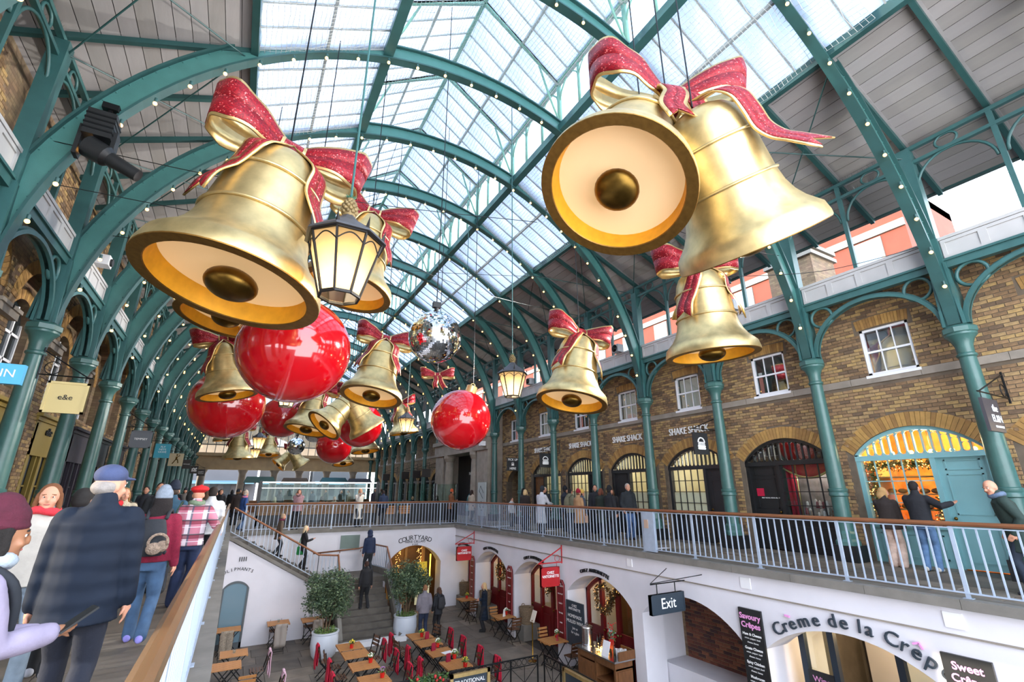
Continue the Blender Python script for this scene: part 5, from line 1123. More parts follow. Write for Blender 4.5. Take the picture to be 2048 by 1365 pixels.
# shop details: notices, curtains, garland, breads
def plate(x0, x1, y0, y1, z0, z1, m, name, lb, cat, grp=None, parent=None):
    b = MB(); b.box(x0, x1, y0, y1, z0, z1); o = b.build(name, m, parent)
    return tag(o, lb, cat, grp) if not parent else o
e, (w0, w1, d0, d1, c) = SHOPS[1]
plate(XW + .1, XW + .12, d1 - .34, d1 - .12, 1.45, 1.67, mat('red_notice', '#b3173a', .5), 'notice', '', '', parent=e); text('FIRST ROYAL MEDIA, No. 21', .045, white_txt, (XW + .1, (d0 + d1) / 2 - .1, 1.4), (0, -1, 0), (0, 0, 1), e, .002)
b = MB(); b.strip([(XW + .3 + .04 * math.sin(i), w1 - .02 - .03 * i, 2.3) for i in range(9)], [(XW + .3 + .04 * math.sin(i), w1 - .02 - .035 * i, .85) for i in range(9)], .02); b.build('curtain', red_cloth, e, True)
b = MB(); n = 14; b.strip([(XW + .28, w0 + (w1 - w0) * i / n, 2.32) for i in range(n + 1)], [(XW + .26 - .03 * math.sin(i), w0 + (w1 - w0) * i / n, 2.25 - .28 * math.sin(PI * i / n)) for i in range(n + 1)], .02); b.build('swag', red_cloth, e, True)
b = MB(); b.tube([(XW + .25, w0 + (w1 - w0) * i / n, 2.22 - .28 * math.sin(PI * i / n)) for i in range(n + 1)], .03, 6); b.tube([(XW + .26, w1 - .34, 2.3), (XW + .26, w1 - .33, .9)], .025, 6); b.build('gold_fringe', gold_edge, e, True)
disp = [mat('toy_%d' % i, c_, .6) for i, c_ in enumerate(('#c9bdb4', '#8f7b72', '#d8d0cc', '#7b3038', '#a89a92', '#5d5752'))]
b = MB(); b.box(XW + .9, XW + .95, w0, w1, .8, 2.3); b.build('display_back', mat('theatre_backdrop', '#9a9490', .8, var=(5, .35)), e); ld = bpy.data.lights.new('display_light', 'POINT'); ld.energy = 10; ld.color = (1, .93, .85); ld.shadow_soft_size = .1; q = bpy.data.objects.new('display_light', ld); link(q); q.parent = e; q.location = (XW + .4, (w0 + w1) / 2, 2.2)
rnd = random.Random(5)
for i in range(40):
    yy = rnd.uniform(w0 + .05, w1 - .38); zz = .86 + rnd.random() ** 2 * .35; b = MB(); M_ = Matrix.Translation((XW + rnd.uniform(.3, .7), yy, zz)); b.lathe([(.05, 0), (.045, .06), (.03, .1), (.035, .13), (.02, .17), (0, .18)], 8, M_); o = tag(b.build('toy_figure', rnd.choice(disp), smooth=True), 'small toy figure in the red curtained shop window', 'toy', 'toys in the curtained window')
e, (w0, w1, d0, d1, c) = SHOPS[0]
leafm = [mat('fir_%d' % i, c_, .7) for i, c_ in enumerate(('#4d5a30', '#6d7440', '#8b8350'))]
def leafy(pts, rad, n, mats, size, rnd, name, parent, loc=None, flat=1.0, kind='stuff'):
    b = MB()
    for i in range(n):
        p = Vector(rnd.choice(pts)) if isinstance(pts, list) else Vector(pts); d = Vector((rnd.gauss(0, 1), rnd.gauss(0, 1), rnd.gauss(0, 1))).normalized(); p = p + d * rad * rnd.random() ** .5 * flat; b.mi = rnd.randrange(len(mats))
        l = Vector((rnd.gauss(0, 1), rnd.gauss(0, 1), rnd.gauss(0, .6) - .1)).normalized(); s_ = l.cross(d); s_ = s_.normalized() if s_.length > .01 else Vector((1, 0, 0)); nn = l.cross(s_); z = size * rnd.uniform(.6, 1.3)
        b.add([p, p + l * z * .5 + s_ * z * .26, p + l * z, p + l * z * .5 - s_ * z * .26, p + l * z * .5 + nn * z * .1], [(0, 1, 4), (1, 2, 4), (2, 3, 4), (3, 0, 4)])
    return b.build(name, mats, parent, kind=kind)
rnd = random.Random(2); gp = [(XW + .3, w0 + (w1 - w0) * i / 30, 2.2) for i in range(31)] + [(XW + .3, w1 - .1, .9 + 1.3 * i / 20) for i in range(21)] + [(XW + .3, w0 + .08, .9 + .5 * i / 10) for i in range(11)]
ge = empty('window_garland', label='leafy garland with tiny lights framing the amber shop window', cat='garland'); leafy(gp, .15, 1500, leafm, .08, rnd, 'leaves', ge)
b = MB()
for i in range(90): p = Vector(rnd.choice(gp)); b.ball((p.x - .1, p.y + rnd.uniform(-.12, .12), p.z + rnd.uniform(-.12, .12)), .012, 5, 4)
b.build('fairy_lights', bulb_m, ge, kind='stuff')
bread = mat('baked_crust', '#b9762f', .7, var=(8, .3)); shelf_m = mat('pale_shelf', '#caa46a', .6)
sh = empty('bakery_shelf', label='wooden bakery shelves inside the amber shop window', cat='shelf')
for z in (.8, 1.15, 1.5, 1.9): b = MB(); b.box(XW + .5, XW + 1.1, w0 + .1, w1 - .1, z, z + .03); b.build('shelf_board', shelf_m, sh)
for y in (w0 + .1, w1 - .1): b = MB(); b.box(XW + .5, XW + 1.1, y - .02, y + .02, 0, 2.2); b.build('upright', shelf_m, sh)
for j, z in enumerate((.83, 1.18, 1.53)):
    for i in range(5):
        b = MB(); b.ball((XW + .7, w0 + .25 + .22 * i, z + .06), (.1, .1, .06), 14, 8); tag(b.build('round_loaf', bread, smooth=True), 'round crusty loaf on the bakery shelf behind the amber window', 'loaf', 'loaves in the bakery window')
for y in (c - .8, c - .4, c, c + .4, c + .8):
    e2 = empty('pendant_lamp', (XW + .9, y, 2.5), label='small glowing pendant lamp inside the fanlight of the amber shop', cat='lamp', group='pendant lamps in the amber shop'); b = MB(); b.ball((0, 0, 0), .05, 10, 8); b.build('globe', mat('warm_globe', '#ffd080', .4, emit=20, ecol='#ffb860', samp=False), e2, True); b = MB(); b.tube([(0, 0, .04), (0, 0, .62)], .006, 5); b.build('cord', black, e2)
# map panel by the portal
e = empty('map_panel', label='pale market map panel standing beside the stone portal', cat='map'); b = MB(); b.box(12.5, 12.58, 25.3, 26.3, .25, 2.1); b.build('panel', mat('map_grey', '#aeb4b0', .6), e); b = MB(); b.tube([(12.49, 25.5, 1.5), (12.49, 25.9, 1.9), (12.49, 26.05, 1.6), (12.49, 25.6, 1.2)], .012, 5); b.tube([(12.49, 25.5, .7), (12.49, 25.8, 1.05), (12.49, 26.0, .8), (12.49, 25.7, .5)], .012, 5); b.build('plan_lines', black_txt, e)
# ================================================================ cellar fronts below the right walkway
XD = 10.72
for i, (c, h, lb) in enumerate(((22.45, .95, 'dark red double door in the arch by the courtyard corner'), (19.5, 1.5, 'dark red doors behind the woman with crossed arms'), (16.02, 1.45, 'dark red doors behind the brass menu stand'), (12.45, 1.5, 'dark red doors and windows behind the mulled wine counter'))):
    e = empty('cellar_front', label=lb, cat='doorway', group='red cellar fronts'); o = op(c, h, LF, -1.5, -.9); n = 4 if h > 1 else 2; W = 2 * h / n
    b = MB(); us = [c - h + 2 * h * j / 20 for j in range(21)]; b.strip([(XD, u, zhi(o, u)) for u in us], [(XD, u, zhi(o, u) - .12) for u in us], -.1); b.build('arched_head', red_dk, e)
    for j in range(n + 1): u = c - h + W * j; b = MB(); b.box(XD, XD + .12, max(u - .07, c - h), min(u + .07, c + h), LF, zhi(o, min(max(u, c - h + .02), c + h - .02))); b.build('post', red_dk, e)
    for j in range(n):
        u0 = c - h + W * j + .07; u1 = u0 + W - .14; b = MB(); b.box(XD + .03, XD + .08, u0, u1, LF, LF + 1.05); dr = b.build('door_panel', red_paint if False else red_dk, e); b = MB(); b.box(XD + .015, XD + .03, u0 + .08, u1 - .08, LF + .15, LF + .9); b.build('moulding', red_dk, dr)
        b = MB(); b.box(XD + .03, XD + .08, u0, u1, LF + 1.05, LF + 1.15); b.build('lock_rail', red_dk, e); b = MB(); b.box(XD + .05, XD + .06, u0, u1, LF + 1.15, min(zhi(o, u0), zhi(o, u1)) - .1); b.build('pane', glass, e)
        kb = MB(); kb.ball((XD - .02, u1 - .05, LF + 1.1), .035, 8, 6); kb.build('door_knob', brass_dk, dr, True)
    ld = bpy.data.lights.new('cellar_light', 'POINT'); ld.energy = 25; ld.color = (1, .65, .3); ld.shadow_soft_size = .15; q = bpy.data.objects.new('cellar_light', ld); link(q); q.parent = e; q.location = (XD + .8, c, -1.3)
# wreaths and garlands
rnd = random.Random(9); wm = [mat('dry_leaf_%d' % i, c_, .8) for i, c_ in enumerate(('#4c3a28', '#3a3a24', '#6b4a2c', '#7a5a30'))]
for c, z, r, lb in ((19.9, -1.75, .3, 'leafy wreath with tiny lights on the red doors behind the standing woman'), (13.0, -1.65, .36, 'large leafy wreath with tiny lights above the mulled wine board'), (22.2, -1.55, .24, 'small leafy wreath on the corner red door')):
    e = empty('christmas_wreath', label=lb, cat='wreath', group='wreaths on the red doors'); ring = [(XD - .06, c + r * math.cos(t), z + r * math.sin(t)) for t in [2 * PI * i / 30 for i in range(30)]]; leafy(ring, .1, 420, wm, .09, rnd, 'leaves', e)
    b = MB()
    for i in range(24): p = rnd.choice(ring); b.ball((p[0] - .09, p[1] + rnd.uniform(-.07, .07), p[2] + rnd.uniform(-.07, .07)), .006, 5, 4)
    b.build('fairy_lights', bulb_m, e, kind='stuff')
for c, h, lb in ((12.0, .95, 'dry leaf garland over the window behind the wine counter'), (15.5, .7, 'dry leaf garland over the red door by the menu stand')):
    e = empty('door_garland', label=lb, cat='garland', group='garlands over the red doors'); pts = [(XD - .05, c - h + 2 * h * i / 24, -1.25 - .5 * (abs(i - 12) / 12) ** 2 - .25 * (i > 16) * (i - 16) / 8) for i in range(25)]; leafy(pts, .13, 700, wm, .1, rnd, 'leaves', e); b = MB()
    for i in range(36): p = rnd.choice(pts); b.ball((p[0] - .12, p[1] + rnd.uniform(-.1, .1), p[2] + rnd.uniform(-.1, .1)), .006, 5, 4)
    b.build('fairy_lights', bulb_m, e, kind='stuff')
# raised lettering following the arches
def arch_text(s, c, za, rise, h, size, m, x, label, adv, off=.17, ext=.02, cat='lettering', grp=None, flip=-1):
    e = empty('arch_lettering', label=label, cat=cat, group=grp); Rr = (h * h + rise * rise) / (2 * rise) + off; cz = za + off - Rr; wd = [adv.get(ch, adv['*']) * size for ch in s]; tot = sum(wd); a = -tot / 2
    for ch, w_ in zip(s, wd):
        t = (a + w_ / 2) / Rr; a += w_
        if ch == ' ': continue
        u = c + flip * Rr * math.sin(t); z = cz + Rr * math.cos(t); base = {'è': 'e', 'ê': 'e'}.get(ch, ch)
        text(base, size, m, (x, u, z), (0, flip * math.cos(t), -math.sin(t)), (0, flip * math.sin(t), math.cos(t)), e, ext, 'letter')
        if ch in 'èê':
            up = Vector((0, flip * math.sin(t), math.cos(t))); rt = Vector((0, flip * math.cos(t), -math.sin(t))); p = Vector((x - .01, u, z)) + up * size * .42; b = MB()
            if ch == 'è': b.bar(p - rt * .05 + up * .03, p + rt * .03 - up * .02, .03, .05, up=(1, 0, 0))
            else: b.bar(p - rt * .07 - up * .03, p + up * .03, .03, .04, up=(1, 0, 0)); b.bar(p + rt * .07 - up * .03, p + up * .03, .03, .04, up=(1, 0, 0))
            b.build('pink_accent', pink_txt, e)
    return e
ADV = {'*': .62, 'm': .95, 'l': .3, 'r': .42, ' ': .35, 'I': .32, 'C': .72, 'i': .3, 'W': .95, 'T': .58, 'E': .58, 'A': .68, 'N': .72}
arch_text('Crème de la Crêpe', 5.35, -.88, .62, 1.6, .32, slate_sign, 9.92, 'dark raised lettering Crème de la Crêpe over the near arch', ADV, off=.2)
for c, lb in ((12.5, 'first'), (16.0, 'second'), (19.5, 'third'), (22.3, 'fourth')):
    arch_text('CHEZ ANTOINETTE', c, -.88 if c < 22 else -.95, .62, 1.5, .145, black_txt, 9.93, 'black CHEZ ANTOINETTE lettering over a red doorway, %s from the right' % lb, {k: v * 1.1 for k, v in ADV.items()}, off=.14, grp='lettering over the red doorways')
e = empty('arch_lettering', label='black COURTYARD WINE CELLARS lettering over the far arch', cat='lettering'); s = 'COURTYARD'
for i, ch in enumerate(s):
    t = (i - 4) * .088; text(ch, .3, black_txt, (7.86 + 2.1 * math.sin(t), 23.39, -2.62 + 2.1 * math.cos(t)), (math.cos(t), 0, -math.sin(t)), (math.sin(t), 0, math.cos(t)), e, .006, 'letter')
text('WINE CELLARS', .15, black_txt, (7.86, 23.39, -.7), (1, 0, 0), (0, 0, 1), e, .006); text('& CAFE', .09, black_txt, (7.86, 23.39, -.82), (1, 0, 0), (0, 0, 1), e, .006)
e = empty('arch_lettering', label='grey OLIPHANTS lettering over the narrow stair door', cat='lettering'); s = 'OLIPHANTS'
for i, ch in enumerate(s):
    t = (i - 4) * .115; text(ch, .155, black_txt, (.52 + 1.0 * math.sin(t), 21.29, -2.1 + 1.0 * math.cos(t)), (math.cos(t), 0, -math.sin(t)), (math.sin(t), 0, math.cos(t)), e, .006, 'letter')
e = empty('wall_vent', label='four dark vent slots in the white stair wall', cat='vent'); 
for i in range(4): b = MB(); b.box(.48 + .07 * i, .51 + .07 * i, 21.28, 21.3, -.85, -.7); b.build('slot', black, e)
e = empty('stair_door', label='narrow grey framed glass door in the white stair wall', cat='door'); o = op(.52, .43, LF, -1.75, -1.5)
b = MB(); us = [.09 + .86 * j / 14 for j in range(15)]; b.strip([(u, 21.26, zhi(o, u)) for u in us], [(u, 21.26, zhi(o, u) - .07) for u in us], .05); b.box(.09, .16, 21.25, 21.3, LF, -1.75); b.box(.88, .95, 21.25, 21.3, LF, -1.75); b.box(.1, .95, 21.25, 21.3, LF, LF + .18); b.build('frame', mat('grey_door_frame', '#4d5458', .5), e)
b = MB(); b.poly([(u, 21.28, zhi(o, u) - .03) for u in us] + [(.95, 21.28, LF + .1), (.09, 21.28, LF + .1)], (0, 1, 0), .01); b.build('pane', mat('blue_grey_door_glass', '#6d8794', .12), e)
e = empty('wall_panel', label='grey green slate panel on the white wall above the stairs', cat='panel'); b = MB(); b.box(4.4, 5.23, 23.36, 23.4, -.84, -.28); b.build('panel', mat('sage_slate', '#6f7f79', .7, var=(3, .06)), e)
e = empty('wall_triangle', label='grey triangular stone ornament on the white wall', cat='ornament'); b = MB(); b.poly([(5.5, 23.37, -.52), (5.76, 23.37, -.52), (5.63, 23.37, -.26)], (0, 1, 0), .03); b.build('plate', stone, e)
# Chez Antoinette hanging signs, exit sign, menu boards, chalk boards
RB = 'red hanging signs over the courtyard'
for y, lb in ((14.2, 'red CHEZ ANTOINETTE hanging sign in front of the middle doorway'), (21.2, 'red CHEZ ANTOINETTE hanging sign near the courtyard corner')):
    e = empty('hanging_sign', label=lb, cat='sign', group=RB); b = MB(); b.box(9.08, 9.8, y - .04, y + .04, -1.38, -.8); b.build('board', red_paint, e); b = MB()
    for a, c_, d, f in ((9.08, 9.8, -1.38, -1.34), (9.08, 9.8, -.84, -.8), (9.08, 9.12, -1.38, -.8), (9.76, 9.8, -1.38, -.8)): b.box(a, c_, y - .055, y + .055, d, f)
    b.build('frame', red_paint, e); text('CHEZ\nANTOINETTE', .11, white_txt, (9.44, y - .05, -1.02), (1, 0, 0), (0, 0, 1), e, .004, bold=.003)
    b = MB(); b.bar((9.95, y, -.15), (9.95, y, -.72), .04, .05); b.bar((9.95, y, -.68), (9.0, y, -.68), .03, .035); b.bar((9.95, y, -.22), (9.02, y, -.67), .03, .03)
    b.tube([(9.75 + .1 * math.cos(t), y, -.55 + .1 * math.sin(t)) for t in [2 * PI * i / 14 for i in range(14)]], .008, 5, closed=True)
    for x in (9.15, 9.72): b.tube([(x, y, -.8), (x, y, -.68)], .008, 5)
    b.build('bracket', red_paint, e)
hang = hang
e = hang_sign('hanging_sign', 8.75, 9.84, -1.14, -.72, 9.0, slate_sign, slate_sign, 'slate blue Exit sign hanging over the courtyard', None, 9.95, [('Exit', .32, white_txt, .0, 0)], th=.08, border=.025, bracket=False)
b = MB(); b.tube([(9.95, 9, -.5), (8.8, 9, -.5)], .014, 6); b.tube([(9.95, 9.55, -.3), (8.8, 9, -.48), (9.95, 8.45, -.3)], .01, 5)
for x in (9.0, 9.6): b.tube([(x, 9, -.72), (x, 9, -.5)], .014, 6)
b.build('bracket', black_metal, e)
for c, lb in ((21.25, 'tall dark red menu board by the corner doorway'), (17.75, 'tall dark red menu board right of the standing woman'), (14.27, 'tall dark red menu board beside the menu stand table')):
    e = empty('menu_board', label=lb, cat='menu board', group='tall red menu boards'); b = MB(); pts = [(9.92, c - .22, -3.05), (9.92, c + .22, -3.05), (9.92, c + .22, -1.35), (9.92, c + .12, -1.22), (9.92, c - .12, -1.22), (9.92, c - .22, -1.35)]; b.poly(pts, (-1, 0, 0), .03); b.build('board', red_dk, e); text('CHEZ\nANTOINETTE', .06, white_txt, (9.885, c, -1.38), (0, -1, 0), (0, 0, 1), e, .001)
    for j, s in enumerate(('BREAKFAST', 'LUNCH', 'TEA TIME', 'WINE', 'DINNER')): text(s, .055, white_txt, (9.885, c, -1.65 - .28 * j), (0, -1, 0), (0, 0, 1), e, .001)
    b = MB(); b.tube([(p[0] - .035, p[1] + (.02 if p[1] < c else -.02), p[2] + (.02 if p[2] < -2 else -.02)) for p in pts], .006, 4, closed=True); b.build('piping', mat('pink_piping', '#c96a70', .5), e)
e = empty('chalk_board', label='black chalk board reading HOMEMADE MULLED WINE beside the counter', cat='chalk board'); b = MB(); b.box(9.88, 9.92, 13.05, 13.95, -3.0, -1.75); b.build('board', slate_sign, e)
for s, z, sz in (('CHEZ\nANTOINETTE', -1.92, .1), ('HOMEMADE', -2.17, .13), ('MULLED WINE', -2.33, .13), ('Join us', -2.5, .1), ('for a glass', -2.62, .1)): text(s, sz, white_txt, (9.87, 13.5, z), (0, -1, 0), (0, 0, 1), e, .001)
def crepe_board(c, hw, z1, z0, t1, t2, lb, lines=True):
    e = empty('chalk_board', label=lb, cat='chalk board'); b = MB(); b.box(9.88, 9.93, c - hw, c + hw, z0, z1); b.build('board', black, e); text(t1, .15, pink_txt, (9.87, c, z1 - .15), (0, -1, 0), (0, 0, 1), e, .002, bold=.004); text(t2, .15, pink_txt, (9.87, c, z1 - .31), (0, -1, 0), (0, 0, 1), e, .002, bold=.004)
    if lines:
        names = ('Ham & Cheese', 'Goats Cheese', 'Spicy Chicken', 'Mushroom', 'Tuna Melt', 'Spinach', 'Falafel Crepe')
        for j, s in enumerate(names):
            z = z1 - .48 - .26 * j; text(s, .07, white_txt, (9.87, c, z), (0, -1, 0), (0, 0, 1), e, .001, bold=.002)
            for q in (1, 2): text('onion, pepper, basil' if q == 1 else 'cheese, leaves', .045, white_txt, (9.87, c, z - .075 * q), (0, -1, 0), (0, 0, 1), e, .001)
crepe_board(7.27, .26, -.8, -3.2, 'Savoury', 'Crêpes', 'tall black board headed Savoury Crêpes')
crepe_board(3.72, .3, -.78, -3.2, 'Sweet', 'Crêpes', 'black board headed Sweet Crêpes at the bottom right corner')
# creperie glazing inside the near arch
e = empty('cellar_front', label='dark blue glazed front of the creperie inside the near arch', cat='doorway'); navyp = mat('dark_blue_paint', '#1d2a38', .4)
for y in (6.75, 6.15, 5.0, 4.4): b = MB(); b.box(10.72, 10.84, y - .06, y + .06, LF, -1.0); b.build('post', navyp, e)
b = MB(); b.box(10.72, 10.84, 4.4, 7.0, -2.35, -2.25); b.build('transom', navyp, e)
for y0, y1 in ((6.21, 6.69), (4.46, 4.94)): b = MB(); b.box(10.77, 10.78, y0, y1, LF, -1.0); b.build('pane', glass, e)
text('Wines', .15, pink_txt, (10.7, 6.42, -2.0), (0, -1, 0), (0, 0, 1), e, .002); b = MB(); b.box(10.705, 10.72, 6.2, 6.7, -3.2, -1.85); b.build('wine_board', black, e)
ld = bpy.data.lights.new('creperie_lamp', 'POINT'); ld.energy = 120; ld.color = (1, .72, .38); ld.shadow_soft_size = .2; q = bpy.data.objects.new('creperie_lamp', ld); link(q); q.parent = e; q.location = (12.3, 5.6, -1.1)
e = empty('caged_lamp', (12.2, 6.2, -1.2), label='warm wire caged lamp hanging inside the creperie', cat='lamp'); b = MB(); b.ball((0, 0, 0), .09, 12, 8); b.build('bulb', mat('creperie_bulb', '#ffd080', .4, emit=25, ecol='#ffb860', samp=False), e, True); b = MB()
for i in range(6): t = PI * i / 6; b.tube([(.2 * math.cos(t) * math.sin(a), .2 * math.sin(t) * math.sin(a), .14 * math.cos(a)) for a in [2 * PI * j / 16 for j in range(16)]], .008, 4, closed=True)
b.tube([(0, 0, .1), (0, 0, 1.0)], .01, 5); b.build('cage', black_metal, e)
# courtyard cellar arch: lit yellow interior
e = empty('cellar_front', label='glowing yellow wine cellar entrance in the far arch', cat='doorway'); b = MB()
for x in (6.9, 7.7, 8.6): b.box(x - .06, x + .06, 24.2, 24.35, LF, -.95)
b.build('post', mat('amber_timber', '#b07a2c', .5), e); b = MB(); b.box(8.15, 8.75, 24.05, 24.1, -2.6, -1.7); b.build('yellow_menu', mat('yellow_menu', '#d9b52c', .5, emit=.15), e); b = MB(); b.box(8.2, 8.9, 24.0, 24.05, -3.55, -2.75); b.build('poster', mat('cream_poster', '#e6deb0', .5, emit=.12), e); b = MB(); b.tube([(9.0, 24.3, -1.4), (9.0, 24.3, -2.4)], .03, 8); b.build('light_tube', mat('yellow_tube', '#ffd23c', .4, emit=3), e)
ld = bpy.data.lights.new('cellar_lamp', 'POINT'); ld.energy = 9; ld.color = (1, .72, .3); ld.shadow_soft_size = .2; q = bpy.data.objects.new('cellar_lamp', ld); link(q); q.parent = e; q.location = (7.8, 24.9, -1.3)
b = MB(); rnd = random.Random(4)
for x in (7.3, 8.35):
    for i in range(60): b.ball((x + rnd.uniform(-.12, .12), 24.15, rnd.uniform(-2.4, -1.0)), .012, 5, 4)
b.build('fairy_lights', bulb_m, e, kind='stuff')
# far side of the walkway: planter bench with glass screens
e = empty('bench_screen', label='long slatted bench with glass screens across the far walkway', cat='bench'); slat = mat('slatted_wood', '#7a5f42', .6, var=(4, .25))
b = MB(); b.box(1.0, 6.6, 26.4, 26.9, .05, .55); b.build('plinth', charcoal, e)
for z in range(9): b = MB(); b.box(1.0, 6.6, 26.35, 26.4, .52 + z * .065, .575 + z * .065); b.build('slat', slat, e)
for x in (1.0, 6.6): b = MB(); b.box(x - .06, x + .06, 26.4, 26.5, 0, 2.1); b.build('post', charcoal, e)
for x in range(1, 6): b = MB(); b.box(x + .02, x + 1.05, 26.44, 26.455, 1.1, 2.0); b.build('glass_screen', glass_gr, e)
b = MB(); b.box(1, 6.6, 26.42, 26.48, 2.0, 2.06); b.box(1, 6.6, 26.43, 26.47, 1.75, 1.78); b.build('screen_rail', steel, e)
e = empty('bench_screen', label='dark enclosed seating box with glass screens by the portal', cat='bench')
b = MB(); b.box(8.4, 11.6, 27.2, 27.5, 0, 1.0); b.build('plinth', charcoal, e); b = MB(); b.box(8.4, 11.6, 27.15, 27.5, .98, 1.06); b.build('ledge', slat, e)
for x in (8.4, 10.2, 11.6): b = MB(); b.box(x - .05, x + .05, 27.25, 27.35, 1.0, 2.05); b.build('post', black, e)
for x0, x1 in ((8.5, 10.1), (10.3, 11.5)): b = MB(); b.box(x0, x1, 27.28, 27.295, 1.08, 2.0); b.build('glass_screen', glass_gr, e)
for x in (7.0, 7.8):
    e = empty('wooden_crate_bench', (x, 26.2, 0), label='small slatted bench seat by the gap, %s' % ('left one' if x < 7.4 else 'right one'), cat='bench', group='small benches on the far walkway')
    for j in range(4): b = MB(); b.box(0, .6, 0, .05, .45 + .11 * j, .54 + .11 * j); b.build('slat', wood_m, e)
    b = MB(); b.box(0, .04, 0, .3, 0, .5); b.box(.56, .6, 0, .3, 0, .5); b.build('leg', black_metal, e)
# ================================================================ courtyard furniture
def chair_proto(dark=False):
    """folding bistro chair: seat centre at origin, backrest at -x side, faces +x"""
    e = empty('bistro_chair'); wm_ = wood_dk if dark else wood_m
    sm = MB().box(-.02, .02, -.19, .19, 0, .018).mesh('seat_slat', wm_); bm_ = MB().box(-.009, .009, -.2, .2, -.033, .033).mesh('back_slat', wm_)
    for i in range(5): mobj('seat_slat', sm, e, (-.16 + .075 * i, 0, .445))
    for i in range(3): mobj('back_slat', bm_, e, (-.255 - .022 * i, 0, .62 + .1 * i), (0, -.2, 0))
    for sg in (-1, 1):
        b = MB(); b.bar((-.29, sg * .185, .88), (-.19, sg * .185, .42), .012, .028); b.bar((-.19, sg * .185, .43), (.2, sg * .17, .01), .012, .024); b.build('leg', black_metal, e)
        b = MB(); b.bar((.17, sg * .165, .44), (-.27, sg * .16, .01), .012, .024); b.build('leg', black_metal, e)
    b = MB(); b.bar((-.2, -.19, .43), (-.2, .19, .43), .014, .014); b.bar((.17, -.17, .43), (.17, .17, .43), .014, .014); b.bar((-.2, -.16, .08), (-.2, .16, .08), .012, .012); b.bar((.15, -.17, .06), (.15, .17, .06), .012, .012); b.build('frame', black_metal, e); return e
def table_proto():
    e = empty('bistro_table'); sm = MB().box(-.345, .345, -.038, .038, 0, .02).mesh('table_slat', wood_m)
    for i in range(8): mobj('table_slat', sm, e, (0, -.31 + .0886 * i, .715))
    b = MB(); b.box(-.36, -.33, -.35, .35, .695, .738); b.box(.33, .36, -.35, .35, .695, .738); b.build('table_edge', wood_m, e)
    for sg in (-1, 1):
        b = MB(); b.bar((-.3, sg * .28, .7), (.28, sg * .28, .01), .014, .026); b.build('leg', black_metal, e); b = MB(); b.bar((.3, sg * .26, .7), (-.28, sg * .26, .01), .014, .026); b.build('leg', black_metal, e)
    b = MB(); b.bar((-.26, -.28, .05), (-.26, .28, .05), .014, .014); b.bar((.26, -.28, .05), (.26, .28, .05), .014, .014); b.bar((0, -.28, .36), (0, .28, .36), .012, .012); b.build('stretcher', black_metal, e); return e
CH = {False: [chair_proto(), False], True: [chair_proto(True), False]}; TB = [table_proto(), False]
def chair(x, y, rz, label, dark=False, z=LF, grp='bistro chairs in the courtyard'):
    p = CH[dark]; o = p[0] if not p[1] else copy_tree(p[0]); p[1] = True; o.location = (x, y, z); o.rotation_euler.z = rz; return tag(o, label, 'chair', grp)
def table(x, y, label, rz=0, s=(1, 1, 1)):
    o = TB[0] if not TB[1] else copy_tree(TB[0]); TB[1] = True; o.location = (x, y, LF); o.rotation_euler.z = rz; o.scale = s; return tag(o, label, 'table', 'bistro tables in the courtyard')
def blanket(x, y, rz, m, label, ln=.5, wd=.3, name='folded_blanket', grp='blankets over chair backs'):
    """blanket folded over a chair back (chair at x,y facing rz)"""
    e = MB(); pts = [(-.30 + .012, .88 - ln), (-.275, .62), (-.265, .8), (-.275, .9), (-.3, .925), (-.33, .9), (-.345, .75), (-.35, .88 - ln * 1.15)]
    pp_ = smoothpath([(a, 0, c) for a, c in pts], 4); n = len(pp_)
    a = [p + Vector((.008 * math.sin(i * 1.1), -wd / 2 + .01 * math.sin(i * .9), 0)) for i, p in enumerate(pp_)]; c = [p + Vector((.008 * math.cos(i * 1.3), wd / 2 + .01 * math.cos(i * .8), 0)) for i, p in enumerate(pp_)]; mid = [(u + v) / 2 + Vector((.012 * math.sin(i * .6), 0, 0)) for i, (u, v) in enumerate(zip(a, c))]
    e.strip(a, mid, .022); e.strip(mid, c, .022); o = e.build(name, m, None, True, (x, y, LF), (0, 0, rz)); return tag(o, label, 'blanket', grp)
pot_red = mat('red_tin', '#c8201c', .35); flower_c = [mat('yellow_petal', '#e0c83a', .6), mat('white_petal', '#e6e8dc', .6), mat('mauve_petal', '#9a6a9c', .6)]; leaf_g = [mat('fresh_leaf_%d' % i, c_, .6) for i, c_ in enumerate(('#5d7a3a', '#46632c', '#7d9650'))]
def flowerpot(x, y, k, label, z=LF + .738):
    e = empty('flower_pot', (x, y, z), label=label, cat='flower pot', group='red flower pots on the tables'); b = MB(); b.lathe([(.05, 0), (.062, .11), (.066, .12), (.056, .115)], 14); b.build('pot', pot_red, e, .6); r = random.Random(int(x * 100 + y * 10)); leafy([(0, 0, .15)], .075, 70, leaf_g, .06, r, 'leaves', e)
    b = MB()
    for i in range(16): d = Vector((r.gauss(0, 1), r.gauss(0, 1), abs(r.gauss(0, 1)))).normalized(); b.ball(Vector((0, 0, .16)) + d * .07, .016, 6, 4)
    b.build('blossoms', flower_c[k], e)
def menu(x, y, label, z=LF + .738, rz=.3):
    e = empty('menu_card', (x, y, z), rz, label=label, cat='menu', group='standing menus on the tables'); b = MB(); b.add([(-.07, -.03, 0), (.07, -.03, 0), (.07, 0, .2), (-.07, 0, .2), (-.07, .03, 0), (.07, .03, 0)], [(0, 1, 2, 3), (4, 3, 2, 5), (0, 3, 4), (1, 5, 2)]); b.build('card', mat('maroon_card', '#8a1530', .5), e)
rows = [(16.78, 'back'), (15.95, 'second'), (14.9, 'middle'), (13.75, 'near')]
for cx, side in ((3.75, 'left'), (5.97, 'right')):
    for y, w_ in rows:
        table(cx, y, 'slatted bistro table, %s of the %s row' % (w_, side))
k = 0
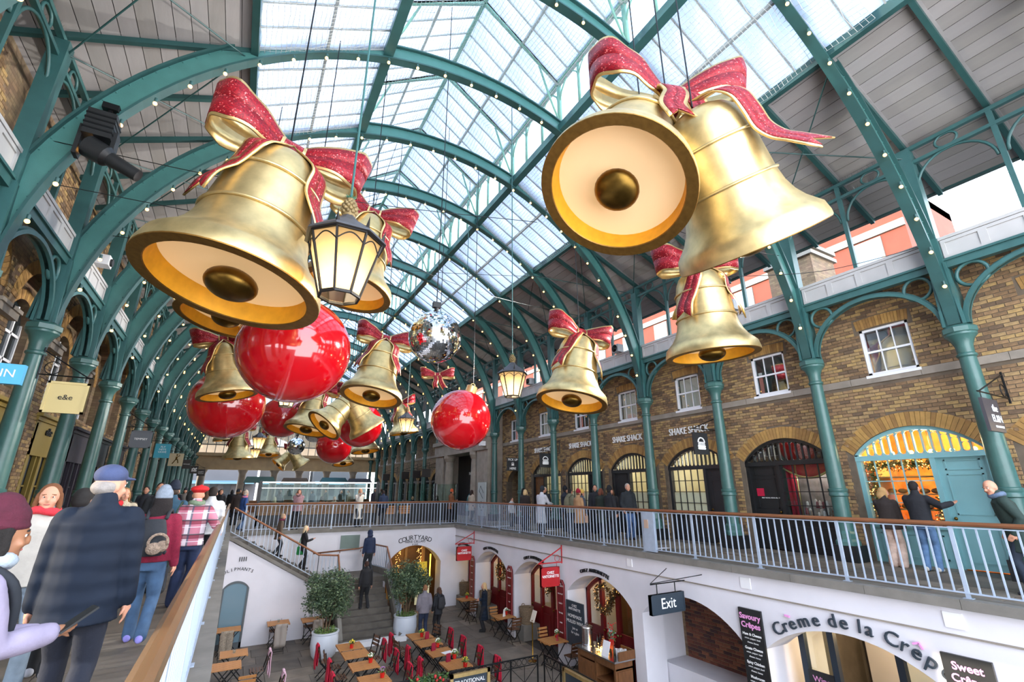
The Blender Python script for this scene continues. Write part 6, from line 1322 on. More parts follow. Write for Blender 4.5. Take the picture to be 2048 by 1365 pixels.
for x, y, rz, lb in ((3.12, 16.76, 0, 'left of the back left table'), (3.2, 15.2, 0, 'left of the middle left table'), (3.1, 14.1, 0, 'left of the near left table'), (4.38, 16.3, PI, 'right of the back left table'), (4.42, 15.16, PI, 'right of the middle left table'), (4.4, 13.85, PI, 'right of the near left table'),
    (5.32, 16.77, 0, 'left of the back right table'), (5.4, 15.26, 0, 'left of the middle right table'), (5.38, 14.1, 0, 'left of the near right table'), (6.62, 16.42, PI, 'right of the back right table'), (6.62, 15.4, PI, 'right of the second right table'), (6.66, 14.25, PI, 'right of the middle right table'), (6.68, 13.2, PI, 'by the iron fence, right side')):
    chair(x, y, rz, 'folding chair with a crimson blanket ' + lb, True); blanket(x, y, rz, red_cloth, 'crimson fleece blanket over the chair ' + lb)
for x, y, rz, lb in ((4.35, 16.95, PI + .25, 'bare pale folding chair behind the back left table'), (6.5, 17.2, PI + .3, 'bare brown folding chair behind the back right table'), (5.3, 16.2, .1, 'bare brown folding chair between blanketed chairs'), (3.2, 16.1, .0, 'bare folding chair tucked at the left row')): chair(x, y, rz, lb, True)
flowerpot(3.75, 16.55, 0, 'red pot of yellow flowers on the back left table'); flowerpot(3.95, 15.0, 1, 'red pot of white flowers on the middle left table'); flowerpot(3.95, 13.75, 2, 'red pot of mauve flowers on the near left table')
flowerpot(5.98, 16.6, 0, 'red pot of yellow flowers on the back right table'); flowerpot(6.05, 15.35, 1, 'red pot of white flowers on the second right table'); flowerpot(6.1, 14.15, 1, 'red pot of white flowers on the middle right table'); flowerpot(6.1, 13.4, 0, 'red pot of yellow flowers just behind the iron fence')
menu(6.05, 16.3, 'maroon menu standing on the back right table'); menu(5.82, 15.1, 'maroon menu standing on the second right table'); menu(5.85, 14.0, 'maroon menu standing on the middle right table')
b = MB(); b.box(-.16, .16, -.11, .11, 0, .004); tag(b.build('paper_menu', white_paint, None, loc=(6.12, 14.72, LF + .74), rot=(0, 0, .2)), 'white paper menu lying on the middle right table', 'menu')
# left tables by the stair wall
pink = mat('pink_fleece', '#c9a4b4', .9, bump=(60, .3, .01)); beige = mat('beige_throw', '#9d938a', .9, bump=(60, .4, .01)); fur = mat('sheepskin', '#988c7c', 1.0, var=(30, .25), bump=(45, 1, .04))
for x, y, lb in ((2.05, 20.85, 'against the stair wall, middle one'), (3.18, 20.75, 'against the stair wall beside the potted tree'), (.5, 20.75, 'in front of the narrow glass door'), (.66, 17.8, 'by the near wall with a candle glass'), (.48, 16.7, 'nearest below the left coping')): table(x, y, 'slatted bistro table ' + lb)
for x, y, rz, m, lb in ((2.0, 21.05, -PI / 2, beige, 'behind the middle wall table'), (2.05, 20.0, PI / 2, beige, 'in front of the middle wall table'), (3.15, 21.05, -PI / 2, beige, 'behind the table beside the potted tree'), (3.25, 20.0, PI / 2, beige, 'in front of the table beside the potted tree'), (.45, 21.05, -PI / 2, fur, 'behind the glass door table'), (.45, 19.95, PI / 2, fur, 'in front of the glass door table'), (1.25, 16.95, PI, pink, 'right of the nearest left tables'), (1.45, 14.9, PI, pink, 'at the bottom edge below the left tables')):
    chair(x, y, rz, 'folding chair with a soft throw ' + lb, True); blanket(x, y, rz, m, '%s over the chair %s' % ({'pink_fleece': 'pink fleece throw', 'beige_throw': 'beige throw', 'sheepskin': 'shaggy sheepskin'}[m.name], lb), .55, .36)
chair(.95, 15.5, PI / 2, 'bare folding chair below the nearest left table')
for x, y, lb in ((2.05, 20.85, 'middle wall table'), (.66, 17.8, 'nearest left table')):
    b = MB(); b.lathe([(.04, 0), (.045, .1), (.04, .1), (.035, .01), (0, .01)], 12); o = tag(b.build('candle_glass', glass, None, True, (x, y, LF + .738)), 'small candle glass on the ' + lb, 'candle holder', 'candle glasses')
# right tables by the red doors
for x, y, lb in ((9.5, 14.2, 'beside the menu stand, under the tall red board'), (9.55, 17.6, 'beside the standing woman'), (9.55, 21.0, 'by the corner doorway')): table(x, y, 'slatted bistro table ' + lb)
for x, y, rz, lb, d in ((9.65, 18.35, -PI / 2, 'behind the table beside the standing woman', False), (9.6, 16.95, PI / 2, 'in front of the table beside the standing woman', True), (9.75, 14.9, -PI / 2, 'behind the menu stand table', False), (9.72, 13.5, PI / 2, 'in front of the menu stand table', True), (9.4, 20.2, PI / 2, 'at the corner table', True)): chair(x, y, rz, 'wooden folding chair ' + lb, d)
flowerpot(9.75, 14.35, 1, 'red pot of flowers on the menu stand table'); menu(9.6, 14.1, 'maroon menu standing on the menu stand table', rz=.9); flowerpot(9.75, 17.75, 1, 'red pot of white flowers beside the standing woman'); flowerpot(9.6, 21.1, 0, 'red pot of flowers on the corner table')
b = MB(); b.add([(-.06, -.03, 0), (.06, -.03, 0), (.06, 0, .24), (-.06, 0, .24), (-.06, .03, 0), (.06, .03, 0)], [(0, 1, 2, 3), (4, 3, 2, 5), (0, 3, 4), (1, 5, 2)]); tag(b.build('menu_card', white_paint, None, loc=(9.55, 17.55, LF + .738), rot=(0, 0, .6)), 'white folded menu standing beside the standing woman', 'menu')
# wicker baskets on stone blocks
wick = mat('grey_wicker', '#7d6b55', .85, var=(30, .3), bump=(60, .8, .02))
for y, lb in ((22.9, 'in the corner arch'), (20.65, 'behind the standing woman'), (17.15, 'beside the brass menu stand')):
    b = MB(); b.box(10.0, 10.7, y - .3, y + .3, LF, LF + .5); tag(b.build('stone_block', stone_dk), 'grey stone block ' + lb, 'block', 'stone blocks in the arches')
    e = empty('wicker_basket', (10.3, y, LF + .5), label='tall grey wicker basket ' + lb, cat='basket', group='wicker baskets'); b = MB(); b.lathe([(.22, 0), (.25, .3), (.27, .55), (.25, .55), (.23, .3), (.2, .02), (0, .02)], 20); b.build('weave', wick, e, .8); b = MB()
    for z in [.04 + .05 * i for i in range(11)]: rr = .222 + .05 * z / .55; b.tube([(rr * math.cos(t), rr * math.sin(t), z + .008 * math.sin(9 * t + z * 60)) for t in [2 * PI * i / 20 for i in range(20)]], .014, 5, closed=True)
    b.build('woven_rings', wick, e, True); b = MB()
    for s_ in (-1, 1): b.tube(arc((0, s_ * .25, .55), .07, 0, PI, 8, (1, 0, 0)), .012, 5)
    b.build('handle', wick, e)
e = empty('menu_stand', (9.2, 14.95, LF), label='brass menu stand with a slanted plate between the tables', cat='menu stand'); brs = mat('bright_brass', '#b08a3c', .25, 1); b = MB(); b.lathe([(.15, 0), (.15, .02), (.03, .04), (.02, .06), (.02, 1.15), (.03, 1.17), (0, 1.18)], 14); b.build('pole', brs, e, .6); b = MB(); b.poly([(-.02, -.12, 1.12), (-.02, .12, 1.12), (.1, .12, 1.45), (.1, -.12, 1.45)], (.9, 0, -.3), .02); b.build('plate', mat('cream_plate', '#cfc3b2', .5), e)
# mulled wine counter
e = empty('wine_counter', (9.28, 11.0, LF), label='oak mulled wine counter with zinc top before the red doors', cat='counter')
b = MB(); b.box(0, .66, 0, .06, 0, .96); b.box(0, .66, 1.54, 1.6, 0, .96); b.box(0, .66, .78, .84, 0, .96); b.box(.6, .66, 0, 1.6, 0, .96); b.box(0, .66, 0, 1.6, .0, .08); b.box(0, .66, .06, .78, .42, .46); b.box(.02, .66, 0, 1.6, .78, .82); b.build('carcass', oak, e)
b = MB(); b.box(-.01, .02, .86, 1.54, .1, .75); dr = b.build('door', oak, e); b = MB(); b.box(-.022, -.01, .93, 1.47, .18, .67); b.build('door_panel', oak, dr)
for y0, y1 in ((.08, .76), (.86, 1.52)): b = MB(); b.box(-.012, .02, y0, y1, .82, .95); b.build('drawer', oak, e)
b = MB(); b.box(.08, .58, -.015, 0, .15, .75); b.build('end_panel', oak, e); b = MB(); b.box(-.04, .68, -.04, 1.66, .96, 1.0); b.build('counter_top', steel, e); b = MB(); b.box(.1, .7, -.06, -.02, 1.0, 1.2); b.box(.66, .7, -.06, .5, 1.0, 1.18); b.build('gallery_rail', oak, e)
CT = LF + 1.0
e = empty('wine_urn', (9.5, 12.4, CT), label='steel mulled wine urn on the counter', cat='urn'); b = MB(); b.lathe([(.17, 0), (.17, .06), (.155, .07), (.155, .46), (.165, .47), (.16, .5), (.05, .54), (0, .54)], 24); b.build('body', steel, e, .6); b = MB(); b.tube(arc((0, 0, .53), .05, 0, PI, 8), .012, 5); b.build('lid_handle', black, e); b = MB(); b.tube([(-.15, 0, .1), (-.2, 0, .1), (-.2, 0, .05)], .015, 6); b.build('tap', black, e)
for s_ in (-1, 1): b = MB(); b.tube([(0, s_ * .155, .42), (0, s_ * .2, .4), (0, s_ * .2, .36), (0, s_ * .155, .34)], .01, 5); b.build('handle', black, e)
e = empty('light_tree', (9.75, 12.0, CT), label='little wooden Christmas tree ornament on the counter', cat='ornament')
for i in range(6): r_ = .11 - .017 * i; b = MB(); b.lathe([(r_, .03 + .05 * i), (r_ * .95, .05 + .05 * i), (.01, .06 + .05 * i)], 10); b.build('tier', wood_m, e)
b = MB(); rnd = random.Random(11)
for i in range(110): b.ball((9.5 + rnd.gauss(0, .07), 11.75 + rnd.gauss(0, .1), CT + .02 + abs(rnd.gauss(0, .05))), .011, 5, 4)
tag(b.build('fairy_light_heap', bulb_m), 'heap of warm fairy lights glowing on the counter', 'fairy lights', kind='stuff')
b = MB(); b.poly([(9.32, 11.32, CT), (9.32, 11.6, CT), (9.42, 11.58, CT + .36), (9.42, 11.3, CT + .36)], (1, 0, 0), .01); tag(b.build('white_card', white_paint), 'blank white card leaning on the counter', 'card')
b = MB(); b.box(9.62, 9.64, 11.42, 11.6, CT + .12, CT + .36); tag(b.build('red_card', red_paint), 'red card standing among bottles on the counter', 'card')
for i, (x, y) in enumerate(((9.5, 11.25), (9.8, 11.72), (9.85, 11.85), (9.85, 12.15), (9.7, 12.2), (9.88, 12.3))):
    b = MB(); b.lathe([(.036, 0), (.036, .18), (.014, .23), (.014, .3), (0, .3)], 12); tag(b.build('wine_bottle', mat('bottle_glass', '#14120e', .12), None, .7, (x, y, CT)), 'dark wine bottle on the mulled wine counter' if i else 'dark wine bottle beside the white card', 'bottle', 'bottles on the counter')
for i in range(3):
    for j in range(4):
        n_ = 3 if (i + j) % 3 else 4; b = MB()
        b.lathe([(.03, 0), (.04, .1), (.038, .1), (.036, .1 + .02 * n_), (.041, .1 + .02 * n_), (.0, .1 + .02 * n_)], 12); tag(b.build('paper_cup', white_paint, None, .6, (9.62 + .085 * i, 11.06 + .085 * j, CT)), 'white paper cup in the cluster at the near end of the counter', 'cup', 'paper cups on the counter')
e = empty('flower_vase', (9.72, 11.55, CT), label='spray of red and eucalyptus stems above the counter', cat='flowers'); b = MB(); b.lathe([(.04, 0), (.05, .12), (.035, .2), (.04, .22), (0, .22)], 12); b.build('vase', red_paint, e, .7); rnd = random.Random(8); leafy([(0, 0, .35), (0, .05, .45), (-.03, -.05, .5)], .12, 60, [mat('eucalyptus', '#7d9488', .7), leaf_g[1]], .09, rnd, 'leaves', e); b = MB()
for i in range(25): b.ball((rnd.gauss(0, .06), rnd.gauss(0, .07), rnd.uniform(.35, .72)), .018, 6, 4)
b.build('berries', red_paint, e, kind='stuff')
# iron fence and framed board at the bottom edge
def fence(p, q, label, n):
    e = empty('iron_fence', label=label, cat='fence', group='low iron fences'); p = Vector((*p, LF)); q = Vector((*q, LF)); up = Vector((0, 0, 1)); b = MB(); b.bar(p + up * 1.05, q + up * 1.05, .03, .03); b.build('top_rail', black_metal, e); b = MB(); b.bar(p + up * .86, q + up * .86, .02, .02); b.build('mid_rail', black_metal, e); b = MB(); b.bar(p + up * .12, q + up * .12, .02, .02); b.build('bottom_rail', black_metal, e)
    for i in range(n + 1):
        a = p.lerp(q, i / n); b = MB(); b.bar(a, a + up * 1.05, .03, .03, (1, 0, 0)); b.build('post', black_metal, e)
        if i < n:
            c = p.lerp(q, (i + 1) / n); b = MB(); b.bar(a + up * .12, c + up * .86, .012, .012); b.bar(a + up * .86, c + up * .12, .012, .012); b.bar((a + c) / 2 + up * .12, (a + c) / 2 + up * .86, .012, .012, (1, 0, 0)); b.build('cross_bars', black_metal, e)
            d = (c - a) / 5
            for j in range(5): m_ = a + d * (j + .5) + up * .955; b = MB(); dd = d.normalized(); b.tube([m_ + dd * .07 * math.cos(t) + up * .07 * math.sin(t) for t in [2 * PI * s_ / 12 for s_ in range(12)]], .008, 4, closed=True); b.build('ring', black_metal, e)
fence((3.6, 12.3), (7.72, 12.3), 'black iron fence along the near side of the red blanket tables', 5); fence((7.9, 12.25), (7.9, 9.2), 'black iron fence running towards the viewer beside the counter', 4)
e = empty('framed_board', label='gilt framed board reading TRADITIONAL on the iron fence', cat='board'); b = MB(); b.box(5.2, 6.15, 12.16, 12.2, LF + .15, LF + 1.0); b.build('board', slate_sign, e); b = MB()
for a, c, d, f in ((5.14, 6.21, LF + .96, LF + 1.04), (5.14, 6.21, LF + .1, LF + .18), (5.14, 5.22, LF + .1, LF + 1.04), (6.13, 6.21, LF + .1, LF + 1.04)): b.box(a, c, 12.12, 12.2, d, f)
b.build('gilt_frame', gold_edge, e); text('TRADITIONAL', .125, white_txt, (5.67, 12.15, LF + .84), (1, 0, 0), (0, 0, 1), e, .003)
e = empty('framed_board', label='gilt framed board on the fence towards the viewer', cat='board'); b = MB(); b.box(7.84, 7.88, 10.0, 11.2, LF + .2, LF + 1.0); b.build('board', slate_sign, e); b = MB(); b.box(7.8, 7.9, 9.94, 11.26, LF + .96, LF + 1.04); b.box(7.8, 7.9, 11.2, 11.28, LF + .15, LF + 1.04); b.build('gilt_frame', gold_edge, e)
e = empty('fence_garland', label='fir garland with red baubles on the iron fence at the bottom edge', cat='garland'); rnd = random.Random(14); gp = [(4.2 + .04 * i, 12.22, LF + 1.02) for i in range(22)]; leafy(gp, .1, 500, [mat('fir_green', '#35502f', .7), leaf_g[1]], .09, rnd, 'leaves', e); b = MB()
for i in range(9): p = rnd.choice(gp); b.ball((p[0], 12.14, p[2] + rnd.uniform(-.06, .08)), .035, 10, 8)
b.build('little_baubles', red_paint, e, True)
# potted trees either side of the stairs
for x, y, sp, lb, sd in ((3.33, 18.7, 1.0, 'left of the stairs', 21), (6.35, 19.55, 1.0, 'right of the stairs, by the couple', 33)):
    e = empty('potted_tree', (x, y, LF), label='bushy olive tree in a white pot ' + lb, cat='potted tree', group='potted trees by the stairs'); b = MB(); b.lathe([(.3, 0), (.38, .1), (.44, .35), (.43, .6), (.41, .72), (.44, .74), (.44, .78), (.38, .78), (.36, .68), (0, .68)], 32); b.build('pot', mat('white_glazed_pot', '#c9d0da', .35), e, .8); rnd = random.Random(sd)
    tm = mat('olive_bark', '#6b5540', .9, var=(10, .3)); crown = []
    for i in range(6):
        t = 2 * PI * i / 6; tip = Vector((.42 * math.cos(t), .42 * math.sin(t), 1.75 + rnd.uniform(-.15, .25))); b = MB(); b.tube(smoothpath([(.1 * math.cos(t), .1 * math.sin(t), .66), (.13 * math.cos(t + .4), .13 * math.sin(t + .4), 1.1), tip], 5), [.028 - .0018 * j for j in range(11)], 6); b.build('stem', tm, e, True); crown.append(tip)
    pts = []
    for i in range(64):
        d = Vector((rnd.gauss(0, 1), rnd.gauss(0, 1), rnd.gauss(0, .9))).normalized(); pts.append(tuple(Vector((0, 0, 1.9)) + Vector((d.x * .8, d.y * .8, d.z * .72)) * rnd.uniform(.35, 1)))
    leafy(pts, .24, 8000, [mat('olive_leaf_%d' % i, c_, .6) for i, c_ in enumerate(('#3d5138', '#4f6548', '#2f4230', '#6d7f5a'))], .085, rnd, 'foliage', e)
    leafy([(.25 * math.cos(t), .25 * math.sin(t), .78) for t in [.5 * i for i in range(13)]] + [(0, 0, .8)], .14, 700, leaf_g, .06, rnd, 'underplanting', e)
# ================================================================ people
REM = []
def loft(mb, rings, n=14):
    """closed skin over elliptical rings: (centre, side vec*rx, fwd vec*ry)"""
    vs = []
    for c, a, b_ in rings:
        for j in range(n): t = 2 * PI * j / n; vs.append(Vector(c) + Vector(a) * math.cos(t) + Vector(b_) * math.sin(t))
    fs = []
    for i in range(len(rings) - 1):
        for j in range(n): j2 = (j + 1) % n; fs.append((i * n + j, i * n + j2, (i + 1) * n + j2, (i + 1) * n + j))
    fs += [tuple(range(n))[::-1], tuple((len(rings) - 1) * n + j for j in range(n))]; mb.add(vs, fs)
def limb(mb, pts, rad, n=12): mb.tube(pts, list(rad), n); mb.ball(pts[0], rad[0], 10, 6); mb.ball(pts[-1], rad[-1], 10, 6)
def ik(a, c, l1, l2, hint):
    a, c = Vector(a), Vector(c); d = c - a; L = min(d.length, (l1 + l2) * .999); d = d.normalized(); x = (l1 * l1 - l2 * l2 + L * L) / (2 * L); h = math.sqrt(max(0, l1 * l1 - x * x)); hv = Vector(hint); hv = (hv - d * hv.dot(d)).normalized(); return a + d * x + hv * h, a + d * L
HANDS = {'down': (.25, .06, .8), 'pocket': (.22, .1, .9), 'phone': (.06, .33, 1.18), 'face': (.05, .17, 1.5), 'cross': (-.1, .2, 1.12), 'rail': (.22, .42, 1.1), 'wall': (.52, .3, 1.38), 'cup': (.08, .22, 1.36), 'swing': (.27, .22, .88), 'back': (.27, -.18, .85)}
clothc = {}
def cloth(c, kind='plain'):
    if (c, kind) in clothc: return clothc[(c, kind)]
    if kind == 'plain': m = mat('cloth_' + c.strip('#'), c, .85, var=(7, .14), bump=(26, .35, .012))
    elif kind == 'denim': m = mat('denim_' + c.strip('#'), c, .85, var=(9, .22), bump=(140, .3, .004))
    elif kind == 'fur': m = mat('fur_' + c.strip('#'), c, 1.0, var=(40, .25), bump=(70, 1, .03))
    elif kind == 'knit': m = mat('knit_' + c.strip('#'), c, .95, var=(30, .15), bump=(90, .6, .008))
    elif kind == 'quilt':
        m = mat('quilt_' + c.strip('#'), c, .8, var=(6, .14), spec=.25); n = m.node_tree.nodes; l = m.node_tree.links; t = n.new('ShaderNodeTexCoord'); wv = n.new('ShaderNodeTexWave'); wv.bands_direction = 'Z'; wv.inputs['Scale'].default_value = 2.6; wv.inputs['Distortion'].default_value = 1.2; wv.inputs['Detail Scale'].default_value = 2; l.new(t.outputs['Object'], wv.inputs['Vector']); b = n.new('ShaderNodeBump'); b.inputs['Strength'].default_value = .6; b.inputs['Distance'].default_value = .016; l.new(wv.outputs['Fac'], b.inputs['Height']); l.new(b.outputs[0], n['Principled BSDF'].inputs['Normal'])
    elif kind == 'plaid':
        m, n, l, bs = nodes('plaid_' + c.strip('#')); bs.inputs['Roughness'].default_value = .9; t = n.new('ShaderNodeTexCoord'); sp = n.new('ShaderNodeSeparateXYZ'); l.new(t.outputs['Object'], sp.inputs[0]); prev = None
        base = n.new('ShaderNodeRGB'); base.outputs[0].default_value = (*hx(c), 1); prev = base.outputs[0]
        for ax, sc, lo, colr in ((0, 5.0, .62, '#e8dfe4'), (2, 5.0, .66, '#7d2236'), (0, 5.0, .88, '#2b3550'), (2, 10.0, .9, '#f0e6ea'), (2, 5.0, .9, '#20222e')):
            mu = n.new('ShaderNodeMath'); mu.operation = 'MULTIPLY'; mu.inputs[1].default_value = sc; l.new(sp.outputs[ax], mu.inputs[0]); fr = n.new('ShaderNodeMath'); fr.operation = 'FRACT'; l.new(mu.outputs[0], fr.inputs[0]); gt = n.new('ShaderNodeMath'); gt.operation = 'GREATER_THAN'; gt.inputs[1].default_value = lo; l.new(fr.outputs[0], gt.inputs[0]); ml = n.new('ShaderNodeMath'); ml.operation = 'MULTIPLY'; ml.inputs[1].default_value = .8; l.new(gt.outputs[0], ml.inputs[0])
            mx = n.new('ShaderNodeMix'); mx.data_type = 'RGBA'; l.new(ml.outputs[0], mx.inputs[0]); l.new(prev, mx.inputs[6]); mx.inputs[7].default_value = (*hx(colr), 1); prev = mx.outputs[2]
        l.new(prev, bs.inputs['Base Color'])
    clothc[(c, kind)] = m; return m
eye_w = mat('eye_white', '#e8e4de', .3); eye_d = mat('eye_dark', '#2a1c14', .2); lip = mat('lips', '#a8564c', .5)
def grow(mb, name, m, parent, vox, it=4):
    o = mb.build(name, m, parent, True); r = o.modifiers.new('r', 'REMESH'); r.mode = 'VOXEL'; r.voxel_size = vox; r.use_smooth_shade = True; s = o.modifiers.new('s', 'SMOOTH'); s.factor = .5; s.iterations = it; REM.append(o); return o
def person(loc, face, h, label, top=('#22303f', 'plain'), legs=('#1c2230', 'plain'), shoe='#1a1a1c', hair=('#2b1d14', 'short'), hat=None, arms=('down', 'down'), stride=0.0, lean=0.0, coat=.86, scarf=None, sk=None, bag=None, vox=.02, turn=0.0, bulk=1.0, collar=True, sleeves=True, group='shoppers in the market', skirt=0, lift=None):
    """face: heading in degrees (0 looks along +y, 90 looks along -x)"""
    k = h / 1.72; sk = sk or skin; e = empty('person', loc, math.radians(face), label=label, cat='person', group=group)
    S = lambda p: Vector((p[0] * k, p[1] * k, p[2] * k)); Rl = Matrix.Rotation(-math.radians(lean), 3, 'X'); hip = Vector((0, 0, .92))
    def T(p): p = Vector(p); return S(hip + Rl @ (p - hip)) if p.z > .92 else S(p)          # upper body leans about the hips
    # legs
    feet = {}; knee = {}
    for sg, f in ((-1, stride), (1, -stride)):
        z = .085 + (.06 if f < -.1 else 0); an = Vector((sg * .095, f, z)); hp = Vector((sg * .09, 0, .9)); kn, an = ik(hp, an, .43, .43, (0, 1, 0)); feet[sg] = an; knee[sg] = kn
    # arms
    el = {}; hd = {}; sh = {}
    for sg, a in ((-1, arms[0]), (1, arms[1])):
        t = HANDS[a] if isinstance(a, str) else a; s_ = hip + Rl @ (Vector((sg * .178, -.005, 1.38)) - hip); tg = Vector((sg * t[0], t[1], t[2]))
        if isinstance(a, str) and a not in ('rail', 'wall'): tg = hip + Rl @ (tg - hip) if tg.z > .92 else tg
        kn, tg = ik(s_, tg, .285, .255, (sg * .35, -.8, -.5)); sh[sg] = S(s_); el[sg] = S(kn); hd[sg] = S(tg)
    Rt = Matrix.Rotation(math.radians(turn), 3, 'Z'); hc0 = T((0, .03, 1.605))
    def Hd(p): return hc0 + Rl @ (Rt @ (Vector(p) * k))                                   # point on the head
    # body
    b = MB(); near = vox < .016
    def hball(c, r, n=16, m=12): b.ball((0, 0, 0), 1, n, m, Matrix.Translation(Hd(c)) @ (Rl @ Rt).to_4x4() @ Matrix.Diagonal((r[0] * k, r[1] * k, r[2] * k, 1)))
    hball((0, -.005, .02), (.077, .097, .105)); hball((0, .02, -.05), (.06, .073, .068)); hball((0, .062, -.088), (.03, .03, .025)); hball((0, .1, -.02), (.014, .022, .026)); hball((0, .085, .02), (.045, .02, .012))
    for sg in (-1, 1): hball((sg * .078, -.01, -.01), (.012, .02, .032)); hball((sg * .042, .068, -.035), (.025, .022, .022))
    limb(b, [T((0, -.01, 1.40)), T((0, .005, 1.56))], (.058 * k, .05 * k))
    loft(b, [(T((0, 0, .9)), (.13 * k, 0, 0), (0, .09 * k, 0)), (T((0, 0, 1.15)), (.115 * k, 0, 0), (0, .085 * k, 0)), (T((0, 0, 1.36)), (.15 * k, 0, 0), (0, .09 * k, 0)), (T((0, 0, 1.44)), (.08 * k, 0, 0), (0, .06 * k, 0))])
    for sg in (-1, 1):
        limb(b, [S((sg * .085, 0, .9)), S(knee[sg]), S(feet[sg])], (.065 * k, .045 * k, .036 * k)); limb(b, [sh[sg], el[sg], hd[sg]], (.042 * k, .035 * k, .026 * k))
        d = (hd[sg] - el[sg]).normalized(); sd = d.cross(Vector((0, 0, 1))); sd = sd.normalized() if sd.length > .2 else Vector((0, 1, 0)); sd = Vector((0, 1, 0)) - d * d.y if abs(d.z) > .7 else sd; sd.normalize(); nn = d.cross(sd).normalized(); w_ = hd[sg]
        limb(b, [w_, w_ + d * .05 * k], (.03 * k, .032 * k)); 
        for q in (-1, 1): limb(b, [w_ + d * .02 * k + sd * q * .016 * k, w_ + d * .078 * k + sd * q * .024 * k], (.02 * k, .017 * k))
        cur = nn * (-sg) * .3
        for i, ln in enumerate((.062, .074, .07, .054)):
            p0 = w_ + d * .075 * k + sd * (i - 1.5) * .02 * k; p1 = p0 + (d + cur * .5).normalized() * ln * .5 * k; p2 = p1 + (d * .75 + cur * 1.8).normalized() * ln * .5 * k; limb(b, [p0, p1, p2], (.0105 * k, .0095 * k, .008 * k), 8)
        th = w_ + d * .022 * k - sd * .024 * k; limb(b, [th, th + (d * .6 - sd * .8).normalized() * .04 * k, th + (d * .85 - sd * .6 + cur).normalized() * .07 * k], (.014 * k, .012 * k, .009 * k), 8)
    grow(b, 'body', sk, e, min(vox, .011) if near else vox * .75, 3)
    # face
    for sg in (-1, 1):
        q = MB(); q.ball(Hd((sg * .031, .077, .006)), .0108 * k, 10, 8); o = q.build('eye', eye_w, e, True); q = MB(); q.ball(Hd((sg * .031, .0835, .006)), .0072 * k, 8, 6); q.build('iris', eye_d, o, True)
        q = MB(); q.bar(Hd((sg * .05, .08, .026)), Hd((sg * .018, .091, .03)), .008 * k, .008 * k); q.build('eyebrow', cloth(hair[0] if hair else '#555048'), e)
    q = MB(); q.ball((0, 0, 0), 1, 10, 8, Matrix.Translation(Hd((0, .086, -.062))) @ (Rl @ Rt).to_4x4() @ Matrix.Diagonal((.024 * k, .009 * k, .008 * k, 1))); q.build('mouth', lip, e, True)
    # hair
    if hair:
        hm = cloth(hair[0], 'knit') if near else cloth(hair[0]); q = MB(); st_ = hair[1]
        def qb(c, r): q.ball((0, 0, 0), 1, 16, 12, Matrix.Translation(Hd(c)) @ (Rl @ Rt).to_4x4() @ Matrix.Diagonal((r[0] * k, r[1] * k, r[2] * k, 1)))
        if st_ != 'fringe': qb((0, -.022, .042), (.086, .096, .096)); qb((0, -.035, .0), (.082, .08, .08))
        if st_ == 'fringe': qb((0, -.035, -.01), (.082, .085, .06))
        if st_ in ('long', 'bob', 'wavy'):
            L = {'long': .34, 'bob': .13, 'wavy': .42}[st_]; wv = .02 if st_ == 'wavy' else 0
            rings = []
            for i in range(9):
                t = i / 8; c = Hd((wv * math.sin(i * 1.6), -.055 - .03 * math.sin(PI * t), .02 - t * (L + .05))); rings.append((c, ((.088 + (.035 if st_ == 'wavy' else 0) * math.sin(PI * t)) * k * (1 - .35 * t * t), 0, 0), (0, (.062 - .02 * t) * k, 0)))
            loft(q, rings)
            for sg in (-1, 1): limb(q, [Hd((sg * .076, .0, .03)), Hd((sg * .086, .005, -.06)), Hd((sg * .08, -.005, -.06 - L * .5))], (.022 * k, .024 * k, .014 * k))
        if st_ == 'bun': qb((0, -.12, .06), (.04, .04, .04))
        grow(q, 'hair', hm, e, vox * .6 if near else vox * .75, 3)
    if hat:
        hc, ht = hat; m = cloth(hc, 'knit' if ht in ('beanie', 'bobble') else 'plain'); q = MB()
        def hb(c, r): q.ball((0, 0, 0), 1, 18, 12, Matrix.Translation(Hd(c)) @ (Rl @ Rt).to_4x4() @ Matrix.Diagonal((r[0] * k, r[1] * k, r[2] * k, 1)))
        if ht in ('beanie', 'bobble'): hb((0, -.02, .085), (.096, .106, .095)); hb((0, -.015, .05), (.099, .112, .035)); hb((0, -.03, .15), (.065, .075, .06))
        if ht == 'bobble': hb((0, -.03, .215), (.035, .035, .035))
        if ht == 'beret': hb((.01, -.03, .095), (.13, .135, .055)); hb((0, -.015, .055), (.093, .103, .03)); hb((.02, -.03, .15), (.015, .015, .02))
        if ht == 'cap': hb((0, -.012, .075), (.09, .106, .078)); hb((0, .095, .052), (.07, .085, .012))
        if ht == 'hood': hb((0, -.03, .03), (.115, .115, .14)); hb((0, -.06, -.08), (.12, .1, .08))
        grow(q, 'hat' if ht != 'hood' else 'hood', m, e, vox * .65 if near else vox * .8, 3)
    # trousers / skirt
    q = MB(); lg = legs; wk = 1.0 if lg[1] != 'wide' else 1.45
    loft(q, [(S((0, 0, .8)), (.165 * k, 0, 0), (0, .115 * k, 0)), (S((0, 0, .93)), (.165 * k, 0, 0), (0, .115 * k, 0)), (S((0, 0, 1.02)), (.15 * k, 0, 0), (0, .1 * k, 0))])
    for sg in (-1, 1): limb(q, [S((sg * .088, 0, .88)), S((Vector((sg * .088, 0, .88)) + knee[sg]) / 2), S(knee[sg]), S((knee[sg] + feet[sg]) / 2), S(feet[sg] + Vector((0, 0, -.02)))], [r * k * w_ for r, w_ in zip((.096, .09, .07, .066, .064), (1, 1, wk ** .5, wk, wk * 1.05))])
    grow(q, 'trousers', cloth(lg[0], 'denim' if lg[1] in ('denim', 'wide') else 'plain'), e, vox, 4)
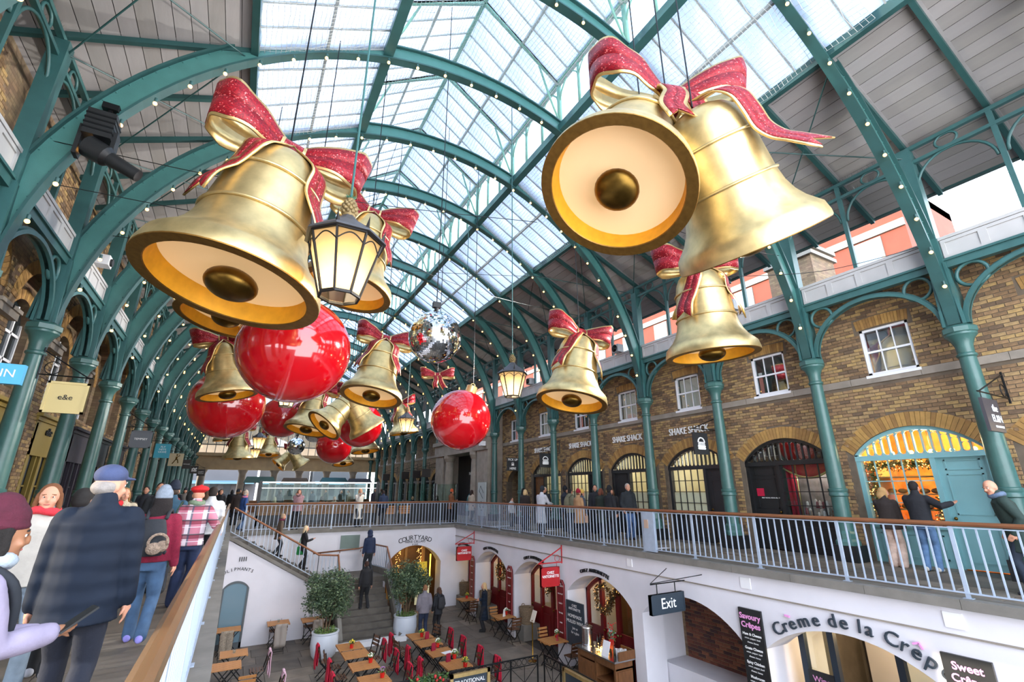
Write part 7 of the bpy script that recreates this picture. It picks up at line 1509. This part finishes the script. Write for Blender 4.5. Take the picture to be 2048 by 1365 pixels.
    for sg in (-1, 1):
        q = MB(); f = feet[sg]; rings = [(S(f + Vector((0, y, z - .085 + .0))), (rx * k, 0, 0), (0, 0, rz * k)) for y, z, rx, rz in ((-.075, .05, .02, .03), (-.06, .05, .038, .045), (.0, .05, .042, .05), (.08, .04, .046, .038), (.15, .03, .044, .028), (.19, .025, .025, .018))]; loft(q, rings); sh_ = grow(q, 'shoe', cloth(shoe), e, .012, 3)
    # top
    q = MB(); m = cloth(*top); B_ = bulk; zc = coat
    rings = []
    if zc < .8: rings.append((S((0, 0, zc)), ((.185 + .05 * (.86 - zc)) * k * B_, 0, 0), (0, (.15 + .06 * (.86 - zc) + .25 * stride * (.86 - zc)) * k * B_, 0)))
    rings += [(S((0, 0, max(zc, .8))), (.178 * k * B_, 0, 0), (0, .132 * k * B_, 0)), (T((0, 0, 1.0)), (.165 * k * B_, 0, 0), (0, .125 * k * B_, 0)), (T((0, .0, 1.2)), (.172 * k * B_, 0, 0), (0, .128 * k * B_, 0)), (T((0, -.01, 1.36)), (.182 * k * B_, 0, 0), (0, .12 * k * B_, 0)), (T((0, -.012, 1.435)), (.15 * k, 0, 0), (0, .09 * k, 0)), (T((0, -.01, 1.475)), (.085 * k, 0, 0), (0, .075 * k, 0))]
    loft(q, rings, 18)
    for sg in (-1, 1): limb(q, [sh[sg] + Vector((-sg * .01, 0, .0)), (sh[sg] + el[sg]) / 2, el[sg], (el[sg] * .45 + hd[sg] * .55), hd[sg] - (hd[sg] - el[sg]).normalized() * .012 * k], [r * k * B_ for r in (.074, .068, .058, .054, .047)])
    if collar: limb(q, [T((0, -.012, 1.45)), T((0, -.0, 1.505))], (.088 * k, .078 * k))
    grow(q, 'jacket', m, e, vox, 3)
    if scarf:
        q = MB(); c0 = T((0, .005, 1.485)); q.tube([c0 + Rl @ Vector((.085 * k * math.cos(t), .085 * k * math.sin(t), .012 * math.sin(2 * t))) for t in [2 * PI * i / 14 for i in range(14)]], .042 * k, 8, closed=True); grow(q, 'scarf', cloth(scarf, 'knit'), e, .018, 3)
    if bag:
        bc, bt = bag; m = cloth(bc); q = MB()
        if bt == 'backpack': loft(q, [(T((0, -.2, .98)), (.13, 0, 0), (0, .06, 0)), (T((0, -.22, 1.05)), (.15, 0, 0), (0, .085, 0)), (T((0, -.21, 1.25)), (.14, 0, 0), (0, .08, 0)), (T((0, -.18, 1.4)), (.1, 0, 0), (0, .05, 0))]); o = grow(q, 'backpack', m, e, .018, 3); q = MB(); [q.tube(smoothpath([T((s_ * .1, -.15, 1.4)), T((s_ * .11, .0, 1.5)), T((s_ * .12, .15, 1.38)), T((s_ * .14, .1, 1.1)), T((s_ * .14, -.1, 1.0))], 5), .02, 6) for s_ in (-1, 1)]; q.build('strap', m, o, True)
        if bt == 'tote': loft(q, [(T((-.28, -.02, .55)), (.05, 0, 0), (0, .16, 0)), (T((-.28, -.02, .6)), (.07, 0, 0), (0, .18, 0)), (T((-.27, -.02, .88)), (.045, 0, 0), (0, .17, 0))]); o = grow(q, 'tote_bag', m, e, .018, 3); q = MB(); q.tube(smoothpath([T((-.27, .1, .86)), T((-.25, .06, 1.25)), T((-.19, 0, 1.5)), T((-.25, -.08, 1.25)), T((-.27, -.14, .86))], 6), .016, 6); q.build('strap', m, o, True)
        if bt == 'sling': loft(q, [(T((.0, -.16, .72)), (.1, 0, 0), (0, .05, 0)), (T((.0, -.19, .78)), (.16, 0, 0), (0, .08, 0)), (T((0, -.19, .95)), (.15, 0, 0), (0, .07, 0)), (T((0, -.16, 1.02)), (.06, 0, 0), (0, .03, 0))]); o = grow(q, 'sling_bag', m, e, .018, 3); q = MB(); q.tube(smoothpath([T((-.14, -.16, .95)), T((-.1, -.15, 1.2)), T((.1, -.08, 1.47)), T((.16, .1, 1.4)), T((.05, .17, 1.15)), T((-.16, .1, .98))], 6), .02, 6); q.build('strap', m, o, True)
    return e, hd
def F(deg): return deg
near_v = .0145
# ---- crowd on the left walkway
e, hd = person((-.82, 4.55, 0), -3, 1.76, 'man in a navy quilted jacket and blue cap walking away beside the railing', ('#141d2b', 'quilt'), ('#171c2a', 'plain'), '#16181c', ('#8d8680', 'fringe'), ('#3b4566', 'cap'), ('down', 'down'), .2, 2, .74, vox=near_v, turn=-35, bulk=1.22)
e, hd = person((-.93, 3.0, 0), -62, 1.52, 'woman in a lilac padded coat and burgundy beanie holding a phone', ('#978da2', 'plain'), ('#23262e', 'plain'), '#222226', ('#1a1512', 'bob'), ('#4a1626', 'beanie'), ((.12, .34, 1.1), (.02, .36, 1.12)), .1, 4, .8, '#a9b4bc', skin2, ('#20242a', 'sling'), near_v, 0, 1.18)
R_ = Matrix.Rotation(math.radians(-62), 3, 'Z'); p = Vector((-.93, 3.0, 0)) + R_ @ (hd[1] + Vector((0, .09, .04)))
b = MB(); b.cbox((0, 0, 0), (.075, .15, .009), Matrix.Translation(p) @ Matrix.Rotation(math.radians(-62), 4, 'Z') @ Matrix.Rotation(.6, 4, 'X')); tag(b.build('phone', black), 'black phone held by the woman in the lilac coat', 'phone')
person((-1.52, 6.15, 0), 200, 1.66, 'woman in an off white jacket facing the viewer with long brown hair', ('#aaa49b', 'plain'), ('#6d7a86', 'denim'), '#3a3632', ('#6b4226', 'long'), None, ('down', 'down'), .1, 0, .84, '#c8303a', None, None, near_v, -10, 1.18)
person((-1.3, 6.3, 0), 0, 1.62, 'person in a long dark coat and deep red knitted scarf walking away', ('#1b2030', 'plain'), ('#17181c', 'plain'), '#a9abb4', ('#15110f', 'short'), None, ('down', 'down'), .2, 0, .52, '#7a1426', None, None, .016, -20, 1.1)
person((-1.42, 8.4, 0), 185, 1.68, 'smiling short haired person in a dark coat with a red collar', ('#23252e', 'plain'), ('#20222a', 'plain'), '#1c1c1e', ('#8a7a68', 'short'), None, ('down', 'down'), .1, 0, .7, '#c0242a', None, None, .016, 10)
person((-.74, 7.15, 0), -4, 1.6, 'woman in a burgundy jumper and grey beanie with a dark backpack', ('#7a1530', 'knit'), ('#3c5674', 'denim'), '#8d86d0', ('#1a1414', 'wavy'), ('#7d8794', 'beanie'), ('down', 'down'), .2, 0, .9, None, None, ('#23262c', 'backpack'), near_v, 0, 1.1)
person((-.5, 9.0, 0), -5, 1.66, 'woman in a pink plaid shirt and red beret touching the handrail', ('#c47a8c', 'plaid'), ('#232f4e', 'wide'), '#e6e6ea', None, ('#c81e22', 'beret'), ('down', (.33, .2, 1.12)), .16, 0, .86, '#6f8068', None, ('#3c4a38', 'tote'), near_v, 0, 1.12)
person((-.95, 10.4, 0), 5, 1.72, 'man in a teal blue jacket and navy beanie seen from behind', ('#24475c', 'plain'), ('#22262e', 'plain'), '#1a1a1c', ('#3a2c22', 'fringe'), ('#1c2433', 'beanie'), ('down', 'down'), .1, 0, .84, None, None, None, .018, 0, 1.15)
person((-.4, 11.6, 0), -2, 1.68, 'person in a white puffer jacket seen from behind', ('#c9cacc', 'quilt'), ('#1f2228', 'plain'), '#1a1a1c', ('#231a15', 'short'), None, ('down', 'down'), .1, 0, .82, None, None, None, .018, 0, 1.2)
person((-1.8, 11.5, 0), 190, 1.66, 'long haired woman in a cream fur coat facing the viewer', ('#d0c2a8', 'fur'), ('#2a2a2e', 'plain'), '#1a1a1c', ('#8a6238', 'long'), None, ('down', 'down'), .1, 0, .7, None, None, None, .018, 15, 1.1)
person((-1.45, 13.2, 0), 182, 1.78, 'dark haired man in a black coat facing the viewer', ('#202226', 'plain'), ('#23262c', 'plain'), '#1a1a1c', ('#1c1512', 'short'), None, ('down', 'down'), .1, 0, .8, None, None, None, .02, 0)
em = empty('earmuffs', (-.68, 6.82, 1.0), label='beige fluffy earmuffs hanging on the dark backpack', cat='earmuffs'); b = MB(); b.ball((-.02, 0, 0), (.075, .04, .065), 14, 10); b.ball((.05, .03, .02), (.06, .04, .06), 14, 10); b.build('pad', cloth('#a08a78', 'fur'), em, True); b = MB(); b.tube(arc((.01, 0, .06), .09, -.3, PI + .3, 10, (1, 0, 0)), .016, 6); b.build('band', cloth('#a08a78', 'fur'), em, True)
GC = 'far crowd on the left walkway'; rnd = random.Random(31)
CR = [(-2.2, 14.5, 185, '#6b5a48', 'tan coat'), (-2.6, 16.0, 0, '#22303f', 'navy coat'), (-1.9, 17.0, 180, '#8d8578', 'grey coat'), (-1.1, 16.5, 5, '#1c1d20', 'black coat'), (-1.8, 19.5, 175, '#7a2a2c', 'red coat'), (-.9, 20.5, 0, '#3a4a3c', 'green coat'), (-2.7, 21, 180, '#2a2c34', 'charcoal coat'), (-1.3, 23.2, 190, '#b8a888', 'beige coat'), (-2.2, 25, 0, '#1b1e26', 'midnight coat'), (-.6, 27, 180, '#15161a', 'jet black coat and hood'), (.1, 28.5, 0, '#2c2220', 'brown coat'), (-1.4, 29, 180, '#a0303a', 'crimson coat'), (-.7, 31.5, 0, '#20242e', 'inky coat'), (-2.4, 32, 180, '#77706a', 'stone coat'), (.4, 33.5, 180, '#3c3440', 'plum coat'), (-.2, 36, 0, '#1a1c20', 'dark parka'), (-1.6, 37.5, 180, '#5a4a3a', 'umber coat'), (.6, 38, 0, '#8a8f98', 'silver coat'), (-.9, 41, 180, '#2a3a4c', 'steel blue coat'), (-2.2, 43, 0, '#401a1e', 'maroon coat'), (.3, 45, 180, '#24262a', 'slate coat'), (-1.2, 47, 0, '#6a6258', 'taupe coat')]
for i, (x, y, fc, c, nm) in enumerate(CR):
    person((x, y, 0), fc + rnd.uniform(-15, 15), rnd.uniform(1.6, 1.8), '%s wearer %s on the left walkway' % (nm, 'walking away' if fc < 90 else 'facing the viewer'), (c, 'plain'), (rnd.choice(('#1d2028', '#2a3348', '#3a3a3e')), 'plain'), '#1a1a1c', (rnd.choice(('#1c1512', '#4a3322', '#7a5a38', '#2a2a2c')), rnd.choice(('short', 'long', 'bob'))), (rnd.choice(('#23262e', '#8a2028', '#6d7a88')), 'beanie') if i % 3 == 1 else None, ('down', 'down'), rnd.choice((0, .12, .18)), 0, rnd.choice((.6, .8, .86)), vox=.026, bulk=1.1, group=GC)
person((.35, 24.2, 0), -60, 1.6, 'elderly woman in a blue jacket and pink scarf by the far railing', ('#2c4c86', 'plain'), ('#4a6488', 'denim'), '#22222a', ('#b8aca0', 'short'), ('#b9a898', 'beanie'), ('down', 'pocket'), .12, 3, .84, '#d87a98', None, None, .02)
for i, (x, y, c, nm) in enumerate(((2.2, 31, '#2a2c34', 'graphite coat'), (3.4, 33, '#6a2428', 'brick red coat'), (4.6, 36, '#3a4a5c', 'dusty blue coat'), (5.8, 32.5, '#1a1c20', 'black anorak'), (7.2, 37, '#8a7a60', 'camel coat'), (2.8, 40, '#22303f', 'dark navy parka'), (6.4, 42, '#5a5650', 'grey brown coat'), (8.8, 34, '#2a3a34', 'bottle green coat'), (9.6, 39, '#403a44', 'aubergine coat'))):
    person((x, y, 0), 180 * (i % 2) + 20 * i, 1.62 + .02 * i, '%s wearer in the distance beyond the far railing' % nm, (c, 'plain'), ('#1d2028', 'plain'), '#1a1a1c', ('#2a1c14', 'short'), None, ('down', 'down'), .1, 0, .7, vox=.028, bulk=1.1, group='distant crowd in the middle of the hall')
# ---- far walkway
person((2.5, 24.0, 0), 170, 1.68, 'woman in a pink fur jacket taking a photo with both hands', ('#b08a90', 'fur'), ('#1a1a1e', 'plain'), '#1a1a1c', ('#5a3a28', 'wavy'), None, ('face', 'face'), 0, 0, .78, None, None, None, .02, 0, 1.2)
person((5.25, 24.3, 0), 190, 1.72, 'blonde woman in a long cream coat drinking from a cup', ('#d8d2c6', 'plain'), ('#1c1c20', 'plain'), '#1a1a1c', ('#d0b080', 'long'), None, ('face', 'cup'), 0, 0, .36, None, None, None, .02, -15, 1.1)
person((10.35, 25.2, 0), -80, 1.66, 'person in a rust coat and orange beanie by the corner of the railing', ('#7a4a2c', 'plain'), ('#1c1c20', 'plain'), '#1a1a1c', ('#3a2a1c', 'fringe'), ('#c2542a', 'beanie'), ('phone', 'phone'), 0, 3, .7, None, None, None, .022)
person((11.6, 25.2, 0), -70, 1.66, 'dark haired woman with a teal bag in front of the portal', ('#b0a290', 'plain'), ('#2a2a30', 'plain'), '#1a1a1c', ('#2a1c16', 'long'), None, ('down', 'down'), .1, 0, .6, None, None, ('#4a8a90', 'tote'), .022)
person((6.6, 24.9, 0), 0, 1.68, 'person in a navy jacket sitting down at the gap in the bench', ('#1c2a44', 'plain'), ('#22262e', 'plain'), '#1a1a1c', ('#2a1c16', 'short'), None, ('down', 'down'), 0, 20, .8, None, None, None, .022)
# ---- queue on the right walkway
GQ = 'queue outside the burger shops'
Q = [((11.6, 20.6), 200, 1.3, '#c9cacc', 'plain', '#3a2418', 'short', None, 'child in a pale hooded jacket at the left of the queue', ('down', 'down'), .8), ((11.9, 20.0), -90, 1.72, '#1c1d20', 'plain', '#15110f', 'long', None, 'tall dark haired person in black at the left of the queue', ('down', 'down'), .7), ((11.1, 18.5), -60, 1.66, '#2a2120', 'plain', '#c9a878', 'bob', None, 'blonde woman in a dark brown fur coat in the queue', ('down', 'phone'), .6),
 ((12.2, 18.6), 150, 1.76, '#22262c', 'plain', '#c8c4bc', 'short', None, 'white haired man in black facing the viewer in the queue', ('down', 'down'), .8), ((10.75, 16.7), -70, 1.74, '#b8bac0', 'plain', '#1a1a1e', 'short', ('#22262e', 'beanie'), 'person in a long pale grey hooded parka leaning on the handrail', ('rail', 'rail'), .38), ((12.1, 16.9), -90, 1.74, '#1d2230', 'plain', '#1c1512', 'short', ('#15171c', 'beanie'), 'man in a navy coat and black beanie in the queue', ('down', 'down'), .75),
 ((11.7, 16.0), -80, 1.68, '#77755f', 'plain', '#1c1512', 'short', None, 'person with an olive rucksack in the queue', ('down', 'down'), .8), ((11.9, 15.5), -100, 1.6, '#4a5260', 'plain', '#2a1c14', 'fringe', ('#c9a24e', 'beanie'), 'person in a mustard beanie in the queue', ('down', 'down'), .8), ((12.5, 15.4), 140, 1.82, '#23262c', 'plain', '#2a1c14', 'short', None, 'tall dark haired man facing the viewer in the queue', ('down', 'down'), .8),
 ((11.2, 14.8), -85, 1.62, '#a8825c', 'plain', '#6a4a34', 'fringe', ('#8a1228', 'beanie'), 'person in a tan hooded coat and crimson beanie in the queue', ('down', 'down'), .5), ((11.7, 14.1), -80, 1.68, '#1e2a26', 'plain', '#6a3a28', 'bob', None, 'auburn haired woman in a dark green coat in the queue', ('down', 'down'), .5), ((12.4, 14.3), 120, 1.68, '#2a2a2e', 'plain', '#5a3a24', 'long', None, 'brown haired woman facing the viewer near the end of the queue', ('down', 'down'), .7),
 ((11.6, 13.5), -90, 1.72, '#171a20', 'plain', '#15110f', 'short', ('#14161a', 'beanie'), 'person in a black puffer at the right of the queue', ('down', 'down'), .7), ((12.1, 13.1), 160, 1.84, '#1c2228', 'plain', '#9a948c', 'short', None, 'grey haired man in a dark jacket and blue jeans ending the queue', ('pocket', 'pocket'), .8)]
for (x, y), fc, h, c, kd, hc, hs, ht, lb, ar, ct in Q:
    person((x, y, 0), fc, h, lb, (c, kd), ('#3a5680' if 'jeans' in lb else '#1e222c', 'denim' if 'jeans' in lb else 'plain'), '#2a2a2e', (hc, hs), ht, ar, 0, 8 if 'leaning' in lb else 0, ct, '#d8cfc4' if 'child' in lb else None, None, ('#6d6a54', 'backpack') if 'rucksack' in lb else None, .022, group=GQ, bulk=1.12)
# ---- window shoppers at the right
person((12.95, 5.62, 0), -88, 1.66, 'blonde woman in a dark brown jacket and beige trousers at the amber window', ('#2a211e', 'plain'), ('#c2a898', 'wide'), '#3a3436', ('#b08a58', 'bob'), None, ('phone', 'down'), 0, 2, .8, None, None, None, .016, -35, 1.15)
person((12.8, 4.95, 0), -85, 1.78, 'man in a black jacket and blue jeans reaching towards the blue door', ('#1b1c22', 'plain'), ('#547296', 'denim'), '#b8b4ac', ('#1a1412', 'short'), None, ('phone', (.52, .12, 1.3)), 0, 2, .84, None, None, None, .016, -10, 1.12)
person((11.35, 3.1, 0), 25, 1.78, 'bald man in a dark green coat and tartan scarf bending forward', ('#243530', 'plain'), ('#1d2836', 'plain'), '#22242a', None, None, ('pocket', 'pocket'), .05, 12, .62, '#5a6a80', None, None, .014, 35, 1.2)
person((11.6, 2.3, 0), 0, 1.6, 'woman in a white fluffy coat cut off by the right edge', ('#d9d2cf', 'fur'), ('#2a2a30', 'plain'), '#22242a', ('#9a7048', 'long'), None, ('pocket', 'pocket'), 0, 0, .6, None, None, None, .016, 0, 1.25)
# ---- courtyard and stairs
person((6.9, 19.05, LF), -10, 1.8, 'man in a grey jacket and glasses looking up beside the potted tree', ('#77727a', 'plain'), ('#27324a', 'denim'), '#1a1a1c', ('#8a6040', 'short'), None, ('pocket', 'pocket'), 0, 0, .82, None, None, None, .018, 30, 1.15)
person((7.5, 19.1, LF), 10, 1.66, 'woman in a black jacket with a small rucksack in the courtyard', ('#1d2026', 'plain'), ('#1a1a1e', 'plain'), '#1a1a1c', ('#4a3020', 'bob'), None, ('pocket', 'pocket'), 0, 0, .78, None, None, ('#2a2a2e', 'backpack'), .018, 15)
person((9.3, 18.75, LF), 60, 1.72, 'blonde woman with crossed arms in a long navy coat by the red doors', ('#16202e', 'quilt'), ('#1a1a1e', 'plain'), '#1a1a1c', ('#c9a878', 'long'), None, ('cross', 'cross'), 0, 0, .42, None, None, None, .018, 10)
person((4.95, 20.35, -2.72), 5, 1.68, 'person in a black top and printed trousers climbing the stairs', ('#1a1a1e', 'plain'), ('#191a1e', 'plain'), '#2a2a2e', ('#3a2218', 'short'), None, ('down', 'down'), .16, 8, .9, None, None, None, .018)
person((5.35, 21.9, LZ), 10, 1.76, 'man in a navy hooded top stepping onto the stair landing', ('#1c2946', 'plain'), ('#252a30', 'plain'), '#2a2420', ('#1a1412', 'short'), ('#1c2946', 'hood'), ('down', 'down'), .18, 5, .86, None, None, None, .018)
person((2.75, 22.3, -1.42), -85, 1.66, 'blonde woman in a black coat with a green bag coming down the stairs', ('#1a1a1e', 'plain'), ('#1c1c20', 'plain'), '#1a1a1c', ('#d8c09a', 'long'), None, ('down', 'phone'), .12, 0, .75, None, None, ('#2f9a54', 'tote'), .018)
person((1.75, 22.3, -.89), -85, 1.62, 'elderly woman in a brown coat and plum scarf coming down the stairs', ('#5a4a3c', 'plain'), ('#1d222a', 'plain'), '#1a1a1c', ('#a08a70', 'short'), None, ('down', 'down'), .12, 6, .7, '#6a2040', None, None, .018)
# seated diners behind the far glass screens
for i, (x, c, hc, nm) in enumerate(((1.8, '#8a8478', '#a09078', 'grey top'), (2.9, '#23262c', '#2a1c14', 'black top'), (4.1, '#b05a24', '#3a2418', 'orange top'), (4.7, '#c2bcb0', '#8a6a48', 'pale top'), (5.9, '#4a2a3c', '#1c1512', 'plum top'), (9.2, '#22262e', '#15110f', 'navy top'), (10.8, '#2a2a2e', '#3a2418', 'charcoal top'))):
    person((x, 27.9 if x < 8 else 28.4, -.32), 175 if i % 2 else 20, 1.66, 'diner in a %s behind the glass screen on the far walkway' % nm, (c, 'plain'), ('#22242a', 'plain'), '#1a1a1c', (hc, 'short' if i % 2 else 'long'), None, ('phone', 'down'), 0, 5, .8, None, None, None, .026, group='diners behind the glass screens')
# ================================================================ settle generated surfaces into plain meshes
bpy.context.view_layer.update()
dg = bpy.context.evaluated_depsgraph_get()
for o in REM:
    ev = o.evaluated_get(dg); me = bpy.data.meshes.new_from_object(ev); me.name = o.name; o['_m'] = me.name
new = {o: bpy.data.meshes[o['_m']] for o in REM}
fonts = [o for o in scene.objects if o.type == 'FONT']
fmesh = [(o, bpy.data.meshes.new_from_object(o.evaluated_get(dg))) for o in fonts]
for o, me in new.items():
    mt = o.data.materials[0]; o.modifiers.clear(); o.data = me
    if not len(me.materials): me.materials.append(mt)
    me.polygons.foreach_set('use_smooth', [True] * len(me.polygons)); del o['_m']
for o, me in fmesh:
    n = bpy.data.objects.new(o.name.split('.')[0], me); link(n); n.parent = o.parent; n.matrix_parent_inverse = o.matrix_parent_inverse.copy(); n.matrix_basis = o.matrix_basis.copy()
    bpy.data.objects.remove(o)
